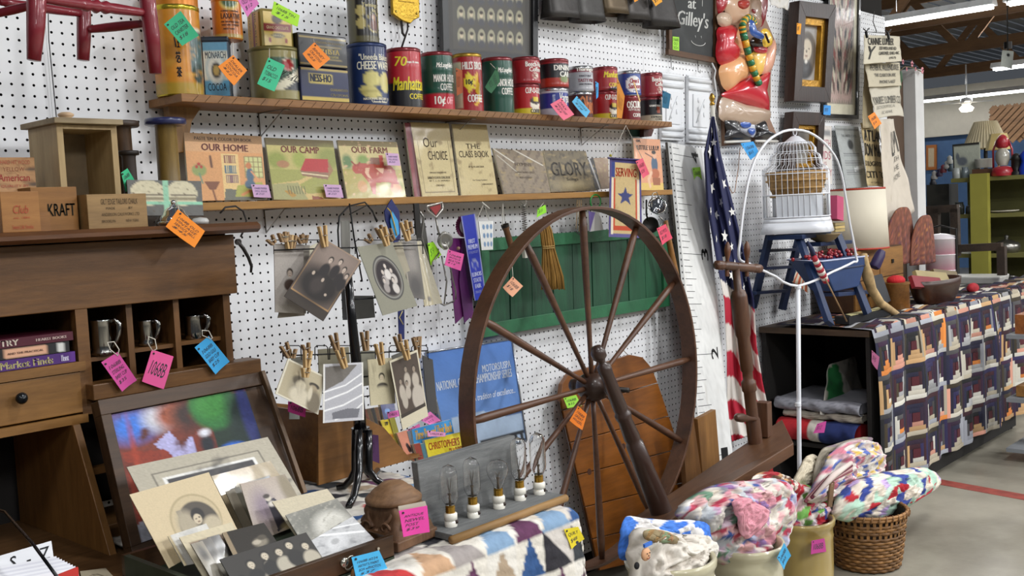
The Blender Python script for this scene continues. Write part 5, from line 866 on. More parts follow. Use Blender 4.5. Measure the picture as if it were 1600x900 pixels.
# ================================================================ BLUE FRAMED POSTER
cs = [at(664, 551, .05), at(799, 530, .05), at(822, 688, .09), at(702, 720, .09)]
def posts(root, f, n):
    b = M()
    for u0_, v0_, u1_, v1_ in ((0, 0, 1, 0), (1, 0, 1, 1), (1, 1, 0, 1), (0, 1, 0, 0)): b.tube([f(u0_, v0_)+n*.002, f(u1_, v1_)+n*.002], .0035, 8)
    b.build('metal_frame', mt('b0b4bc', .25, .8), root)
o = card('framed_poster', 'blue framed championship series poster leaning on the pegboard', 'poster', cs, .006, '4a78c0', [('g', '84a8d8', .0, .5), ('p', [(0, .66), (.3, .60), (1, .70), (1, 1), (0, 1)], 'a8bcd4'), ('p', [(.5, .66), (1, .70), (1, .73), (.5, .7)], '2c4a80'), ('r', .42, .90, .98, .93, '20242c'), ('r', .42, .98, .98, 1, '20242c')]+[('r', .44+i*.07, .90, .47+i*.07, .99, '20242c') for i in range(8)], [('R O        MOTORS/USPA', .38, .20, .94, .27, 'e6ecf4', .1, 0, .001), ('NATIONAL CIRCUIT CHAMPIONSHIP SERIES', .04, .28, .94, .36, 'e6ecf4', .1, 0, .001), ('A tradition of excellence...', .42, .46, .95, .52, 'e6ecf4', .3)], (50, 60), .5, .8, extra=posts, noise=.02)
# ================================================================ ON AND AGAINST THE PEGBOARD (middle)
def poly(name, lab, cat, pts, D, th, m, group=None, bevel=0):
    q = [at(x, y, D) for x, y in pts]; b = M(); b.prism(q, (0, th, 0)); o = b.build(name, m, None, bevel=bevel); tag(o, lab, cat, group); return o
# class portrait frame
cs = [at(690, -60, .03), at(833, -46, .03), at(833, 94, .035), at(694, 84, .035)]
ops = [('r', 0, 0, 1, 1, '45423e'), ('r', .10, 0, .9, .93, '4f4c46')]
for j in range(4):
    for i in range(7): x, y = .185+i*.108, .08+j*.238; ops += [('e', x, y, .043, .095, 'a09c84', .06), ('e', x, y+.07, .036, .045, '4a4a50', .3), ('e', x, y-.012, .018, .034, 'cdbfa4', .2), ('e', x, y-.036, .02, .02, '3a302a', .3)]
def fr_(root, f, n):
    b = M(); 
    for a0, a1 in (((-.01, 0), (1.01, 0)), ((1, -.01), (1, 1.01)), ((1.01, 1), (-.01, 1)), ((0, 1.01), (0, -.01))): b.beam(f(*a0)+n*.004, f(*a1)+n*.004, .026, .016, n)
    b.build('black_frame', mt('1a1a1c', .35, coat=.4), root)
card('class_portraits', 'black framed sheet of many small oval class portraits', 'picture', cs, .006, '3c3a36', ops, [], (130, 100), .5, .12, extra=fr_, noise=.02)
# brass spring balance and its hook
t = thing('brass_scale', 'brass-faced hanging spring balance with a black hook', 'scale', at(634, 40, .03))
cs = [at(612, -60, .03), at(655, -56, .03), at(656, 30, .03), at(614, 26, .03)]; f, n = quad(cs); n = -n if n.y > 0 else n
b = M(); b.prism([p-n*.012 for p in (f(0, 0), f(1, 0), f(1, .97), f(.8, 1.02), f(.65, 1.10), f(.35, 1.06), f(.15, 1.0), f(0, .95))], n*.012); b.build('brass_face', mt('94782c', .28, .95, bump=.4, bscale=70), t, bevel=.003)
for u, v in ((.12, .9), (.88, .9)): M().ball(f(u, v), .004, 8).build('rivet', mt('d9bc58', .2, 1), t)
for yy in (.62, .7): M().beam(f(.2, yy)+n*.001, f(.8, yy+.01)+n*.001, .002, .002).build('scale_bar', mt('8a6c24', .4, .8), t)
M().tube([at(x, y, .025) for x, y in ((627, 33), (629, 52), (632, 56))], .004, 6).build('strap', mt('221a1a', .6), t); M().tube([at(x, y, .025) for x, y in ((637, 34), (637, 46), (627, 76))], .003, 6).build('hook', mt('221a1a', .6), t)
# iron chimes
for i, (xa, xb, ya, xc, xd_, yb2, col) in enumerate(((852, 896, -40, 851, 900, 31, '3a3735'), (894, 932, -45, 896, 940, 36, '3c3a38'), (936, 972, -45, 938, 976, 25, '5a4c38'), (974, 1004, -45, 971, 1010, 34, '3f3b38'), (1008, 1040, -45, 1010, 1057, 45, '34312f'))):
    D = .07; lab = ('leftmost dark iron cow bell hanging at the top', 'dark iron cow bell, second from the left', 'smaller rusty brown cow bell in the middle of the row', 'iron cow bell with an orange sticker', 'tilted iron cow bell next to the chalkboard')[i]
    A, B, C_, D_ = at(xa, ya, D), at(xb, ya, D), at(xd_, yb2, D), at(xc, yb2-3, D); t = thing('cow_bell', lab, 'cow bell', (C_+D_)/2, 'iron cow bells on the pegboard')
    n = V((0, 1, 0)); b = M(); NS = 20
    for ring in ((A, B, .018), ((A+D_)/2, (B+C_)/2, .026), (D_, C_, .034)): pass
    rings = []
    for k in range(7):
        v = k/6; L, R2 = A*(1-v)+D_*v, B*(1-v)+C_*v; m_ = (L+R2)/2; h_ = (R2-L)/2; dd = .017+.020*v+(.003 if k == 6 else 0)
        rings.append([m_+h_*(math.copysign(abs(math.cos(a))**.6, math.cos(a)))+n*dd*math.copysign(abs(math.sin(a))**.6, math.sin(a)) for a in np.linspace(0, 2*PI, NS+1)[:-1]])
    vs = [p for r_ in rings for p in r_]; b.add(vs, [(j*NS+q, j*NS+(q+1) % NS, (j+1)*NS+(q+1) % NS, (j+1)*NS+q) for j in range(6) for q in range(NS)], 0, True); b.add(vs[:NS], [list(range(NS))])
    b.build('bell_body', mt(col, .45, .55, bump=.3, bscale=40), t, solid=.002)
    m_ = (D_+C_)/2; M().tube([m_+V((0, 0, .05)), m_+V((0, 0, .012))], [.002, .006], 8).build('clapper', mt('1c1a18', .6), t)
price_tag([(987, -10), (1000, -12), (996, 1), (991, 4)], .115, 'f09a28', 'small orange', 'on the fourth cow bell', ('$9',))
price_tag([(1016, -4), (1032, -8), (1034, 3), (1024, 10)], .125, 'f0a82c', 'amber', 'on the tilted cow bell', ('$9',))
# chalkboard
cs = [at(1046, -70, .02), at(1114, -62, .02), at(1114, 90, .025), at(1048, 78, .025)]
def chalk(root, f, n):
    W3 = wood('6e4a2a', '4c3018', 'x', .6, 8)
    for a0, a1 in (((-.06, -.02), (1.06, -.02)), ((1.03, 0), (1.03, 1.0)), ((1.08, 1.03), (-.10, 1.03)), ((-.05, 1.0), (-.05, 0))): M().beam(f(*a0)+n*.004, f(*a1)+n*.004, .022, .016, n).build('frame_rail', W3, root)
    b = M(); a = [f(.63+.17*math.cos(q), .86+.045*math.sin(q))+n*.002 for q in np.linspace(.1, 3.0, 9)]; b.tube(a, .0016, 5); b.tube([f(.56, .805)+n*.002, f(.565, .83)+n*.002], .0014, 5); b.tube([f(.70, .80)+n*.002, f(.705, .825)+n*.002], .0014, 5); b.build('chalk_smile', mt('d8d8d4', .9), root)
card('chalkboard', 'wood framed chalkboard with white handwriting and a smiling face', 'chalkboard', cs, .005, '3a3c3c', [('b', '484a4a', 2, .6)], [('at', .40, .44, .58, .53, 'dcdcd8', .1, 0, .006), ('T', .72, .40, .76, .49, 'dcdcd8', .1, 0, .002), ("Gilley's", .16, .56, .88, .76, 'dcdcd8', .15, 0, .005)], (12, 20), .8, extra=chalk)
cs = [at(1051, 57, .032), at(1061, 58, .032), at(1061, 80, .032), at(1051, 78, .032)]; card('price_tag', 'lime green sticky note on the chalkboard', 'tag', cs, .0005, 'a8e83c', [], [('1068B\nOLD\nSIGN', .1, .1, .9, .9, '4a7a1c')], (3, 3))
# white carved corner plaques
PL = mt('dfe1e4', .4, var=.02)
for i, (xa, xb, ya, yb2) in enumerate(((1036, 1068, 112, 218), (1078, 1111, 117, 223))):
    t = thing('white_plaque', ('white carved wooden plaque just right of the coffee shelf', 'white carved wooden plaque nearer the giant flag')[i], 'plaque', at((xa+xb)/2, yb2, .02), 'white carved plaques')
    f, n = quad([at(xa, ya, .025), at(xb, ya+4, .025), at(xb, yb2+2, .025), at(xa, yb2, .025)]); n = -n if n.y > 0 else n
    M().prism([p-n*.022 for p in (f(0, 0), f(1, 0), f(1, 1), f(0, 1))], n*.016).build('board', PL, t, bevel=.003)
    for v in (.07, .19, .83, .93): M().tube([f(.0, v)-n*.004, f(1, v)-n*.004], .009, 10).build('roll_moulding', PL, t)
    M().prism([p-n*.006 for p in (f(.18, .27), f(.86, .27), f(.86, .76), f(.18, .76))], n*.005).build('raised_panel', PL, t, bevel=.003)
    for k in range(5): M().ball(f(.52+(.15 if k % 2 else -.12), .36+k*.07), (.006, .003, .012), 8).build('carved_leaf', PL, t)
    M().tube([f(.3, .7)+n*.0, f(.5, .5), f(.7, .34)], .003, 6).build('carved_stem', PL, t)
    M().tube([at(xa+12, ya-24, .01), at(xa+13, ya-5, .01), at(xa+16, ya-3, .03), at(xa+17, ya-9, .035)], .002, 6).build('peg_hook', mt('c0c0c0', .3, .8), t)
# ---- red chair hung at the top left
RED = mt('7c1826', .35, var=.12, scale=25, coat=.5, bump=.15)
ch = thing('red_stool', 'red painted turned-leg stool hanging over the desk', 'stool', at(140, 0, .4))
def leg(pts, D, rs): M().tube([at(x, y, D) for x, y in pts], rs, 14).build('leg', RED, ch)
leg([(56, -70), (57, 0), (56, 40), (53, 94)], .52, [.017, .0175, .0165, .0125]); leg([(132, -60), (131, 20), (131, 55), (130, 94)], .34, [.013, .0145, .0145, .0125])
leg([(222, -70), (230, 0), (237, 55), (243, 115)], .48, [.016, .0165, .0165, .0125]); leg([(-40, -60), (-30, 0), (-24, 80)], .4, [.013, .0145, .012])
def str_(a, b_, Da, Db, rs, turn=False):
    A, B = at(*a, Da), at(*b_, Db); k = 22 if turn else 6; P = []; R2 = []
    for i in range(k+1): v = i/k; P.append(A*(1-v)+B*v); R2.append(rs*(.75+.35*math.sin(PI*v))+(.003*math.cos((v-.5)*60) if turn and abs(v-.5) < .14 else 0))
    M().tube(P, R2, 12).build('stretcher', RED, ch)
str_((66, -2), (226, 20), .52, .48, .0105, True); str_((0, 3), (132, 22), .42, .34, .009); str_((-20, 25), (60, 6), .42, .50, .008); str_((131, 47), (232, 36), .34, .47, .009)
M().tube([at(74, -40, .02), at(76, 60, .02), at(88, 183, .02)], .0012, 5).build('hanging_wire', mt('2a2a2a', .4, .6)); tag(bpy.data.objects['hanging_wire'], 'thin dark wire hanging down the pegboard seam behind the red stool', 'wire')
# ---- green shutter
GR = lambda a, b_: wood(a, b_, 'z', .5, 10, .4)
f, n = quad([at(752, 373, .055), at(1043, 352, .055), at(1047, 478, .06), at(755, 528, .06)]); n = -n if n.y > 0 else n
sh = thing('green_shutter', 'dark green painted board shutter behind the spinning wheel', 'shutter', f(.5, 1))
M().prism([p-n*.03 for p in (f(0, 0), f(1, 0), f(1, 1), f(0, 1))], n*.012).build('back_board', mt('123f2a', .6), sh)
for i in range(9):
    u0, u1 = .03+i*.104, .03+(i+1)*.104-.004; b = M(); b.prism([p-n*.018 for p in (f(u0, .12), f(u1, .12), f(u1, .87), f(u0, .87))], n*(.008+.0015*(i % 2))); b.build('plank', GR('1f5c3c', '0f3a26'), sh, bevel=.001)
for a0, a1, a2, a3 in ((0, 0, 1, .13), (0, .86, 1, 1), (0, .13, .035, .86), (.965, .13, 1, .86)): M().prism([p-n*.018 for p in (f(a0, a1), f(a2, a1), f(a2, a3), f(a0, a3))], n*.018).build('frame_rail', mt('23613e', .5, var=.2, scale=14, bump=.3), sh, bevel=.0015)
# ---- pine table top board leaning on the wall
f, n = quad([at(868, 590, .05), at(1010, 546, .05), at(1112, 850, .16), at(938, 892, .16)]); n = -n if n.y > 0 else n
bd_ = thing('plank_panel', 'orange varnished pine plank panel with a rounded top corner leaning on the wall', 'wood panel', f(.5, 1))
OR = wood('9c5c1c', '6a3a0e', 'x', .35, 5, .1)
NB = 6
for i in range(NB):
    v0, v1 = i/NB+.002, (i+1)/NB-.002; P = [f(0, v0), f(1, v0), f(1, v1), f(0, v1)]
    if i == 0: P = [f(.0, v1), f(.01, .10), f(.05, .04), f(.14, .0), f(.80, .0), f(.93, .03), f(.99, .09), f(1, v1)]
    M().prism([p-n*.02 for p in P], n*.02).build('plank', OR, bd_, bevel=.0015)
for u, v in ((.46, .42), (.1, .5), (.7, .72)): M().lathe([(.012, 0), (.012, .0006)], f(u, v), n, 14).build('knot', mt('3c1c08', .5), bd_)
M().tube([f(-.006, .12)-n*.01, f(-.006, 1)-n*.01], .004, 6).build('edge_band', mt('2a1408', .6), bd_)
M().tube([f(.62, .0), f(.66, -.03)+n*.004, f(.74, -.035), f(.78, .0)], .0016, 5).build('cord_loop', mt('9a8c74', .8), bd_)
price_tag([(880, 622), (900, 617), (908, 634), (886, 638)], .10, 'a4e44c', 'lime green', 'on the pine plank panel', ('1068B', '$35'))
# ---- the great wheel
WD = wood('6a4630', '452a1a', 'z', .4, 9, .2); WR = wood('6a4630', '472c1c', 'x', .42, 8, .15)
wy = .45; cx, cz, R_ = 2.557, .846, .567
wh = thing('spinning_wheel', 'large antique great spinning wheel with twelve spokes', 'spinning wheel', (2.7, -.5, 0))
b = M(); N = 72; vs = []
for k in range(N):
    a = 2*PI*k/N; rr = R_*(1+.004*math.sin(a*2))
    for rad, dy in ((rr, -.030), (rr, .028), (rr-.010, .028), (rr-.010, -.030)): vs.append((cx+rad*math.cos(a), -wy+dy, cz+rad*math.sin(a)))
b.add(vs, [(k*4+q, k*4+(q+1) % 4, (k+1) % N*4+(q+1) % 4, (k+1) % N*4+q) for k in range(N) for q in range(4)], 0, False); b.build('rim', WR, wh, bevel=.0015)
hub = V((cx, -wy, cz))
M().lathe([(.012, -.085), (.020, -.08), (.022, -.06), (.014, -.052), (.034, -.04), (.044, -.02), (.045, .02), (.034, .04), (.014, .05), (.024, .07), (.022, .085), (.01, .095)], hub, (0, -1, 0), 24).build('hub', mt('3a261c', .4, coat=.2), wh)
for k in range(12):
    a = PI/6*k+.02; d = V((math.cos(a), 0, math.sin(a))); pts = [hub+d*q for q in (.035, .10, .2, .35, .5, .558)]
    M().tube(pts, [.0085, .0075, .0085, .011, .0125, .009], 10).build('spoke', WR, wh)
def turned(name, A, B, prof, m, n=18, parent=wh): L = (B-A).length; M().lathe([(r_, h_*L) for r_, h_ in prof], A, B-A, n).build(name, m, parent)
A, B = at(938, 560, .56), at(1045, 828, .62)
turned('wheel_post', A, B, [(.0005, -.07), (.016, -.062), (.023, -.035), (.022, -.005), (.010, .015), (.012, .03), (.021, .04), (.022, .065), (.020, .10), (.023, .28), (.021, .30), (.026, .31), (.026, .33), (.022, .345), (.026, .45), (.023, .47), (.028, .48), (.030, .6), (.034, .8), (.036, 1.0)], mt('35221a', .38, var=.2, coat=.25))
M().tube([hub+V((0, .05, 0)), hub+V((0, -.14, 0))], .008, 10).build('axle', mt('2a2522', .4, .5), wh)
fa, fb_, ba, bb2 = at(985, 850, .70), at(1240, 692, .70), at(985, 812, .53), at(1222, 655, .53)
M().prism([fa, fb_, bb2, ba], (0, 0, -.045)).build('bench_plank', wood('6f4c32', '4a2f1e', 'x', .45, 7), wh, bevel=.003)
for p, q in ((at(1000, 850, .62), (at(985, 900, .62))), (at(1195, 700, .55), at(1205, 860, .50))): q = V((q.x, q.y, 0)); turned('bench_leg', q, p-V((0, 0, .02)), [(.014, 0), (.019, .2), (.017, .25), (.022, .5), (.018, .8), (.02, 1)], WD, 14)
A, B = at(1180, 690, .56), at(1150, 425, .56)
turned('head_post', A, B, [(.026, -.05), (.027, .0), (.027, .13), (.022, .15), (.022, .30), (.027, .31), (.027, .36), (.019, .375), (.019, .42), (.024, .43), (.023, .62), (.028, .64), (.031, .70), (.030, .86), (.024, .89), (.014, .90), (.014, 1.05)], WD)
M().box(at(1192, 655, .56)+V((.005, 0, 0)), (.045, .05, .13), .1).build('post_block', WD, wh, bevel=.003)
turned('tension_knob', at(1180, 655, .58), at(1150, 652, .66), [(.007, 0), (.008, .3), (.012, .5), (.016, .7), (.015, .9), (.006, 1)], WR)
A, B = at(1119, 414, .56), at(1188, 420, .56); turned('crossbar', A, B, [(.006, 0), (.016, .02), (.017, .12), (.012, .16), (.016, .2), (.0155, .8), (.012, .84), (.017, .88), (.016, .98), (.005, 1)], WD)
for a, b_ in (((1136, 432), (1137, 378)), ((1167, 432), (1167, 377))): turned('flyer_post', at(*a, .56), at(*b_, .56), [(.007, 0), (.008, .3), (.006, .5), (.010, .62), (.012, .75), (.009, .9), (.003, 1)], wood('7c4c30', '50301e', 'z', .4))
price_tag([(903, 634), (917, 647), (909, 672), (889, 657)], .50, 'ee8024', 'orange', 'dangling from a wheel spoke', ('1068B', 'GREAT', 'WHEEL'))
price_tag([(801, 432), (817, 447), (800, 464), (785, 449)], .17, 'e8a884', 'peach', 'hanging left of the broom on strings', ('1068B', '$18'), [(800, 412, .16)])
# ---- boards leaning to the right of the wheel
for i, (pts, D, c1, c2) in enumerate(((((1090, 655), (1118, 640), (1132, 742), (1106, 760)), .30, 'a4743c', '7a5024'), (((1065, 660), (1083, 650), (1112, 770), (1080, 790)), .33, '8a5c2e', '61401f'), (((1100, 690), (1118, 684), (1135, 720), (1110, 740)), .29, '5f4026', '41291a'))):
    pp = [at(x, y, D) for x, y in pts]; pp[2].z = max(pp[2].z-.55, 0); pp[3].z = max(pp[3].z-.55, 0); b = M(); b.prism(pp, (0, .02, 0)); o = b.build('scrap_board', wood(c1, c2, 'z', .5, 7)); tag(o, ('orange brown board standing behind the wheel rim, nearest the giant ruler', 'mid brown board standing behind the wheel rim', 'short dark board between two brown ones')[i], 'board', 'boards standing behind the wheel')
# ---- giant ruler
RT, RB = [at(1043, 222, .03), at(1097, 226, .03)], [at(1126, 706, .27), at(1143, 690, .27)]
f, n = quad([at(1043, 222, .03), at(1097, 224, .03), at(1150, 760, .27), at(1120, 760, .27)]); n = -n if n.y > 0 else n
A0 = at(1043, 222, .035); A1 = at(1097, 225, .035); B0 = at(1106, 640, .20); B1 = at(1142, 670, .20)
dn = ((B1-A1)); wv = (A1-A0); wv = wv-dn*wv.dot(dn)/dn.dot(dn); wv = wv.normalized()*(A1-A0).length*.97; L_ = dn*((A1.z-.02)/(A1.z-B1.z)); org = A0
cs = [org, org+wv, org+wv+L_, org+L_]
tick = M(); 
def rul(root, f, n):
    Ln = L_.length; pitch = .0262; k = 0; d = M(); s = M(); y = .02
    t2 = M()
    while y < Ln-.02:
        v = y/Ln; k += 1; ln = .62 if k % 16 == 2 else (.42 if k % 8 == 2 else (.34 if k % 4 == 2 else (.26 if k % 2 == 0 else .20)))
        s.add([f(.13, v-.0007)+n*.001, f(ln+.1, v-.0007)+n*.001, f(ln+.1, v+.0007)+n*.001, f(.13, v+.0007)+n*.001], [(0, 1, 2, 3)], 0, False, '222222'); d.lathe([(.0045, 0), (.0045, .001)], f(.055, v)+n*.0005, n, 8, col='222222')
        if k % 16 == 2 and 4-k//16 > 0: t2 = M(); text(t2, lambda a, b_, v=v: f(.66+.2*b_, v+.013-.028*a), n, [(str(4-k//16), 0, 0, 1, 1, '1c1c1c', 0, 0, .05)]); t2.build('numeral', pr(.6), root)
        y += pitch
    a = s.build('tick_marks', pr(.6), root); a['kind'] = 'stuff'; a = d.build('tick_dots', pr(.6), root); a['kind'] = 'stuff'
    M().prism([f(0, 0)-n*.0, f(.10, 0)-n*.0, f(.10, 1)-n*.0, f(0, 1)-n*.0], n*.0008).build('grey_edge', mt('b4b4b2', .6), root)
card('giant_ruler', 'giant white ruler board numbered two to four leaning by the flag', 'ruler', cs, .012, 'e2e2df', [('b', 'd2d0ca', 5, .7)], [], (20, 80), side='55504a', extra=rul)
price_tag([(1082, 262), (1094, 261), (1097, 288), (1085, 289)], .055, 'a8e83c', 'lime green', 'stuck on the giant ruler', ('1068B', '$48'))
b = M(); b.tube([at(1040, 345, .12), at(1046, 380, .12), at(1056, 430, .12), at(1066, 500, .14)], [.009, .012, .014, .016], 12); tag(b.build('wooden_bat', wood('a87438', '7c5224', 'z', .4), None), 'wooden bat hanging between the wheel and the giant ruler', 'bat')
# ---- furled flag
fl = thing('american_flag', 'furled stars and stripes flag on a pole with a brass finial', 'flag', at(1170, 700, .15))
M().tube([at(1113, 165, .09), at(1135, 420, .12), at(1170, 680, .16)], .009, 10).build('pole', mt('d8d4c8', .4), fl)
M().lathe([(.006, 0), (.012, .01), (.006, .018), (.010, .024), (.013, .036), (.009, .048), (.003, .056)], at(1113, 166, .09), (0, 0, 1), 16).build('finial', mt('a8843c', .3, .9), fl)
lf = [(1112, 182), (1100, 240), (1104, 320), (1118, 400), (1132, 470), (1136, 560), (1136, 640), (1144, 690)]; rt_ = [(1116, 182), (1126, 240), (1148, 330), (1164, 400), (1178, 470), (1182, 540), (1192, 600), (1207, 668)]
def interp(P, v): x = v*(len(P)-1); i = min(int(x), len(P)-2); q = x-i; return (P[i][0]*(1-q)+P[i+1][0]*q, P[i][1]*(1-q)+P[i+1][1]*q)
def ff(u, v):
    a, b_ = interp(lf, v), interp(rt_, v); x, y = a[0]*(1-u)+b_[0]*u, a[1]*(1-u)+b_[1]*u; return at(x, y, .14+.05*v+.016*math.sin(u*11+v*4)*min(1, v*5)+.008*math.sin(u*23-v*3))
nu, nv = 60, 160; C = np.zeros((nv+1, nu+1, 3)); U, W_ = np.meshgrid(np.linspace(0, 1, nu+1), np.linspace(0, 1, nv+1)); NV, RD, WH = lin('1c2048'), lin('b01c34'), lin('d9d2ca')
C[:] = NV
for j in range(nv+1):
    for i in range(nu+1):
        u, v = i/nu, j/nv
        if v > .50+.10*u: s = (v*7.2+u*-1.6+.3*math.sin(u*5)); C[j, i] = RD if (s % 1) < .52 else WH
    
M().grid(ff, nu, nv, C).build('cloth', pr(.85, 0, .2), fl, solid=.002)
b = M()
def star3(u, v, s, ro):
    p = ff(u, v); e1 = (ff(min(u+.05, 1), v)-p).normalized(); e2 = V((0, 0, 1)); nn = (CAM-p).normalized(); o_ = p+nn*.014
    pts = [o_+(e1*math.cos(ro+PI/5*k)+e2*math.sin(ro+PI/5*k))*(s if k % 2 == 0 else s*.42) for k in range(10)]; b.add(pts+[o_], [(k, (k+1) % 10, 10) for k in range(10)], 0, False, 'e4e2de')
for u, v, s in ((.4, .055, .016), (.35, .135, .022), (.72, .16, .012), (.25, .235, .018), (.8, .22, .018), (.55, .27, .016), (.28, .31, .014), (.72, .33, .02), (.45, .37, .02), (.85, .42, .018), (.25, .44, .016), (.6, .46, .02), (.18, .52, .014), (.75, .53, .018), (.6, .10, .012), (.5, .20, .016), (.12, .3, .014), (.9, .29, .014), (.14, .38, .015), (.62, .40, .014), (.42, .49, .016), (.88, .5, .014)): star3(u, v, s*1.45, u*9)
b.build('stars', pr(.8), fl)
def smooth(P, k=3):
    n = len(P); out = []
    for i in range(n):
        a, b, c, d = P[i-1], P[i], P[(i+1) % n], P[(i+2) % n]
        for q in range(k):
            t = q/k; out.append(b*(1-t)+c*t+((b-a)-(d-c))*(.16*math.sin(PI*t)*.5))
    return out
def puff(mb, pts, D, h, mi=0, col=None, rings=5, k=3, sharp=False, wr=0, dirn=None):
    P = [at(x, y, D) for x, y in pts] if not isinstance(pts[0], V) else pts; P = smooth(P, k); c = sum(P, V((0, 0, 0)))/len(P); n = dirn or V((-.45, -.89, 0)).normalized(); vs = []; m = len(P)
    for r_ in range(rings):
        s = 1-r_/rings; hh = h*math.sqrt(max(0, 1-s*s))
        vs += [c+(p-c)*s+n*(hh+wr*math.sin(i*1.7+r_*2.3)) for i, p in enumerate(P)]
    vs.append(c+n*h); fs = [(r_*m+i, r_*m+(i+1) % m, (r_+1)*m+(i+1) % m, (r_+1)*m+i) for r_ in range(rings-1) for i in range(m)]+[((rings-1)*m+i, (rings-1)*m+(i+1) % m, rings*m) for i in range(m)]
    mb.add(vs, fs, mi, True, col); return mb
# ---- moulded plastic wall figure (a bearded man in a red winter suit)
S = lambda pts: [(1110+x/3.91, y/3.91) for x, y in pts]
sm = thing('wall_figure', 'plastic wall figure of a white-bearded man in a red winter suit with striped cane', 'wall decoration', at(1160, 215, .03))
PLR = pr(.32, .6); D = .035
def piece(nm, pts, d, h, col, **k): b = M(); puff(b, S(pts), d, h, 0, col, **k); return b.build(nm, PLR, sm)
b = M(); q = [at(x, y, .02) for x, y in S([(45, -40), (345, -40), (340, 120), (395, 250), (370, 460), (365, 730), (420, 860), (90, 890), (85, 740), (55, 640), (85, 560), (45, 450), (30, 340), (40, 170)])]; b.prism(q, (0, .018, 0)); b.build('back_plate', mt('8c6c58', .5), sm)
piece('hat', [(45, -40), (120, -40), (100, 40), (60, 85), (42, 60)], D, .02, 'a81c28'); piece('hat', [(270, -40), (345, -40), (342, 80), (312, 165), (290, 100)], D, .02, 'a81c28')
piece('beard', [(95, -40), (290, -40), (312, 110), (300, 165), (205, 190), (130, 160), (90, 70)], D, .045, 'd9b496', wr=.0015); piece('nose', [(175, 5), (230, 0), (235, 40), (200, 60), (172, 40)], .07, .02, 'b84034'); piece('mouth', [(252, 55), (278, 62), (272, 82), (256, 74)], .075, .006, 'b03030')
piece('pompom', [(45, 90), (90, 75), (130, 110), (120, 160), (70, 165), (42, 130)], .05, .025, 'cfb49c', wr=.002)
piece('sleeve', [(48, 168), (155, 158), (120, 240), (178, 310), (150, 385), (70, 402), (32, 340), (40, 240)], .045, .05, 'c41c2c')
piece('coat_trim', [(155, 165), (200, 175), (225, 320), (175, 325), (120, 240)], D, .03, 'e6a878'); piece('fur_cuff', [(60, 402), (150, 345), (232, 322), (270, 440), (180, 500), (100, 558), (58, 480)], .045, .045, 'e8ac78', wr=.002)
piece('yellow_panel', [(262, 310), (345, 320), (325, 440), (280, 450), (262, 380)], D, .02, 'f0c45c'); piece('mitten', [(330, 330), (392, 240), (395, 330), (365, 440), (310, 450), (318, 380)], D, .03, 'e6ac90')  # yellow panel is plain plastic colour, without any glow
piece('belt', [(255, 232), (335, 215), (345, 285), (262, 285)], .05, .02, '20181c'); piece('gift', [(268, 285), (345, 290), (338, 325), (280, 320)], .05, .015, 'c01c30')
piece('coat_skirt', [(90, 560), (180, 500), (268, 438), (300, 470), (368, 440), (345, 560), (360, 672), (220, 640), (80, 595)], .04, .045, 'c42030')
piece('fur_hem', [(62, 610), (100, 598), (220, 640), (362, 676), (345, 740), (235, 775), (80, 742), (52, 690)], .045, .035, 'b9a08a', wr=.002)
piece('boot', [(88, 735), (165, 732), (172, 800), (240, 842), (235, 866), (92, 860), (100, 800)], .05, .03, '17151a'); piece('boot', [(270, 770), (325, 732), (342, 795), (418, 830), (405, 862), (275, 852), (285, 810)], .05, .03, '17151a')
M().tube([at(*p, .06) for p in S([(90, 868), (240, 862)])], .006, 8).build('boot_sole', mt('d8d4cc', .4), sm); M().tube([at(*p, .06) for p in S([(275, 862), (410, 864)])], .006, 8).build('boot_sole', mt('d8d4cc', .4), sm)
piece('icy_ornament', [(165, 745), (245, 730), (280, 780), (262, 840), (205, 810), (165, 790)], .045, .015, 'c9cdd8'); piece('blue_crystal', [(185, 748), (240, 738), (245, 775), (200, 780)], .062, .006, '3458a8'); piece('blue_crystal', [(235, 785), (275, 790), (262, 825), (238, 815)], .062, .006, '3458a8')
cane = S([(200, 200), (194, 160), (205, 125), (232, 106), (258, 122), (268, 150)]); cane2 = S([(200, 200), (232, 330), (262, 430), (298, 515)])
def cane_seg(P, n0, w_=.016):
    pts = []
    for i in range(len(P)-1):
        for q in range(3): pts.append((P[i][0]+(P[i+1][0]-P[i][0])*q/3, P[i][1]+(P[i+1][1]-P[i][1])*q/3))
    pts.append(P[-1])
    for i in range(len(pts)-1): M().tube([at(*pts[i], .095), at(*pts[i+1], .095)], w_, 10, col=('e8b02c', '1f7a4c')[(i+n0) % 2]).build('cane_stripe', PLR, sm)
cane_seg(cane, 0); cane_seg(cane2, 1, .0165)
piece('bow', [(238, 130), (262, 125), (270, 180), (330, 215), (320, 240), (262, 222), (240, 190)], .105, .012, '24509c'); piece('gift', [(310, 190), (345, 175), (378, 225), (372, 275), (325, 285), (318, 235)], .10, .015, 'e8bc30'); M().beam(at(*S([(335, 205)])[0], .125), at(*S([(358, 262)])[0], .125), .01, .004).build('gift_ribbon', mt('18161a', .4), sm)
M().tube([at(x, y, .03) for x, y in ((1112, 98), (1118, 110), (1116, 122), (1120, 150), (1115, 180), (1122, 205))], .004, 6).build('power_cord', mt('d8d8d8', .5), sm)
price_tag([(1157, 224), (1177, 221), (1186, 240), (1172, 250)], .09, '3a9ce0', 'sky blue', 'hanging under the boots of the wall figure', ('1068B', '$65'))
M().tube([at(x, y, .02) for x, y in ((1156, 232), (1154, 260), (1148, 300), (1144, 302), (1136, 286))], .002, 6).build('loose_cord', mt('a07858', .6)); tag(bpy.data.objects['loose_cord'], 'thin brown cord hanging on the pegboard right of the flag', 'cord')
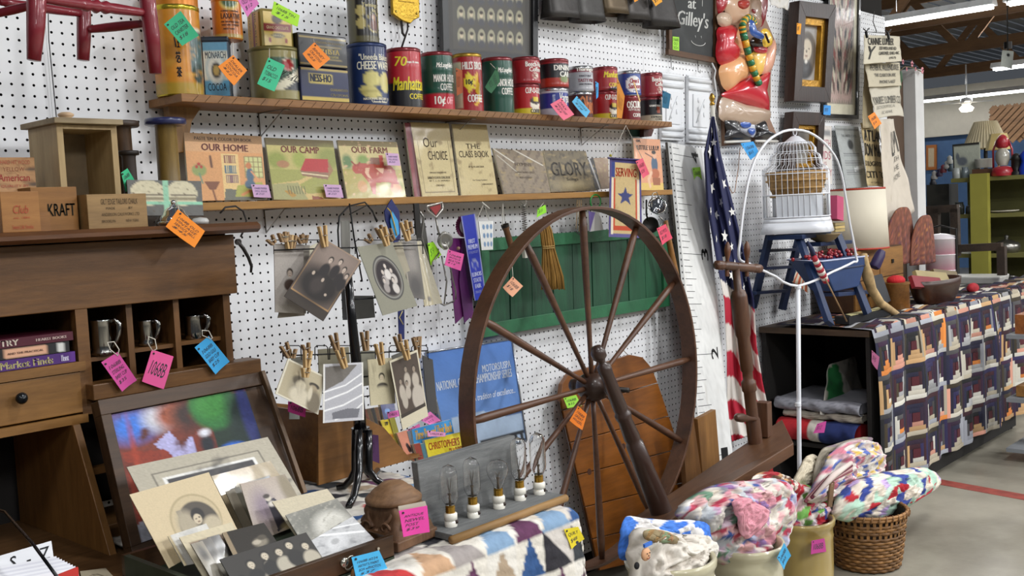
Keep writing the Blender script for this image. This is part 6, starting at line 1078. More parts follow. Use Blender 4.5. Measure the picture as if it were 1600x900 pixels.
# ---- pictures on the right end of the pegboard
def pic(lab, px, D, fw, fm, bg, ops, texts=(), res=(40, 60), cat='picture', name='framed_picture', fd=.03, coat=.12, inner=None, bot=None):
    cs = [at(x, y, D) for x, y in px]
    def ex(root, f, n):
        Wd, Hh = (cs[1]-cs[0]).length, (cs[3]-cs[0]).length
        def fr(w0, w1, d0, d1, m, nm):
            for (a, b_, c, d) in (((0-w1/Wd, -w1/Hh), (1+w1/Wd, -w1/Hh), (1+w0/Wd, -w0/Hh), (-w0/Wd, -w0/Hh)), ((-w1/Wd, 1+w1/Hh), (1+w1/Wd, 1+w1/Hh), (1+w0/Wd, 1+w0/Hh), (-w0/Wd, 1+w0/Hh)), ((-w1/Wd, -w1/Hh), (-w0/Wd, -w0/Hh), (-w0/Wd, 1+w0/Hh), (-w1/Wd, 1+w1/Hh)), ((1+w1/Wd, -w1/Hh), (1+w0/Wd, -w0/Hh), (1+w0/Wd, 1+w0/Hh), (1+w1/Wd, 1+w1/Hh))):
                P = [f(*q) for q in (a, b_, c, d)]; M().prism([p+n*d0 for p in P], n*(d1-d0)).build(nm, m, root, bevel=.0015)
        fr(0, fw, -.01, fd, fm, 'frame_rail')
        if inner: fr(-inner[0], 0.001, -.005, fd*.6, inner[1], 'gilt_liner')
    return card(name, lab, cat, cs, .004, bg, ops, texts, res, .5, coat, extra=ex, noise=.03)
WAL = wood('3c2418', '22130c', 'z', .35, 8, .4); GILT = mt('b8882c', .3, .85, var=.3, bump=.8, bscale=80)
pic('deep walnut shadow-box frame with gilt liner and an oval portrait of a bald man', [(1246, 28), (1282, 32), (1276, 138), (1240, 136)], .05, .075, WAL, 'a3a2a0', [('e', .46, .52, .42, .34, '8c8276', .02), ('e', .46, .52, .41, .33, '5c5650', .1), ('e', .46, .45, .22, .16, 'c9bca8', .1), ('e', .40, .74, .36, .14, '26262a', .15), ('e', .46, .47, .03, .02, '4a4038', .3), ('e', .34, .43, .03, .012, '3a302a', .3), ('e', .56, .43, .03, .012, '3a302a', .3), ('e', .46, .54, .07, .012, '8c6a5c', .3), ('e', .46, .62, .06, .03, 'd8d4cc', .3)], fd=.045, inner=(.035, GILT), name='gilt_portrait')
price_tag([(1245, 36), (1252, 37), (1250, 54), (1244, 53)], .13, 'f0a020', 'amber', 'on the glass of the bald man portrait', ('$85',))
hb = []
for j in range(12):
    for i in range(10):
        y = .04+j*.078; c_ = ('6a5450', 'c8c0ae', '4c4a4c', '8c5a58', 'a8a090', '3e3c40', 'b09890')[(i*3+j*5+i*j) % 7]; x = .05+(i % 5)*.09; s = 1 if i < 5 else -1
        X0 = .5-s*(.45-(i % 5)*.09); X1 = X0+s*.09; hb.append(('p', [(X0, y), (X1, y+.05), (X1, y+.115), (X0, y+.065)], c_))
pic('tall black framed textile of necktie strips in herringbone rows', [(1296, -60), (1340, -50), (1336, 180), (1289, 178)], .02, .022, mt('151517', .3, coat=.4), 'c9c4ae', [('r', .10, .02, .90, .93, '8c8478')]+[(('p', [(.10+x*.8, .02+y*.9) for x, y in o[1]], o[2])) for o in hb], (), (60, 150), name='necktie_textile', cat='framed textile', fd=.012)
price_tag([(1287, 164), (1298, 165), (1297, 180), (1286, 179)], .085, '3a90d8', 'blue', 'at the lower left of the necktie textile', ('$95',))
pic('small dark shadow-box frame behind the birdcage', [(1237, 196), (1268, 197), (1264, 262), (1232, 262)], .04, .065, WAL, '7c7a74', [('e', .5, .4, .3, .3, '4c4844', .4)], fd=.04, inner=(.02, GILT), name='shadow_box')
card('paper_sheet', 'white sheet with faint red capital letters right of the small dark frame', 'paper', [at(1281, 196, .02), at(1299, 197, .02), at(1300, 288, .03), at(1278, 286, .03)], .001, 'd8d2cc', [('r', .1, .1, .9, .18, '8c8c8e')], [('WITH', .1, .24, .9, .36, 'a8606c'), ('AIDS', .0, .44, .9, .58, 'a8405c'), ('IS', .4, .62, .6, .68, 'a8606c'), ('CITY', .3, .74, 1, .86, 'a8606c')], (6, 20))
card('certificate', 'tall grey printed certificate with a crest, in a clear sleeve', 'certificate', [at(1304, 196, .03), at(1341, 198, .03), at(1356, 292, .07), at(1322, 294, .07)], .002, 'a9aeae', [('e', .52, .3, .12, .08, '4c5054', .2), ('r', .02, .04, .98, .07, '888c8c'), ('p', [(.5, .68), (.98, .62), (.98, .68), (.52, .74)], 'e8ecee')]+[('l', [(.15, .45+i*.03), (.85, .45+i*.03)], .004, '74787a') for i in range(12)], [('THE UNITED STATES', .2, .14, .84, .18, '4c5054')], (30, 60), coat=1)  # slanted pale band is a sleeve reflection painted into the sheet
# ---- feed sacks, aprons
def cloth(lab, name, pts4, D, col, texts, wr=.010, cat='sack', seed=1, ops=(), n_=22, group=None, tc='2c2a28', scal=.0):
    f0 = quad([at(*pts4[0], D), at(*pts4[1], D), at(*pts4[2], D+.03), at(*pts4[3], D+.03)]); r = np.random.RandomState(seed); a, b_, c = r.rand(3)*6
    n = f0[1] if f0[1].y < 0 else -f0[1]
    f = lambda u, v: f0[0](u, v)+n*(wr*(math.sin(u*9+a+v*2)*.6+math.sin(v*7+b_+u*4)*.5+.3*math.sin((u+v)*17+c)))+V((0, 0, scal*abs(math.sin(u*PI))*v))
    t = thing(name, lab, cat, f(.5, 1), group); M().grid(f, n_, n_, paint(n_, n_, col, [('b', 'b8b09c', 4, .7)]+list(ops), .02, seed)).build('fabric', pr(.9, 0, .15), t, solid=.0015)
    if texts: b = M(); text(b, f, n, texts, .004); b.build('lettering', pr(.8), t)
    return t
GS = 'printed cotton sacks clipped at the end of the pegboard'
cloth('topmost cotton sack, printed LUMBER with a tree sketch, held by black clips', 'cotton_sack', [(1350, 54), (1406, 57), (1408, 96), (1350, 100)], .14, 'cfc7b2', [('CANNIE LUMBER', .1, .10, .80, .36, '26241f', 0, 0, .003), ('730 WIDLAND RD', .38, .42, .88, .54, '26241f', 0, 0, .002), ('GARDNER, OHIO 44C', .38, .60, .94, .74, '26241f', 0, 0, .002), ('(427)', .66, .80, .84, .90, '26241f', 0, 0, .002), ('Y', .10, .40, .3, .85, '3a3832', .3, 0, .004)], .003, group=GS)
cloth('middle cotton sack with faded grey lettering', 'cotton_sack', [(1351, 98), (1405, 98), (1408, 134), (1357, 136)], .12, 'c2b9a2', [('PETER R. ALLENDALE', .12, .08, .94, .34, '5c5a54', 0, 0, .002), ('THE CLARKTON AVE.', .2, .46, .85, .6, '5c5a54', 0, 0, .002), ('PHONE 5-6657', .35, .74, .8, .88, '5c5a54', 0, 0, .002)], .003, seed=4, group=GS)
cloth('lowest cotton sack, rounded, with faded lumber lettering', 'cotton_sack', [(1358, 134), (1404, 134), (1413, 182), (1366, 188)], .13, 'c6bfae', [('YANKEE LUMBER CO.', .02, .34, .98, .58, '6a6860', 0, 0, .002), ('BUCYRUS ROWING W.', .1, .62, .72, .72, '84827a'), ('NC HAWK', .3, .80, .6, .9, '84827a')], .006, seed=9, group=GS, scal=.012)
b = M()
for i, (x, y) in enumerate(((1354, 52), (1388, 54))):
    t = thing('binder_clip', ('left black clip on the topmost sack', 'right black clip on the topmost sack')[i], 'clip', at(x, y, .15)); M().beam(at(x-1, y-3, .165), at(x+1, y+7, .165), .012, .01).build('jaw', mt('17171a', .4), t); M().tube([at(x-5, y-7, .155), at(x, y-3, .16), at(x+4, y-8, .155)], .003, 6).build('handle', mt('17171a', .4), t)
M().tube([at(x, y, D_) for x, y, D_ in ((1366, 18, .02), (1364, 34, .12), (1370, 50, .14), (1356, 50, .14), (1386, 52, .14))], .0025, 6).build('wire_hanger', mt('9a9a98', .3, .8)); tag(bpy.data.objects['wire_hanger'], 'thin wire hanger on a pegboard hook above the sacks', 'hanger')
cloth('tan printed sack apron with heavy black capitals', 'printed_apron', [(1344, 192), (1374, 196), (1381, 292), (1356, 290)], .09, 'bfab80', [('ATLAN', .05, .10, 1.1, .28, '1e1c18', .1, 0, .008), ('DON MAKE', .0, .32, 1.1, .52, '1e1c18', .1, 0, .008), ('DOUGHTON', .0, .60, 1.0, .68, '1e1c18', 0, 0, .004), ('CITI TO', .0, .76, 1.1, .87, '1e1c18', 0, 0, .006), ('A OFFICIAL', .2, .93, .9, .96, '4c4838')], .006, cat='apron', seed=5)
cloth('tall cream work apron tied at the neck, with faded lettering', 'work_apron', [(1376, 186), (1396, 186), (1426, 330), (1383, 385)], .16, 'c9bfb0', [('LUM', .45, .12, .95, .34, '55534e', 0, 0, .004), ('W TH', .5, .37, .9, .42, '6a6860'), ('THE', .55, .45, .85, .50, '6a6860'), ('PHONE', .5, .53, .85, .58, '6a6860')], .012, cat='apron', seed=14)
cloth('narrow tan apron strap and bib hanging behind the sacks', 'apron_strap', [(1350, 100), (1358, 100), (1366, 200), (1348, 200)], .08, 'b5a888', [], .003, cat='apron', seed=2)
cloth('white cloth draped over the top of the gilt portrait frame', 'white_cloth', [(1200, -30), (1234, -40), (1232, 16), (1203, 8)], .16, 'd2cec8', [], .008, cat='cloth', seed=8)
price_tag([(1356, 182), (1366, 175), (1377, 193), (1366, 202)], .20, 'f08a2a', 'orange', 'hanging below the lowest cotton sack', ('1068B', '$14'))
t = thing('silk_flowers', 'spray of small pink silk flowers sticking out at the end post top', 'flowers', at(1420, 112, .05))
for x, y, s in ((1410, 97, 5), (1424, 100, 6), (1440, 110, 6.5), (1416, 108, 4), (1430, 108, 4)):
    c = at(x, y, .06); b = M(); k = mpp(c)*s*.55
    for q in range(5): a = q*1.257+x; b.ball(c+V((k*math.cos(a)*.9, -k*.3, k*math.sin(a))), (k*.55, k*.3, k*.55), 8)
    b.build('blossom', mt('d8949c', .7), t); M().ball(c+V((0, -k*.6, 0)), k*.3, 8).build('flower_centre', mt('8c2438', .6), t)
M().tube([at(x, y, .06) for x, y in ((1404, 112), (1414, 104), (1428, 106), (1440, 112))], .003, 6).build('stem', mt('6a5c3c', .7), t)
for x, y in ((1408, 120), (1406, 130)): b = M(); b.ball(at(x, y, .07), (.02, .006, .035), 8); b.build('leaf', mt('2c5030', .6), t)
# ================================================================ QUILT-COVERED TABLE
QZ = .82; X0, X1, DF = 4.392, 6.42, .565
QT = thing('cloth_table', 'long wooden table box with an open dark end, covered by the log cabin quilt', 'table', ((X0+X1)/2, -.28, 0))
DKW = mt('15110e', .8); M().bb(X0, X1, -DF+.01, -.02, QZ-.035, QZ-.008).build('top_board', wood('5c4630', '3a2a1c', 'y', .6), QT)
M().bb(X0+.01, X1, -DF+.012, -DF+.03, .02, QZ-.036).build('front_panel', DKW, QT); M().bb(X1-.02, X1, -DF+.03, -.03, 0, QZ-.036).build('end_panel', DKW, QT); M().bb(X0+.01, X1-.02, -DF+.03, -.05, .26, .28).build('inner_shelf', DKW, QT)
M().bb(X0+.62, X0+.64, -DF+.03, -.05, .281, QZ-.036).build('inner_panel', DKW, QT); M().bb(X0+.01, X1, -.05, -.03, 0, QZ-.036).build('back_panel', DKW, QT)
for x in (X0+.03, X1-.04): M().bb(x-.02, x+.02, -.1, -.06, 0, .26).build('leg', DKW, QT); M().bb(x-.02, x+.02, -DF+.035, -DF+.07, 0, .26).build('leg', DKW, QT)
LT = ['c9bea8', 'a8a8a8', 'd8d4c8', 'd89a84', 'e0883c', 'b5aa94', 'c8a070', '9a9ca4', 'cfc8b8']; DKC = ['1c1a34', '2c1830', '3a1420', '17171b', '3c3222', '2a2450', '4c4a4c', '20203c', '361838']
def logcabin(nb_x, nb_y, g, seed, B_):
    r = np.random.RandomState(seed); m = M()
    for by in range(nb_y):
        for bx in range(nb_x):
            x0, y0, x1, y1 = 0, 0, 1, 1; w_ = .125; fl_ = (bx+by) % 2; lc = [LT[r.randint(9)] for _ in range(2)]
            for ring in range(3):
                d1, d2, l1, l2 = DKC[r.randint(9)], DKC[r.randint(9)], (lc[0] if r.rand() < .5 else LT[r.randint(9)]), (lc[1] if r.rand() < .5 else DKC[r.randint(9)])
                for (a, b_, c, d, col) in ((x0, y0, x1-w_, y0+w_, d1), (x1-w_, y0, x1, y1-w_, d2 if not fl_ else l2), (x0+w_, y1-w_, x1, y1, l1), (x0, y0+w_, x0+w_, y1, l2 if not fl_ else d2)):
                    ft = lambda u, v, a=a, b_=b_, c=c, d=d: g((bx+a+(c-a)*u)*B_, (by+b_+(d-b_)*v)*B_, .0016*math.sin(PI*u)*math.sin(PI*v)*2)
                    n1, n2 = (3, 1) if c-a > d-b_ else (1, 3); cc = np.array(lin(col))*.75*(1+.15*r.randn()); m.grid(ft, n1+1, n2+1, np.tile(np.clip(cc, 0, 1), ((n1+2)*(n2+2), 1)))
                x0 += w_; y0 += w_; x1 -= w_; y1 -= w_
            cc = np.array(lin('48121c')); m.grid(lambda u, v: g((bx+x0+(x1-x0)*u)*B_, (by+y0+(y1-y0)*v)*B_, .002), 2, 2, np.tile(cc, (9, 1)))
    return m
def gq(s, t, e, x0=X0-.0, df=DF, top=.46, zt2=QZ):
    # s along the wall, t from the back of the table top, over the edge and down
    if t < top: return V((x0+s, -(df-top)-t, zt2+.004+e+.006*math.sin(s*31+t*9)))
    d = t-top; w_ = .014*math.sin(s*13+.6)*min(1, d*3)+.010*math.sin(s*29)*min(1, d*4)
    return V((x0+s+.01*math.sin(d*6), -df-.014*min(1, d*12)-w_-.02*d-e, zt2+.004-max(0, d-.012)*.985))
o = logcabin(12, 7, lambda s, t, e: gq(s, t, e), 4, .172).build('log_cabin_quilt', pr(.9, 0, .35)); tag(o, 'dark log cabin patchwork quilt with peach and orange strips, covering the long table', 'quilt')
T2 = thing('far_table', 'second quilt-covered table beyond the log cabin quilt', 'table', (7.25, -.3, 0)); M().bb(6.6, 7.9, -.42, -.02, .74, .78).build('top_board', DKW, T2); M().bb(6.6, 6.62, -.42, -.03, 0, .74).build('end_panel', DKW, T2); M().bb(7.88, 7.9, -.42, -.03, 0, .74).build('end_panel', DKW, T2); M().bb(6.62, 7.88, -.40, -.38, 0, .74).build('front_panel', DKW, T2)
o = logcabin(8, 6, lambda s, t, e: gq(s, t, e, 6.58, .43, .24, .785), 17, .165).build('dark_quilt', pr(.9, 0, .35)); tag(o, 'second dark patchwork quilt hanging past the end of the log cabin quilt', 'quilt')
price_tag([(1362, 547), (1374, 558), (1370, 578), (1361, 565)], .62, '8c4468', 'dusty purple', 'pinned near the corner of the log cabin quilt', ('$95',), dark='4c2438')
# folded textiles inside the open end
xi = X0+.03
def fold(lab, z, h, d0, d1, dx, col, ops, seed, name='folded_textile', x_=None):
    x_ = x_ or xi; P = []
    def f(u, v):
        a = -PI/2+PI*v; y = -(d0+(d1-d0)*u); r_ = h/2; w_ = .006*math.sin(u*14+seed)+.003*math.sin(u*31+v*8+seed)
        return V((x_+dx*.0-math.cos(a)*r_*1.5+w_+.02, y, z+h/2+math.sin(a)*r_+w_*.4)) if True else None
    t = thing(name, lab, 'textile', (x_+.1, -(d0+d1)/2, z)); m = M(); m.grid(f, 40, 16, paint(40, 16, col, ops, .05, seed)); m.build('folded_edge', pr(.9, 0, .3), t, solid=.003)
    M().bb(x_+.02, x_+.38, -d1+.005, -d0-.005, z+.004, z+h-.004).build('layers', pr(.9, 0, .3), t).data.materials[0] = mt(col if not isinstance(col, tuple) else '888888', .9); return t
fold('red, white and blue folded textile at the bottom of the open table end', .285, .10, .10, .49, .3, 'b01c24', [('r', .55, 0, 1, 1, '1c2a5c'), ('r', .42, 0, .55, 1, 'cfc8bc'), ('e', .2, .4, .1, .3, 'a01c24', .3)], 3)
fold('pale striped folded textile on the red, white and blue one', .388, .035, .12, .50, .3, 'b9b0a0', [('b', '8c8478', 6, .5)], 6)
fold('grey printed folded textile on top of the pile in the open table end', .425, .055, .08, .50, .3, '8f8f96', [('b', '5c5c66', 7, .6)], 9)
price_tag([(1277, 662), (1291, 658), (1287, 676), (1270, 677)], .58, 'a8307c', 'magenta', 'on the folded textiles inside the open table end', ('$12',))
cloth('green and black printed shopping bag leaning inside the open table end', 'printed_bag', [(1296, 570), (1336, 556), (1360, 655), (1284, 648)], .30, 'aaa49a', [('HOME', .5, .62, .95, .74, '2a2a2c', 0, 0, .004)], .008, cat='bag', seed=3, ops=[('p', [(.0, .1), (.3, .0), (.45, .5), (.5, 1), (.1, 1)], '1c6a34'), ('b', '2c4a34', 6, .7)]+[('r', .55+.12*(i % 4), .78+.1*(i//4), .63+.12*(i % 4), .85+.1*(i//4), '2c3a38') for i in range(8)])
# ================================================================ TOOLS HANGING FROM THE LOWER SHELF
STL = mt('8f8c86', .3, .9, var=.2); IRN = mt('2c2a28', .45, .6); D = .15
def L(pts, D=D): return [at(x, y, D) for x, y in pts]
def one(name, lab, cat, b, m, group=None): return tag(b.build(name, m), lab, cat, group)
t = thing('egg_beater', 'old rotary egg beater with a red-lined triangular handle and toothed wheel', 'egg beater', at(700, 470, D))
M().tube(L([(667, 322), (691, 316), (692, 326), (681, 340), (668, 328)]), .0028, 6, closed=True).build('handle', mt('c8c4bc', .3, .8), t); b = M(); b.prism(L([(672, 324), (688, 319), (689, 325), (681, 336)], D-.003), (0, .004, 0)); b.build('handle_inset', mt('8c1c1c', .5), t)
M().tube(L([(681, 340), (684, 358), (690, 378)]), .0032, 8).build('shaft', STL, t)
w0 = at(695, 376, D+.01); M().lathe([(.024, 0), (.026, .001), (.026, .005), (.024, .006), (.012, .003)], w0, (-.3, -1, 0), 30).build('gear_wheel', STL, t)
b = M(); 
for k in range(36): a = k*PI/18; d_ = V((math.cos(a)*.95, .28*math.cos(a), math.sin(a))); b.box(w0+d_*.0275, (.0025, .004, .0025))
o = b.build('gear_teeth', mt('cfcbc2', .3, .9), t); o['kind'] = 'stuff'; M().ball(at(716, 388, D+.02), .006, 10).build('crank_knob', mt('8a6a5a', .5), t)
for pts in ([(686, 395), (676, 410), (673, 440), (680, 470), (694, 477), (710, 470)], [(690, 400), (698, 440), (694, 476)], [(700, 400), (706, 430), (712, 455), (712, 468)]): M().tube(L(pts), .0026, 6).build('whisk_wire', STL, t)
price_tag([(700, 390), (725, 397), (719, 423), (694, 414)], .19, 'd85498', 'pink', 'hanging on the egg beater', ('1068B', 'ANTIQUE', 'BEATER', '$15'), [(696, 378, .18)])
price_tag([(668, 380), (677, 378), (689, 398), (672, 415)], .14, '9cdc28', 'lime green', 'behind the egg beater', ('$9',), dark='6a9c28')
t = thing('serving_fork', 'dark flat-handled kitchen fork hanging by its ring', 'kitchen tool', at(655, 430, D)); M().beam(at(650, 318, D), at(654, 372, D), .020, .006, (0, -1, 0)).build('handle', IRN, t); M().tube(L([(656, 330), (662, 340), (658, 370), (668, 400), (673, 440)]), .004, 6).build('tine', STL, t); M().tube(L([(652, 372), (654, 400), (658, 430)]), .004, 6).build('tine', STL, t)
poly('flat_grater', 'long grey punched grater hanging beside the fork', 'grater', [(648, 350), (664, 348), (675, 425), (664, 440)], .13, .004, mt('5c5a56', .4, .7))
t = thing('ribbon_lanyard', 'navy ribbon with gold chevron and pale blue tag hanging from the lower shelf', 'ribbon', at(620, 500, .12))
b = M(); b.prism(L([(612, 311), (624, 330), (626, 372), (618, 384), (603, 345), (601, 330)], .15), (0, .004, 0)); b.build('navy_ribbon', mt('141f5c', .6), t); b = M(); b.prism(L([(613, 330), (622, 345), (624, 365), (616, 375), (610, 345)], .157), (0, .002, 0)); b.build('blue_slip', mt('3c98d0', .6), t)
M().tube(L([(605, 325), (610, 330), (616, 350), (620, 368)], .16), .0018, 6).build('gold_cord', mt('c8a83c', .5), t); b = M(); b.prism(L([(622, 480), (632, 480), (632, 530), (624, 530)], .12), (0, .003, 0)); b.build('navy_tail', mt('141f5c', .6), t); M().tube(L([(629, 486), (624, 496), (630, 507)], .125), .0016, 5).build('gold_chevron', mt('c8b87c', .5), t)
# fair ribbons
t = thing('prize_rosette', 'maroon and purple prize rosette with long purple tails', 'ribbon', at(720, 500, .12))
c0 = at(722, 354, .14); b = M(); NS = 28; vs = [c0]
for k in range(NS*2): a = PI*k/NS; r_ = .034+.003*math.sin(k*1.57*2); vs.append(c0+V((r_*math.cos(a), -.004-.004*(k % 2), r_*math.sin(a))))
b.add(vs, [(0, 1+k, 1+(k+1) % (NS*2)) for k in range(NS*2)], 0, False); b.build('pleated_ruffle', mt('5c1840', .6), t, solid=.001); M().lathe([(.0005, .001), (.020, .001), (.024, .003), (.022, .006), (.0005, .006)], c0+V((.004, -.006, 0)), (0, -1, 0), 24).build('white_ruffle', mt('c9c4c4', .6), t)
M().lathe([(.0005, .007), (.012, .006)], c0+V((.008, -.008, -.012)), (0, -1, 0), 20).build('printed_button', mt('7c94d0', .4, var=.5, scale=90), t)
for pts, dd, col in (([(700, 372), (727, 372), (741, 500), (726, 492), (712, 506), (706, 440)], .135, '5c1a5a'), ([(722, 372), (742, 376), (738, 492), (726, 505), (718, 440)], .142, '4a1450')): b = M(); b.prism(L(pts, dd), (0, .003, 0)); b.build('tail', mt(col, .45, var=.25, scale=20), t)
cs = [at(720, 338, .165), at(742, 334, .165), at(759, 466, .165), at(741, 470, .165)]
card('prize_ribbon', 'royal blue first premium state fair prize ribbon with silver lettering', 'ribbon', cs, .0015, '1c2c9c', [('r', 0, 0, .06, 1, '9a9cb8'), ('r', .94, 0, 1, 1, '9a9cb8'), ('e', .5, .58, .22, .055, '8c90b4', .05), ('e', .5, .58, .17, .04, '2a3aa0', .1)], [('FIRST', .26, .28, .74, .33, 'a8acd0', 0, 0, .01), ('PREMIUM', .14, .345, .86, .40, 'a8acd0', 0, 0, .01), ('OF THE ILLINOIS DEPT', .16, .42, .86, .45, '8c90c0'), ('ILLINOIS', .14, .67, .88, .72, 'a8acd0', 0, 0, .012), ('STATE', .2, .74, .82, .79, 'a8acd0', 0, 0, .012), ('FAIR', .26, .81, .74, .86, 'a8acd0', 0, 0, .012), ('SPRINGFIELD', .2, .89, .82, .92, '8c90c0')], (10, 30), .4, curl=.003)
def cordset(root, pts, D, r=.0012): M().tube(L(pts, D), r, 5).build('cord', mt('d8d4c8', .8), root)
o = card('button_card', 'white card with nine small blue pictures hanging from a cord', 'card', [at(748, 346, .13), at(770, 345, .13), at(770, 390, .13), at(753, 391, .13)], .003, 'd4d4d0', [('e', .3+.28*i, .2+.3*j, .10, .09, '6c88a8', .15) for i in range(3) for j in range(3)]+[('r', 0, 0, .04, 1, 'f0f0ee'), ('r', .96, 0, 1, 1, 'f0f0ee')], [], (30, 40)); cordset(o, [(745, 344), (756, 318), (764, 344)], .135); cordset(o, [(753, 316), (765, 326)], .14, .002)
t = thing('mallet', 'wooden handled tool hanging by string left of the spring whisk', 'hand tool', at(800, 420, .13)); M().lathe([(.012, 0), (.013, .012), (.0105, .016), (.0105, .09)], at(789, 352, .13), at(803, 400, .13)-at(789, 352, .13), 14).build('wooden_handle', wood('8a5c34', '5c3a20', 'z', .5), t); M().lathe([(.0135, -.003), (.0135, .006)], at(789, 352, .13), at(803, 400, .13)-at(789, 352, .13), 14).build('iron_ferrule', IRN, t); cordset(t, [(785, 352), (786, 318), (789, 345)], .13)
t = thing('spring_whisk', 'coiled wire whisk hanging on a shelf nail, white rubber end below', 'whisk', at(820, 405, .13)); M().tube([at(818+1.5*k/40, 320+k*.72, .13)+V((.009*math.cos(k*1.3), .009*math.sin(k*1.3), 0)) for k in range(60)], .0014, 5).build('wire_coil', STL, t); M().tube(L([(814, 316), (818, 312), (824, 316), (819, 322)], .13), .0014, 5, closed=True).build('ring', STL, t); M().box(at(821, 396, .13), (.018, .012, .03), 0, taper=1.3).build('rubber_end', mt('c9c6b8', .6), t); M().tube(L([(819, 362), (822, 388)], .13), .004, 6).build('stem', STL, t)
price_tag([(840, 326), (852, 320), (853, 332), (838, 340)], .13, '8cd82c', 'lime green', 'hanging over the small broom', ('$15',), [(850, 316, .12)])
t = thing('hand_broom', 'small straw whisk broom hanging before the green shutter', 'broom', at(860, 452, .13)); b = M(); NS = 40
pr_ = [(851, 349, 6), (853, 360, 9), (856, 380, 10), (857, 388, 9.5), (860, 410, 13), (863, 432, 17), (864, 451, 18)]
for k in range(NS):
    o_ = (k/(NS-1)-.5)*2; a_ = rng.rand()*.014; b.tube([at(x+o_*w_, y+(2*rng.rand() if y > 450 else 0), .125+a_) for x, y, w_ in pr_], .0021, 4)
o = b.build('straw', wood('b98c40', '8c6424', 'z', .8, 20), t); o['kind'] = 'stuff'; M().lathe([(.010, 0), (.012, .004), (.012, .012), (.007, .02), (.006, .03)], at(851, 352, .132), (0, 0, 1), 14).build('bound_neck', mt('3c281c', .6), t)
for y in (385, 388): M().tube([at(848, y, .145), at(857, y, .150), at(866, y-1, .145)], .0012, 5).build('binding_twine', mt('c8a868', .8), t)
t = thing('corn_key_bundle', 'bundle of old keys and small charms on looped wires', 'keys', at(905, 370, .13))
for i in range(6): M().tube(L([(902+i*1.5, 312), (901+i*2, 340), (900+i*2.4, 358+i*2)], .13), .0014, 5).build('hanging_wire', STL if i % 2 else mt('9a7c4c', .6), t); M().lathe([(.004, 0), (.004, .0015)], at(900+i*2.4, 362+i*2, .13), (0, -1, 0), 10).build('charm', IRN, t)
t = thing('pennant', 'purple and white pennant hanging from a green ring', 'pennant', at(932, 362, .13)); M().tube([at(930.5+8*math.cos(a), 315+11*math.sin(a), .14) for a in np.linspace(0, 2*PI, 17)[:-1]], .0028, 6, closed=True).build('green_ring', mt('1f8a3c', .4), t)
b = M(); b.prism(L([(920, 330), (930, 332), (922, 362)], .13), (0, .002, 0)); b.build('purple_half', mt('6c5c98', .7), t); b = M(); b.prism(L([(930, 332), (938, 338), (943, 359), (921, 362)], .128), (0, .002, 0)); b.build('white_half', mt('c4c2c0', .7), t)
def starp(cx, cy, r0, r1, ax): return ('p', [(cx+(r0 if i % 2 == 0 else r1)*ax*math.sin(PI*i/5), cy-(r0 if i % 2 == 0 else r1)*math.cos(PI*i/5)) for i in range(10)], '3c4270')
cs = [at(953, 246, .19), at(1001, 250, .19), at(1003, 372, .19), at(951, 370, .19)]
o = card('service_banner', 'old cream service banner reading SERVING over a blue star', 'banner', cs, .001, 'c0a878', [('b', 'a48c60', 3, .62), ('r', 0, 0, 1, .05, '3c3468'), ('r', 0, 0, .06, 1, '4c4478'), ('r', .94, 0, 1, 1, '4c4478'), ('r', 0, .96, 1, 1, '5c5488'), ('r', .06, .26, .12, .96, 'd8ccb4'), ('r', .86, .26, .94, .96, 'd8ccb4'), ('r', .12, .26, .17, .90, 'b8482c'), ('r', .81, .26, .86, .90, 'b8482c'), ('r', .12, .86, .86, .91, 'b8482c'), ('r', .06, .06, .16, .24, '34407c'), starp(.49, .48, .125, .05, 2.2)], [('SERVING', .18, .12, .84, .23, 'a8341c', 0, 0, .006)], (60, 100), .9)
M().tube([at(950, 247, .195), at(1004, 250, .195)], .003, 8).build('rod', mt('3c3468', .5), o); cordset(o, [(955, 246), (978, 196), (1004, 248)], .195, .001); M().ball(at(954, 243, .195), .005, 8).build('yellow_tassel', mt('b0a83c', .8), o)
price_tag([(993, 252), (1004, 247), (1014, 272), (1004, 279)], .21, 'dc5870', 'rose', 'hanging before the service banner', ('1068B', '$28'), dark='8c3444')
t = thing('hanging_pots', 'small shiny steel pot hanging by its bail near the giant ruler', 'pot', at(1026, 345, .16)); q = at(1027, 322, .15); M().lathe([(.003, -.034), (.018, -.03), (.031, -.012), (.033, .008), (.036, .010), (.031, .009), (.029, -.012), (.003, -.028)], q, (-.8, -.6, .35), 28).build('pot_body', CHROME, t); M().tube(L([(1018, 312), (1020, 302), (1026, 300), (1029, 308)], .17), .002, 6).build('bail', STL, t); M().tube(L([(1030, 338), (1037, 345), (1036, 350)], .16), .0025, 6).build('hook_handle', STL, t)
t = thing('skillet', 'small dark pan hanging edge-on under the steel pot', 'pan', at(1016, 368, .15)); M().lathe([(.0005, 0), (.024, 0), (.030, .012), (.032, .012), (.025, -.003)], at(1017, 352, .15), (-.9, -.5, .1), 26).build('pan_body', IRN, t); M().tube(L([(1010, 312), (1010, 335), (1013, 345)], .15), .004, 6).build('pan_handle', IRN, t)
price_tag([(1026, 357), (1040, 350), (1050, 372), (1034, 383)], .18, 'e04c68', 'rose red', 'hanging below the steel pot', ('OLD POTS', '$18'), [(1034, 350, .17)])
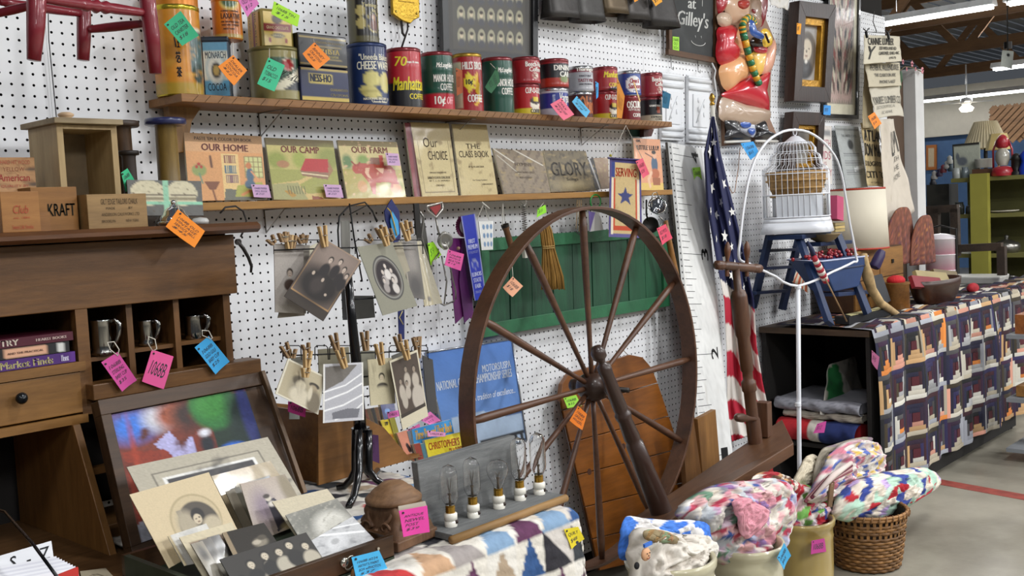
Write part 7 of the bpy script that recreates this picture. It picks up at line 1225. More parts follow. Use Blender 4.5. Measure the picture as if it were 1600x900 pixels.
# ================================================================ ON THE LOG CABIN QUILT TABLE
NVY = mt('16294c', .45, var=.2, scale=18, bump=.15); NV2 = mt('1f3a68', .45, var=.15)
lad = thing('step_ladder', 'short dark blue painted wooden step ladder carrying the birdcage', 'step ladder', at(1260, 500, .3))
def lb(a, b_, Da, Db, w_, h_, nm): M().beam(at(*a, Da), at(*b_, Db), w_, h_, (0, 1, .0)).build(nm, NVY, lad, bevel=.002)
lb((1203, 366), (1176, 482), .16, .05, .05, .02, 'rear_rail'); lb((1250, 366), (1222, 484), .10, .03, .05, .02, 'rear_rail')
for ya, yb2 in ((392, 390), (420, 417), (458, 454)): lb((1190-(ya-392)*.2, ya), (1240-(ya-392)*.2, yb2), .11, .08, .014, .03, 'rear_rung')
lb((1247, 366), (1296, 506), .30, .52, .062, .022, 'front_rail'); lb((1308, 366), (1356, 490), .35, .46, .05, .022, 'front_rail')
for y, dd in ((382, .0), (418, .05), (460, .10)): x_ = 1252+(y-366)*.35; lb((x_+8, y), (x_+58, y-4), .30+dd, .24+dd, .018, .10, 'step')
q = at(1240, 364, .24); M().box((q.x+.06, q.y, q.z-.014), (.42, .16, .02), .15).build('top_step', NVY, lad, bevel=.002)
# birdcage
cz0 = q.z; cg = thing('birdcage', 'white wire birdcage with a tiered dome and ring, standing on the blue ladder', 'birdcage', (at(1243, 340, .24).x, -.24, cz0))
cc = V((at(1246, 340, .24).x, -.24, cz0)); k = mpp(cc); WC = mt('dfe1e6', .35, var=.02)
def rr(a): return 1/(abs(math.cos(a-.5))**5+abs(math.sin(a-.5))**5)**.2
def ringp(r_, z, n=40): return [cc+V((r_*rr(a)*math.cos(a), r_*rr(a)*.78*math.sin(a), z)) for a in np.linspace(0, 2*PI, n+1)[:-1]]
R0 = 59*k; HT = lambda py: (363-py)*k
def band(r0, z0_, r1, z1_, nm, m=WC, s=.002): b = M(); A, B = ringp(r0, z0_), ringp(r1, z1_); b.add(A+B, [(i, (i+1) % 40, 40+(i+1) % 40, 40+i) for i in range(40)], 0, True); b.build(nm, m, cg, solid=s)
band(R0*1.10, .002, R0*1.02, HT(346), 'tray_skirt'); band(R0*1.02, HT(346), R0*.99, HT(340), 'tray_rim'); band(R0*.01, .004, R0*1.10, .002, 'tray_floor')
pan = _new('frosted'); pan[2].inputs['Base Color'].default_value = (.75, .78, .83, 1); pan[2].inputs['Roughness'].default_value = .25; pan[2].inputs['Transmission Weight'].default_value = .35; b = M(); A, B = ringp(R0*.985, HT(338)), ringp(R0*.985, HT(304))
for i in range(40):
    if i % 10 not in (8, 9): b.add([A[i], A[(i+1) % 40], B[(i+1) % 40], B[i]], [(0, 1, 2, 3)])
o = b.build('seed_guard_panels', pan[0], cg, solid=.002); o['kind'] = 'stuff'
for z, r_, w_ in ((338, 1, .003), (304, 1, .0032), (272, 1, .0022), (266, 1, .0016), (250, .78, .0016), (238, .62, .0016)): M().tube(ringp(R0*r_, HT(z)), w_, 6, closed=True).build('ring_wire', WC, cg)
for i in range(40):
    a = 2*PI*i/40; f_ = lambda r_, z: cc+V((R0*r_*rr(a)*math.cos(a), R0*r_*.78*rr(a)*math.sin(a), HT(z)))
    M().tube([f_(1, 338), f_(1, 304), f_(1, 268), f_(.94, 262), f_(.80, 258), f_(.78, 250), f_(.74, 243), f_(.63, 240), f_(.62, 232), f_(.50, 224), f_(.2, 222)], .0012 if i % 2 else .0015, 4).build('cage_wire', WC, cg)
M().lathe([(R0*.34, HT(226)), (R0*.28, HT(222)), (R0*.1, HT(214)), (.002, HT(213))], cc, n=24).build('cap', WC, cg, solid=.0015)
M().tube([cc+V((.0105*math.cos(a)*.94, -.0105*.34*math.cos(a), HT(207)+.016*math.sin(a))) for a in np.linspace(0, 2*PI, 15)[:-1]], .002, 6, closed=True).build('hanging_ring', WC, cg)
M().ball(cc+V((-.06, -R0*.83, HT(342))), (.008, .008, .012), 8).build('door_latch', WC, cg)
ns = thing('woven_nest', 'brown woven basket nest inside the birdcage', 'basket', cc+V((0, 0, HT(316)))); M().lathe([(R0*.3, HT(318)), (R0*.6, HT(306)), (R0*.74, HT(285)), (R0*.76, HT(268)), (R0*.70, HT(268)), (R0*.5, HT(300)), (.003, HT(312))], cc, n=26).build('nest_body', mt('9a7848', .8, var=.4, scale=60, bump=.8), ns)
for z in (306, 294, 282, 270): M().tube([cc+V((R0*(.77 if z < 290 else .68)*math.cos(a), R0*(.77 if z < 290 else .68)*math.sin(a), HT(z))) for a in np.linspace(0, 2*PI, 25)[:-1]], .005, 6, closed=True).build('woven_band', mt('b08c58', .8, bump=.6), ns)
# white hoop stand
hs = thing('hoop_stand', 'tall white metal stand with a large open hoop in front of the birdcage', 'plant stand', V((at(1248, 700, .52).x, -.52, 0))); Dh = .52; bot = at(1249, 722, Dh)
M().tube([V((bot.x, bot.y, .01)), bot, at(1248, 600, Dh), at(1247, 450, Dh)], .0088, 12).build('pole', WC, hs); M().lathe([(.02, 0), (.02, .004), (.12, .001), (.12, 0)][::-1], V((bot.x, bot.y, .004)), n=28).build('foot_disc', WC, hs)
for y in (448, 632): M().lathe([(.011, -.008), (.013, -.004), (.011, 0), (.013, .004), (.011, .008)], at(1247, y, Dh), n=14).build('collar', WC, hs)
hoop = [(1247, 447), (1212, 432), (1170, 412), (1155, 404), (1156, 380), (1160, 340), (1166, 300), (1174, 265), (1190, 232), (1214, 210), (1243, 203), (1272, 211), (1298, 235), (1312, 262), (1320, 300), (1328, 350), (1338, 402), (1334, 409), (1300, 425), (1247, 447)]
HP = [V(p) for p in L(hoop, Dh)]; M().tube(smooth(HP[:-1], 3), .0052, 8, closed=True).build('hoop', WC, hs)
# lampshade
p = at(1341, 389, .18); ls = thing('lamp_shade', 'large cream drum lampshade with red trim beside the birdcage', 'lamp shade', V((p.x, p.y, p.z-.0))); ls.name = 'drum_shade'; k = mpp(p); h_ = 94*k; r1, r2 = 46*k, 42*k
M().lathe([(r1, .004), (r2, h_)], p, n=40, cap=False).build('shade_wall', mt('d4ccb8', .8, var=.02), ls, solid=.0015); M().lathe([(r1*1.006, 0), (r1*1.003, .009)], p, n=40, cap=False).build('lower_trim', mt('a8321c', .6), ls, solid=.002); M().lathe([(r2*1.006, h_-.008), (r2*1.004, h_+.001)], p, n=40, cap=False).build('upper_trim', mt('a8321c', .6), ls, solid=.002); M().lathe([(.02, 0), (.04, .01), (.03, .06), (.012, .1), (.012, h_*.9)], V((p.x, p.y, QZ+.01)), n=16).build('lamp_stem', mt('8a7a5a', .4), ls)
poly('pink_box', 'pink box edge between birdcage and lampshade', 'box', [(1308, 305), (1318, 308), (1318, 345), (1308, 342)], .28, .05, mt('b8486c', .6))
b = M(); c = at(1287, 378, .32); b.lathe([(.03, 0), (.05, .01), (.075, .034), (.079, .036), (.074, .034), (.045, .012), (.001, .008)], c, n=28); one('cream_bowl', 'cream glazed bowl tucked under the cage tray on the ladder', 'bowl', b, mt('a08c60', .4)); 
for i in range(3): M().bb(*sorted((at(1302, 350, .26).x, at(1317, 350, .26).x)), -.27, -.2, at(1310, 362-i*5, .26).z, at(1310, 358-i*5, .26).z).build('thin_book', mt(('a08c58', 'b49c60', '8c7c50')[i], .7)); o = [o for o in bpy.data.objects if o.name.startswith('thin_book')]
for i, q in enumerate(sorted(o, key=lambda o: o.location.z)): tag(q, ('lowest', 'middle', 'topmost')[i]+' thin tan book right of the birdcage tray', 'book', 'thin books by the birdcage')
# blue tub with red berries
t = thing('blue_tub', 'blue painted wooden tub heaped with red berries on the ladder step', 'tub', at(1322, 455, .42)); f4 = [at(1284, 408, .46), at(1356, 400, .46), at(1342, 448, .44), at(1304, 456, .44)]; bk = V((0, .16, .006))
b = M(); b.add(f4+[p+bk*(1 if i < 2 else .7) for i, p in enumerate(f4)], [(0, 1, 2, 3), (5, 4, 7, 6), (4, 0, 3, 7), (1, 5, 6, 2), (3, 2, 6, 7), (0, 4, 5, 1)], 0, False); b.build('tub_body', NV2, t, bevel=.006); M().tube([f4[0], f4[1], f4[1]+bk, f4[0]+bk], .0035, 8, closed=True).build('rim', mt('a8b0c8', .4), t); M().tube([(f4[0]*.7+f4[3]*.3), (f4[1]*.7+f4[2]*.3)], .004, 6).build('band', NVY, t)
for i in range(60): c = f4[0]*(1-i/60)+f4[1]*(i/60)+V((0, .02+.12*rng.rand(), .006+.012*rng.rand()*(1+i/30))); M().ball(c, .0075+.002*rng.rand(), 8).build('berry', mt('8c141c', .2, coat=.6), t)
# stick flag, book box, stocking form
t = thing('stick_flag', 'small furled stars and stripes flag on a wooden stick against the ladder', 'flag', at(1323, 503, .56)); M().tube(L([(1290, 436), (1323, 502)], .56), .0035, 6).build('stick', wood('a8845c', '80603c', 'z', .6), t); b = M(); b.tube(L([(1262, 378), (1268, 390), (1272, 402)], .53), [.005, .010, .012], 8, col='1c2444')
for i in range(9): b.tube(L([(1272+i*2.1, 402+i*4.2), (1274.1+i*2.1, 406.2+i*4.2)], .54), .016-.0008*abs(i-5), 8, col=('a82434', 'd8cfc6')[i % 2])
b.build('furled_cloth', pr(.8), t)
cloth('striped flag cloth glimpsed between the ladder legs', 'flag_cloth', [(1250, 410), (1262, 430), (1262, 458), (1238, 440)], .04, 'cfc4b0', [], .002, cat='flag', ops=[('p', [(x, 0), (x+.12, 0), (x+.12, 1), (x, 1)], 'b8542c') for x in (.05, .3, .55, .8)])
p0, p1 = atz(1327, 507, QZ+.01), atz(1392, 492, QZ+.01); b = M(); dd = (p1-p0); up = V((-dd.y, dd.x, 0)).normalized()*.07; b.prism([p0, p1, p1+up, p0+up], (0, 0, .033)); o = one('album_box', 'black lidded box with cream papers on the quilt table corner', 'box', b, mt('141518', .5)); M().prism([p0+up*.2+dd*.1+V((0, 0, .034)), p1-dd*.12+up*.15+V((0, 0, .034)), p1-dd*.05+up*.8+V((0, 0, .034)), p0+dd*.2+up*.85+V((0, 0, .034))], (0, 0, .002)).build('cream_paper', mt('c8bf8c', .7), o)
b = M(); b.tube(L([(1349, 398), (1352, 412), (1356, 432), (1362, 452), (1376, 474), (1396, 488), (1408, 494)], .45), [.018, .017, .026, .022, .020, .018, .008], 12); one('stuffed_stocking', 'stuffed printed cotton leg form slumping off the ladder', 'stuffed form', b, mt('b09468', .8, var=.35, scale=22)); 
b = M(); b.lathe([(.022, 0), (.026, .01), (.024, .07), (.018, .09)], at(1366, 418, .44), (.5, -.2, .8), 14); one('purple_cup', 'dark purple cup lying against the stocking form', 'cup', b, mt('2a1c48', .5))
p = at(1401, 488, .36); c = V((p.x, p.y, QZ+.006)); t = thing('wooden_canister', 'small round wooden canister with red yarn on top', 'canister', c); k = mpp(p); M().lathe([(19*k, 0), (20*k, .004), (19.5*k, 38*k), (20.5*k, 39*k), (20.5*k, 42*k)], c, n=28).build('body', wood('9a6a34', '6e481f', 'x', .4), t); M().ball(c+V((0, 0, 45*k)), (16*k, 14*k, 8*k), 14).build('red_yarn', mt('c01c24', .8, bump=.8, bscale=150), t)
poly('grey_slate', 'dark grey slate board leaning behind the stocking form', 'slate', [(1362, 432), (1378, 428), (1392, 470), (1376, 478)], .36, .006, mt('3a3c40', .6))
p = at(1462, 474, .40); c = V((p.x, p.y, QZ+.006)); k = mpp(p); t = thing('dough_bowl', 'long dark wooden dough bowl holding red books', 'bowl', c); b = M(); N = 36; pf = [(.72, 0), (.86, .3), (.97, .75), (1, 1), (.94, 1), (.8, .45), (.3, .12)]; hh = 36*k; vs = []
for r_, z in pf:
    for i in range(N): a = 2*PI*i/N; vs.append(c+V((60*k*r_*math.cos(a)*1.25, 34*k*r_*math.sin(a)*.9, z*hh)))
b.add(vs, [(j*N+i, j*N+(i+1) % N, (j+1)*N+(i+1) % N, (j+1)*N+i) for j in range(len(pf)-1) for i in range(N)], 0, True); b.build('bowl_body', wood('4a2a18', '2c170c', 'x', .4), t)
for i, (x, y, dx, col) in enumerate(((1424, 436, 44, '7c1420'), (1430, 428, 48, '98885c'), (1458, 426, 36, '6a5a3c'))): cs = [at(x, y-6, .40-i*.02), at(x+dx, y-2, .40-i*.02), at(x+dx+8, y+14, .43-i*.02), at(x+6, y+12, .43-i*.02)]; card('cloth_book', ('red cloth book lying in the dough bowl', 'tan book lying behind the red one in the dough bowl', 'olive book at the back of the dough bowl')[i], 'book', cs, .02, col, [], [], (3, 3), group='books in the dough bowl')
b = M(); c2 = at(1520, 450, .40); b.ball(c2, (.06, .03, .03), 12); one('red_cloth', 'crumpled bright red cloth right of the dough bowl', 'cloth', b, mt('9c1420', .8, var=.3, scale=18, bump=.5))
t = thing('drawer_chest', 'low light wooden chest of small drawers under the lampshade', 'chest', V((at(1385, 430, .2).x, -.2, QZ+.006))); xa, xb = at(1335, 420, .25).x, at(1412, 410, .25).x; zt3 = at(1360, 388, .25).z; M().bb(xa, xb, -.24, -.06, QZ+.006, zt3).build('carcass', wood('5c3c20', '3c2412', 'x', .5), t); zz = [QZ+.012, (QZ+zt3)/2, zt3-.006]
for i in range(2):
    for j in range(2): a = xa+.006+j*(xb-xa)/2; d = M().bb(a, a+(xb-xa)/2-.01, -.248, -.24, zz[i]+.003, zz[i+1]-.002).build('drawer', wood('a8783c', '80582a', 'x', .5), t); M().box(((a+a+(xb-xa)/2)/2, -.251, (zz[i]+zz[i+1])/2), (.022, .006, .02)).build('latch_pull', mt('3a342c', .4, .8), d)
for i, (cx_, dd, s, lab) in enumerate(((1405, .20, 1.0, 'left brown floral quilted tea cosy'), (1440, .24, .86, 'right brown floral quilted tea cosy with the ruffled hem'))):
    c = at(cx_, 412, dd); kk = mpp(c); b = M(); wd, hh = 44*kk*s, 88*kk*s
    def fc(u, v): x = (2*u-1); top = hh*(1-abs(x)**2.6)**.5; return c+V((x*wd*1.3, -.035*math.sin(PI*u)*(1-.3*v)-.01*(1-v)*math.cos(u*40)*.6, top*v))
    b.grid(fc, 40, 20, paint(40, 20, '5c3630', [('b', '8c5040', 7, .5), ('b', 'a8703c', 9, .66), ('b', '3c2850', 8, .68)]+([('g', '8c5434', .0, .3)]), .15, 5+i)); one('tea_cosy', lab, 'tea cosy', b, pr(.9, 0, .5), 'quilted tea cosies'); bpy.data.objects['tea_cosy' if i == 0 else 'tea_cosy.001'].modifiers.new('s', 'SOLIDIFY').thickness = .01
c = V(at(1471, 428, .20)); c.z = QZ+.006+.03; k = mpp(c); t = thing('food_carrier', 'three-tier pink and white enamel food carrier with dark iron handle', 'food carrier', c); M().bb(c.x-.1, c.x+.1, c.y-.06, c.y+.06, QZ+.006, c.z).build('support_block', DKW, t); topz = at(1471, 372, .20).z; hh = (topz-c.z)/3
for i in range(3):
    z = c.z+i*hh; C = M(); pf = [(22*k, 0), (23*k, .003), (23*k, hh-.006), (24*k, hh-.004), (24*k, hh-.001), (22*k, hh)]; C.lathe(pf, V((c.x, c.y, z)), n=32)
    vsn = len(C.v); C.cv = [tuple(np.array(lin('c08490'))*(1-q)+np.array(lin('d8d0d2'))*q) for q in [min(1, max(0, (p[2]-z)/hh*1.6)) for p in C.v]]; C.build('enamel_tier', pr(.25, .6), t)
M().lathe([(23*k, 0), (20*k, .014), (8*k, .026), (.001, .028)], V((c.x, c.y, topz)), n=30).build('enamel_lid', mt('cfc8cc', .3, coat=.5), t); M().box(V((c.x-.004, c.y-24*k, (c.z+topz)/2+.02)), (.018, .006, topz-c.z+.07)).build('iron_strap', IRN, t); M().tube([V((c.x-.004, c.y-24*k, topz+.05)), V((c.x, c.y, topz+.075)), V((c.x+.004, c.y+24*k, topz+.05))], .005, 8).build('carry_handle', IRN, t)
# ================================================================ CROCKS, BASKET AND QUILT BUNDLES ON THE FLOOR
def bundle(lab, outl, D, h, pal, seed, pc=.05, wr=.012, name='quilt_bundle', cat='quilt', group=None, dirn=(-.4, -.85, .34), spk=.1, rough=.95):
    P = smooth([at(x, y, D) for x, y in outl], 8); c = sum(P, V((0, 0, 0)))/len(P); n = V(dirn).normalized(); m = len(P); R_ = 34; r = np.random.RandomState(seed); vs = []; uv = []
    ex = V((.80, -.1, 0)); 
    for k in range(R_+1):
        s = 1-k/R_; hh = h*(max(0, 1-s*s))**.55
        for p in (P if k < R_ else [P[0]]*m):
            q = c+(p-c)*s; g = q+n*hh; uv.append((q.x+(p-c).x*.0-hh*.35, q.z*1.25-hh*.9*(1 if (p-c).z > 0 else -1))); vs.append(g)
    uv = np.array(uv); w1 = fb(uv[:, 0]*4.5, uv[:, 1]*4.5, seed, 3); w2 = fb(uv[:, 0]*9+w1*2, uv[:, 1]*7-w1*2, seed+1, 3)
    rid = (np.abs(w1-.5)*-6+1)*1.3+(np.abs(w2-.5)*-5+1)*.8; ed = np.repeat(.45+.55*np.clip(np.arange(R_+1)/4, 0, 1), m)
    sd = np.c_[r.rand(260), r.rand(260)]*(uv.max(0)-uv.min(0)+.04)+uv.min(0)-.02; K = max(6, int((np.ptp(uv[:, 0])+.02)*(np.ptp(uv[:, 1])+.02)/pc**2)); sd = sd[:K]; ci = r.randint(len(pal), size=K)
    wu = uv+.012*np.c_[w2-.5, w1-.5]*2; dd = ((wu[:, None, :]-sd[None])**2).sum(2)**.5; o2 = np.sort(dd, 1)[:, :2]; who = dd.argmin(1)
    C = np.array([lin(pal[ci[i]]) for i in who]); sp = 1+spk*2*(r.rand(len(C), 1)-.5)*((ci[who] % 2)[:, None]*2.4+.4); C = np.clip(C*sp, 0, 1)
    seam = np.clip((o2[:, 1]-o2[:, 0])/.006, 0, 1)
    V2 = [p+n*float(wr*a*e-.003*(1-s_)) for p, a, e, s_ in zip(vs, rid, ed, seam)]
    b = M(); b.v = [tuple(p) for p in V2]; b.cv = [tuple(x) for x in C]
    for k in range(R_):
        for i in range(m): b.f.append([k*m+i, k*m+(i+1) % m, (k+1)*m+(i+1) % m, (k+1)*m+i]); b.c.append(0); b.s.append(True)
    o = b.build(name, pr(rough, 0, .35), None, solid=.003); tag(o, lab, cat, group); return o
CRM_, CR2 = mt('b9b294', .25, var=.06, scale=6, coat=.6), mt('a08a50', .28, var=.12, scale=5, coat=.6)
def crock(lab, px, py, D, r, m, zb=0, base=False):
    p = at(px, py, D); c = V((p.x, p.y, zb)); h = p.z-zb; t = thing('stoneware_crock', lab, 'crock', c, 'stoneware crocks on the floor')
    M().lathe([(r*.92, 0), (r*.95, .006), (r*.98, h*.3), (r*.985, h-.07), (r*1.0, h-.062), (r*.985, h-.054), (r*.99, h-.032), (r*1.05, h-.022), (r*1.06, h-.008), (r*1.03, h), (r*.96, h-.002), (r*.93, h-.03), (r*.92, .02), (.001, .015)], c, n=48).build('crock_body', m, t); return t, c, h
t, c, h = crock('cream stoneware crock holding the white animal comforter, nearest the wheel', 1047, 868, .95, .114, CRM_, .15)
M().bb(c.x-.13, c.x+.13, c.y-.13, c.y+.13, 0, .149).build('low_crate', wood('6a4a2c', '43301c', 'x', .6)); tag(bpy.data.objects['low_crate'], 'low wooden crate under the cream crock nearest the wheel', 'crate')
t, c2, h2 = crock('large cream stoneware crock heaped with patchwork tops, blue tag', 1163, 845, .85, .116, CRM_)
def fcr(u, v): a = -PI/2+.35+(u-.5)*1.2; return c2+V((math.cos(a)*.1165, math.sin(a)*.1165, h2*(1-v)))
b = M(); text(b, fcr, lambda u, v: V((math.cos(-PI/2+.35+(u-.5)*1.2), math.sin(-PI/2+.35+(u-.5)*1.2), 0)), [('* A', .10, .26, .34, .34, '3c4048', .2), ('~5', .28, .38, .40, .44, '3c4048', .2)], .001); b.build('glaze_mark', pr(.5), t)
t, c3, h3 = crock('tan brown stoneware crock with a magenta sticker', 1250, 807, .72, .115, CR2)
price_tag([(1214, 872), (1225, 848), (1235, 868), (1224, 890)], .99, '3c9ccc', 'blue', 'hanging between the cream and tan crocks', ('1068B', '$65')); price_tag([(1268, 845), (1288, 841), (1290, 862), (1266, 866)], .83, 'a8307c', 'magenta', 'stuck on the tan crock', ('1068B',))
WPL = ['d8d0c4', 'c88c98', 'b0b4cc', '8c6c9c', 'cfc4b4', 'c8c0b8', '3c5490', 'd8a8a8', 'b8bcc0', '6a8c74', 'e0d8d0', 'a83c50', 'ccb4c0', 'd8d4cc', '7a7c84', 'b090a8']
bundle('heap of pale pink, floral and blue patchwork tops in the large cream crock', [(1052, 806), (1080, 776), (1120, 757), (1165, 752), (1205, 748), (1232, 764), (1238, 800), (1226, 840), (1205, 880), (1130, 882), (1104, 850), (1082, 822)], .845, .088, WPL, 11, .033, .014)
bundle('pink plain cloth folded over the middle of the patchwork heap', [(1143, 785), (1165, 778), (1188, 790), (1200, 806), (1176, 836), (1158, 838), (1150, 808)], .935, .010, ['cf929c', 'c88894'], 5, .2, .010)
bundle('multicoloured floral cloth bunched behind the crocks below the bench end', [(1172, 752), (1190, 738), (1215, 742), (1236, 752), (1250, 768), (1230, 780), (1190, 770)], .74, .04, ['d0c8bc', 'a02c34', '6a4c3c', 'b8b0a8', 'c4986c', 'd8d0c4'], 23, .035, .01)
bundle('mixed red, white, blue and lime textiles in the tan crock', [(1224, 772), (1243, 757), (1266, 768), (1286, 790), (1296, 812), (1284, 836), (1248, 840), (1222, 826)], .71, .085, ['dcd4cc', 'c04858', '30448c', 'd8b8bc', '7cb85c', 'dcd0c8', 'b02030', 'c8bcc4'], 31, .035, .012)
M().tube([at(x, y, .82) for x, y in ((1224, 772), (1236, 780), (1240, 800), (1234, 818), (1222, 824))], [.006, .008, .009, .008, .005], 8).build('gold_trim', mt('b8a440', .5, var=.4, scale=90, bump=.8, bscale=200)); tag(bpy.data.objects['gold_trim'], 'gold tinsel trim edging the patchwork heap', 'trim')
bundle('blue and white checked baby quilt folded behind the animal comforter', [(978, 808), (1000, 810), (1040, 814), (1090, 814), (1108, 828), (1106, 870), (1040, 880), (988, 874), (966, 872), (970, 836)], .90, .03, ['d8d4d0', '3c70c8', 'dcd8d4', '4478cc', 'e0dcd8'], 41, .075, .006, dirn=(-.3, -.8, .4))
bundle('white comforter appliqued with round faces, stuffed in the nearest crock', [(982, 838), (1010, 826), (1060, 836), (1100, 838), (1114, 862), (1110, 895), (1092, 935), (1004, 935), (984, 892)], .95, .08, ['d6cfc4', 'd2cabf', 'dad4ca'], 43, .1, .012, spk=.03)
bundle('folded printed lining showing in the mouth of the white comforter', [(1004, 832), (1024, 828), (1052, 836), (1066, 848), (1040, 848), (1012, 844)], 1.012, .010, ['8c7c5c', '7c8c6c', 'a8805c', '98784c'], 47, .02, .004)
t = thing('face_applique', 'small round smiling face applique on the white comforter', 'applique', at(1009, 862, 1.08)); fc_ = at(1009, 866, 1.045); M().ball(fc_, (.016, .008, .016), 14).build('face', mt('d8a47c', .8), t)
for dx, dz in ((-.005, .004), (.005, .004), (0, -.002)): M().ball(fc_+V((dx, -.0085, dz)), .0016, 6).build('dot_eye', mt('1c1614', .6), t)
M().tube([fc_+V((.006*math.cos(a), -.008, -.004+.006*math.sin(a))) for a in np.linspace(3.5, 5.9, 7)], .0008, 5).build('smile', mt('8c3424', .6), t); M().box(fc_+V((.008, -.001, .022)), (.030, .006, .008)).build('blue_bow', mt('3c70c8', .7), t)
for x, y in ((995, 884), (1048, 905), (1098, 895)): M().ball(at(x, y, 1.035), (.008, .006, .009), 10).build('black_patch', mt('141214', .8), t)
# basket
p = at(1352, 795, .80); c = V((p.x, p.y, 0)); hB = p.z; BK = mt('6e4c28', .6, var=.35, scale=18, bump=.3); BK2 = mt('8a6236', .6, var=.35, scale=18, bump=.3)
t = thing('splint_basket', 'round woven splint basket full of quilts beside the tan crock', 'basket', c); NSP = 40
def rb_(z): return .118+.030*(z/hB)**.7
M().lathe([(rb_(z)-.006, z) for z in np.linspace(.004, hB, 8)]+[(.001, .004)][:0], c, n=40, cap=False).build('inner_wall', mt('2c1c10', .8), t); M().lathe([(.118, .003), (.001, .003)], c, n=30).build('basket_base', BK, t)
for i in range(NSP):
    a = 2*PI*i/NSP; d = V((math.cos(a), math.sin(a), 0)); M().beam(c+d*rb_(0)+V((0, 0, .004)), c+d*rb_(hB)+V((0, 0, hB-.004)), .011, .0018, d).build('upright_splint', BK2, t)
nr = 15
for j in range(nr):
    z = .010+j*(hB-.03)/nr
    if j == 11: continue
    vs = []; N = 80
    for i in range(N):
        a = 2*PI*i/N; o_ = .0035*math.cos(NSP/2*a+PI*(j % 2)); 
        for dz in (-.0052, .0052): vs.append(c+V(((rb_(z)+o_+.001)*math.cos(a), (rb_(z)+o_+.001)*math.sin(a), z+dz)))
    b = M(); b.add(vs, [(2*i, 2*((i+1) % N), 2*((i+1) % N)+1, 2*i+1) for i in range(N)], 0, True); b.build('weaver_splint', (BK, BK2)[j % 2], t, solid=.0016)
for z in (hB-.006, hB+.004): M().tube([c+V(((rb_(hB)+.003)*math.cos(a), (rb_(hB)+.003)*math.sin(a), z)) for a in np.linspace(0, 2*PI, 41)[:-1]], .006, 8, closed=True).build('rim_hoop', BK2, t)
b = M()
for i in range(36): a = 2*PI*i/36; b.tube([c+V(((rb_(hB)+q)*math.cos(a+e), (rb_(hB)+q)*math.sin(a+e), hB+z)) for q, z, e in ((.010, -.012, 0), (.012, .002, .03), (.003, .011, .05), (-.005, .0, .06))], .0028, 5)
o = b.build('rim_lashing', BK, t); o['kind'] = 'stuff'
M().beam(at(1296, 792, .84), at(1300, 752, .84), .032, .006, (0, -1, 0)).build('handle_stub', wood('7a5c3c', '54391f', 'z', .6), t)
bundle('mint green and cream quilt with red and navy fans spilling from the basket', [(1300, 796), (1312, 762), (1345, 745), (1400, 735), (1440, 731), (1463, 746), (1458, 764), (1430, 782), (1408, 798), (1380, 815), (1320, 815), (1302, 806)], .80, .095, ['a8c8b4', 'd8cfc0', 'b8d0c0', 'd4c8b8', 'a8202c', '34448c', 'b0ccb8', 'b49cc8', 'd8ccbc', 'a8c4b0'], 66, .062, .008)
M().tube([at(x, y, .86) for x, y in ((1404, 790), (1430, 783), (1454, 768), (1463, 752))], .004, 6).build('red_binding', mt('a02030', .8)); tag(bpy.data.objects['red_binding'], 'dark red binding edge under the mint green quilt', 'binding')
FL = ['d8cfc8', 'cfc6be', 'c87c8c', '5468a8', 'd8d0c8', 'd4b458', 'cec4bc', 'b49098', 'd8d2ca']
bundle('rolled white floral quilt with a rosy lining on top of the basket', [(1262, 770), (1290, 720), (1318, 692), (1355, 688), (1376, 706), (1380, 728), (1362, 744), (1320, 758), (1290, 782), (1260, 785)], .78, .07, FL, 71, .028, .014)
for i in range(4): M().tube([at(1258+i*5, 784-i*3, .86+.01*i), at(1290+i*4, 752-i*3, .88+.01*i), at(1330, 735-i*4, .88+.01*i)], [.006, .011, .007], 8).build('rosy_fold', mt(('8c4c58', 'c8a0a0', '6c3040', 'd0c0b8')[i], .9)); q = [o for o in bpy.data.objects if o.name.startswith('rosy_fold')][-1]; tag(q, ('lowest', 'second', 'third', 'topmost')[i]+' folded edge of rosy lining on the rolled floral quilt', 'cloth fold', 'folded edges of the rolled quilt')
bundle('plain oatmeal muslin bundle left of the rolled floral quilt', [(1236, 762), (1250, 728), (1262, 712), (1276, 716), (1270, 745), (1254, 770)], .70, .03, ['cfc4ac', 'c9bea6'], 73, .2, .006)
bundle('grey floral folded edge above the rolled quilt', [(1268, 760), (1278, 712), (1300, 696), (1350, 683), (1360, 690), (1320, 702), (1296, 728), (1276, 768)], .74, .03, ['8c8474', '9a9284', '7c6c74'], 77, .03, .006)
bundle('bright red cloth ball in the shadow behind the bench end', [(1186, 728), (1200, 722), (1206, 738), (1192, 748)], .66, .02, ['98141c', 'a81820'], 79, .2, .006)
# ================================================================ FAR AISLE
OL, OLL = mt('706c38', .6, var=.08), mt('98923e', .55, var=.06)
A = lambda px, py, X=8.0: atx(px, py, X)
t = thing('corner_shelf', 'olive yellow open shelving unit in the far aisle', 'shelf unit', V((8.1, A(1540, 450).y, 0)))
ya, yb3 = A(1486, 300).y, A(1680, 300).y; zt4 = A(1520, 274).z
M().bb(8.35, 8.37, min(ya, yb3), max(ya, yb3), 0, zt4).build('back_panel', mt('5c5a30', .7), t); zs4 = [A(1560, y).z for y in (275, 333, 396, 458, 530)]
for z in zs4: M().bb(8.0, 8.35, min(ya, yb3), max(ya, yb3), z-.03, z).build('shelf_board', OL, t)
M().bb(7.94, 8.0, A(1520, 300).y, A(1547, 300).y, 0, zt4+.01).build('front_post', OLL, t)
def prop(name, lab, cat, px, py, X, w_, prof, m, n=18, z=None, group=None):
    p = atx(px, py, X); k = mpp(p)*w_/2; p.z = z if z is not None else p.z; b = M(); b.lathe([(r_*k, h_*k) for r_, h_ in prof], p, n=n); return tag(b.build(name, m), lab, cat, group)
JAR = [(.9, 0), (1, .15), (1, 1.7), (.8, 2.1), (.8, 2.5), (.1, 2.5)]
GJ = glass('b8c8c8', .08)
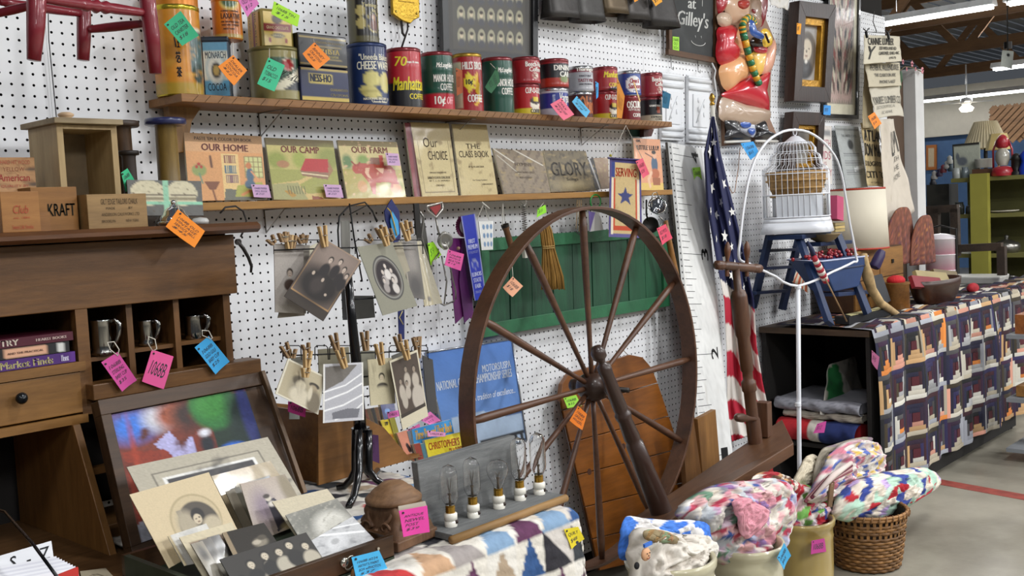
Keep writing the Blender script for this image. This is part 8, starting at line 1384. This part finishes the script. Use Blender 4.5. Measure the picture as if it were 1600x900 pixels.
prop('glass_jar', 'dark filled jar on the second olive shelf, left', 'jar', 1499, 331, 8.1, 15, JAR, mt('3c403c', .2, coat=1), z=zs4[1]); prop('glass_jar', 'dark filled jar by the olive post, second shelf', 'jar', 1514, 330, 8.1, 10, JAR, mt('33352f', .2, coat=1), z=zs4[1])
prop('glass_jar', 'clear jar on top of the olive shelf, left end', 'jar', 1495, 274, 8.1, 13, JAR, mt('a8aca8', .2, coat=1), z=zs4[0]); prop('glass_jar', 'blue grey canning jar on top of the olive shelf', 'jar', 1508, 273, 8.1, 12, [(a, h_*1.15) for a, h_ in JAR], mt('6a7478', .2, coat=1), z=zs4[0])
prop('dinner_plate', 'stacked pale floral plates on the second olive shelf', 'plate', 1568, 331, 8.1, 46, [(.5, 0), (.95, .1), (1, .16), (.1, .14)], mt('c9c2b4', .3), z=zs4[1]); prop('lidded_pot', 'dull metal lidded pot on the third olive shelf', 'pot', 1573, 394, 8.1, 40, [(.8, 0), (1, .2), (1, .6), (.85, .8), (.3, 1.0), (.12, 1.05), (.18, 1.3), (.05, 1.4)], STL, z=zs4[2]); prop('kettle', 'aluminium kettle on the fourth olive shelf', 'kettle', 1580, 456, 8.1, 32, [(.9, 0), (1, .3), (.9, .9), (.6, 1.2), (.2, 1.3), (.2, 1.5), (.7, 1.55), (.05, 1.7)], STL, z=zs4[3])
t = thing('storm_lantern', 'red storm lantern standing on the olive shelf', 'lantern', A(1567, 272, 8.05)); p = A(1567, 273, 8.05); p.z = zs4[0]; k = mpp(p); RL = mt('a01c28', .35, coat=.4)
M().lathe([(16*k, 0), (17*k, 4*k), (15*k, 12*k), (8*k, 15*k)], p, n=20).build('fuel_tank', RL, t); M().lathe([(7*k, 16*k), (11*k, 26*k), (10*k, 36*k), (6*k, 42*k)], p, n=18).build('lantern_globe', mt('a8a498', .15, coat=1), t); M().lathe([(6*k, 43*k), (10*k, 46*k), (9*k, 56*k), (5*k, 62*k), (2*k, 64*k)], p, n=18).build('chimney', RL, t)
for s in (-1, 1): M().tube([p+V((0, s*14*k, 10*k)), p+V((0, s*14*k, 40*k)), p+V((0, s*8*k, 56*k))], 1.6*k, 6).build('side_tube', RL, t)
prop('black_lantern', 'small black lantern right of the red storm lantern', 'lantern', 1588, 272, 8.05, 18, [(1, 0), (1, .5), (.5, .8), (.8, 1.6), (.8, 2.6), (1, 2.7), (.5, 3.6), (.1, 3.8)], IRN, z=zs4[0]); prop('blue_lantern', 'bright blue enamel piece at the right picture edge', 'lantern', 1603, 272, 8.05, 20, [(1, 0), (1, 1), (.6, 2), (.9, 3), (.3, 3.8)], mt('1c3cb0', .3), z=zs4[0])
prop('white_bucket', 'white enamel pan on top of the olive shelf', 'pan', 1538, 262, 8.15, 28, [(.85, 0), (1, .9), (1, 1.0), (.9, .9), (.1, .1)], mt('c4c2b8', .4)); M().bb(8.05, 8.3, A(1515, 270).y, A(1552, 270).y, zs4[0], zs4[0]+.06).build('brown_tray', mt('5c3c28', .6)); tag(bpy.data.objects['brown_tray'], 'brown wooden tray under the white enamel pan', 'tray')
b = M(); p = A(1540, 212, 9.0); k = mpp(p); NP = 40; vs = []
for r_, h_ in ((34, -20), (16, 22)):
    for i in range(NP*2): a = PI*i/NP; rr_2 = (r_+(1.0 if i % 2 else -1.0))*k; vs.append(p+V((rr_2*math.cos(a), rr_2*math.sin(a), h_*k)))
b.add(vs, [(i, (i+1) % (NP*2), NP*2+(i+1) % (NP*2), NP*2+i) for i in range(NP*2)]); one('pleated_shade', 'large pleated ivory lampshade above the olive shelf', 'lampshade', b, mt('c9bc9c', .8)); b = M(); p = A(1560, 222, 8.3); k = mpp(p); b.lathe([(20*k, -12*k), (13*k, 13*k)], p, n=6, smooth=False, cap=False).lathe([(.04, zs4[0]-p.z), (.008, zs4[0]-p.z+.01), (.008, -12*k)], p, n=8); one('panel_shade', 'small yellow panelled lampshade before the pleated shade', 'lampshade', b, mt('cfb878', .7))
_q = A(1540, 232, 9.0); M().lathe([(.12, 0), (.12, .02), (.02, .05), (.015, _q.z)], V((_q.x, _q.y, 0)), n=12).build('lamp_base', IRN); tag(bpy.data.objects['lamp_base'], 'dark lamp stand under the pleated shade', 'lamp')
card('horse_print', 'framed grey horse print propped on the far shelf', 'picture', [A(1488, 226, 8.2), A(1530, 222, 8.2), A(1531, 274, 8.2), A(1490, 275, 8.2)], .02, 'b8bcac', [('r', 0, 0, 1, .06, '26241f'), ('r', 0, 0, .05, 1, '26241f'), ('e', .35, .55, .2, .14, '6a7078', .2), ('e', .18, .4, .07, .12, '6a7078', .2)], [], (30, 20)); card('gold_frame', 'orange wood framed picture on the blue far wall', 'picture', [atx(1447, 227, 19.85), atx(1463, 226, 19.85), atx(1463, 265, 19.85), atx(1447, 266, 19.85)], .04, 'b06a30', [('r', .25, .15, .75, .85, 'c8b898')], [], (16, 20))
t = thing('lattice_screen', 'wooden lattice screen high up at the right edge', 'lattice', A(1580, 190, 12)); p = atx(1548, 168, 12); q = atx(1640, 216, 12)
for i in range(-6, 9):
    for s in (-1, 1):
        y0_ = p.y+(q.y-p.y)*i/8; ym, yM = sorted((p.y, q.y)); H5 = p.z-q.z; tt = sorted(((y0_-ym)/(H5*s), (y0_-yM)/(H5*s))); t0, t1 = max(0, tt[0]), min(1, tt[1])
        if t1-t0 < .05: continue
        pa, pb = V((12+.01*s, y0_-H5*s*t0, p.z-H5*t0)), V((12+.01*s, y0_-H5*s*t1, p.z-H5*t1)); M().beam(pa, pb, .06, .012, (1, 0, 0)).build('lattice_slat', TW, t)
t = thing('ceiling_fan', 'small white ceiling fan with a light over the far aisle', 'ceiling fan', atx(1510, 165, 14.5)); p = atx(1510, 160, 14.5); k = mpp(p); FW = mt('c8c8c8', .4); M().lathe([(3*k, 8*k), (9*k, 6*k), (9*k, 0), (5*k, -4*k)], p, n=18).build('motor', FW, t); M().tube([p, p+V((0, 0, .5))], k, 6).build('down_rod', FW, t)
for i in range(4): a = i*PI/2+.4; d = V((math.cos(a), math.sin(a), 0)); M().beam(p+d*8*k, p+d*38*k, 9*k, .01).build('blade', FW, t)
em = mt('fff4e0', .4, emit=6); M().lathe([(5*k, -4*k), (11*k, -9*k), (8*k, -14*k), (.1*k, -15*k)], p, n=16).build('light_bowl', em, t)
cs = [atx(1566, 78, 8.5), atx(1584, 80, 8.5), atx(1582, 108, 8.5), atx(1564, 104, 8.5)]; o = card('hanging_sign', 'white paper sign with a black heart mark hanging from the truss', 'sign', cs, .001, 'c8ccc4', [('e', .55, .25, .14, .1, '1c1c1c', .2)], [], (16, 20), curl=.01); _q = atx(1575, 79, 8.5); M().tube([_q, V((_q.x, _q.y, 4.35))], .004, 5).build('cord', IRN, o); M().lathe([(.03, 0), (.03, .05)], atx(1575, 76, 8.5), n=10).build('clip', IRN, o)
X = 7.2; t = thing('wooden_rack', 'dark wooden frame rack standing behind the food carrier', 'rack', atx(1450, 420, X))
for a, b_ in (((1420, 330), (1497, 325)), ((1462, 326), (1462, 400)), ((1492, 326), (1494, 400)), ((1500, 388), (1566, 385)), ((1565, 385), (1566, 430))): M().beam(atx(*a, X), atx(*b_, X), .05, .05, (0, 0, 1) if a[1]-b_[1] < 20 and abs(a[1]-b_[1]) < 10 else (1, 0, 0)).build('frame_bar', wood('4c3c30', '30261e', 'x', .6), t)
p = atx(1528, 440, 7.4); k = mpp(p); t = thing('wash_tub', 'shallow white tub on a dark box past the dough bowl', 'tub', p); M().box(p+V((0, 0, 4*k)), (60*k, 74*k, 12*k), .1, taper=1.08).build('tub_body', mt('c4c2bc', .4), t, bevel=.01); M().bb(p.x-.2, p.x+.2, p.y-.16, p.y+.16, .785, p.z-.03).build('dark_box', DKW, t) if p.z-.03 > .8 else 0
for i, (x, y, col) in enumerate(((1460, 274, 'b9b4b0'), (1468, 270, '3c3050'), (1474, 264, '7c3440'), (1480, 258, 'c4c0bc'), (1484, 250, 'b8b8b4'), (1458, 284, '2c2c34'), (1486, 262, '4c5c68'))): prop('small_ornament', ('cream', 'dark purple', 'wine red', 'highest pale', 'uppermost grey', 'lowest black', 'blue grey')[i]+' ornament in the crowd left of the far olive shelf', 'ornament', x, y+6, 8.4, 11, [(.8, 0), (1, .6), (.6, 1.4), (.7, 1.9), (.1, 2.4)], mt(col, .4), group='ornaments at the far shelf end')
M().bb(8.3, 8.5, atx(1455, 290, 8.4).y, atx(1490, 290, 8.4).y, 0, atx(1470, 288, 8.4).z).build('glass_case', mt('3c3a34', .4)); tag(bpy.data.objects['glass_case'], 'dark cabinet under the small ornaments in the far aisle', 'cabinet')
t = thing('side_stand', 'grey slatted side stand cut by the right picture edge', 'stand', atx(1610, 650, 5.6))
for y in (523, 622, 700): q = atx(1572, y, 5.6); M().bb(5.6, 5.9, q.y-.5, q.y, q.z-.02, q.z).build('shelf_board', mt('7c8084', .6), t)
for dy in (.04, .46): q = atx(1572, 523, 5.6); M().bb(5.84, 5.88, q.y-dy-.03, q.y-dy, 0, q.z).build('post', mt('7c8084', .6), t)
q = atx(1586, 522, 5.65); M().bb(5.65, 5.8, q.y-.2, q.y, q.z, q.z+.1).build('orange_box', wood('a8642c', '7c441c', 'x', .5)); tag(bpy.data.objects['orange_box'], 'orange brown wooden box on the side stand, cut by the picture edge', 'box')
q = atx(1588, 630, 5.65); M().bb(5.65, 5.8, q.y-.2, q.y, atx(1588, 622, 5.6).z, atx(1588, 622, 5.6).z+.055).build('tan_box', wood('a8783c', '80582a', 'x', .5)); tag(bpy.data.objects['tan_box'], 'tan box on the lower board of the side stand', 'box')
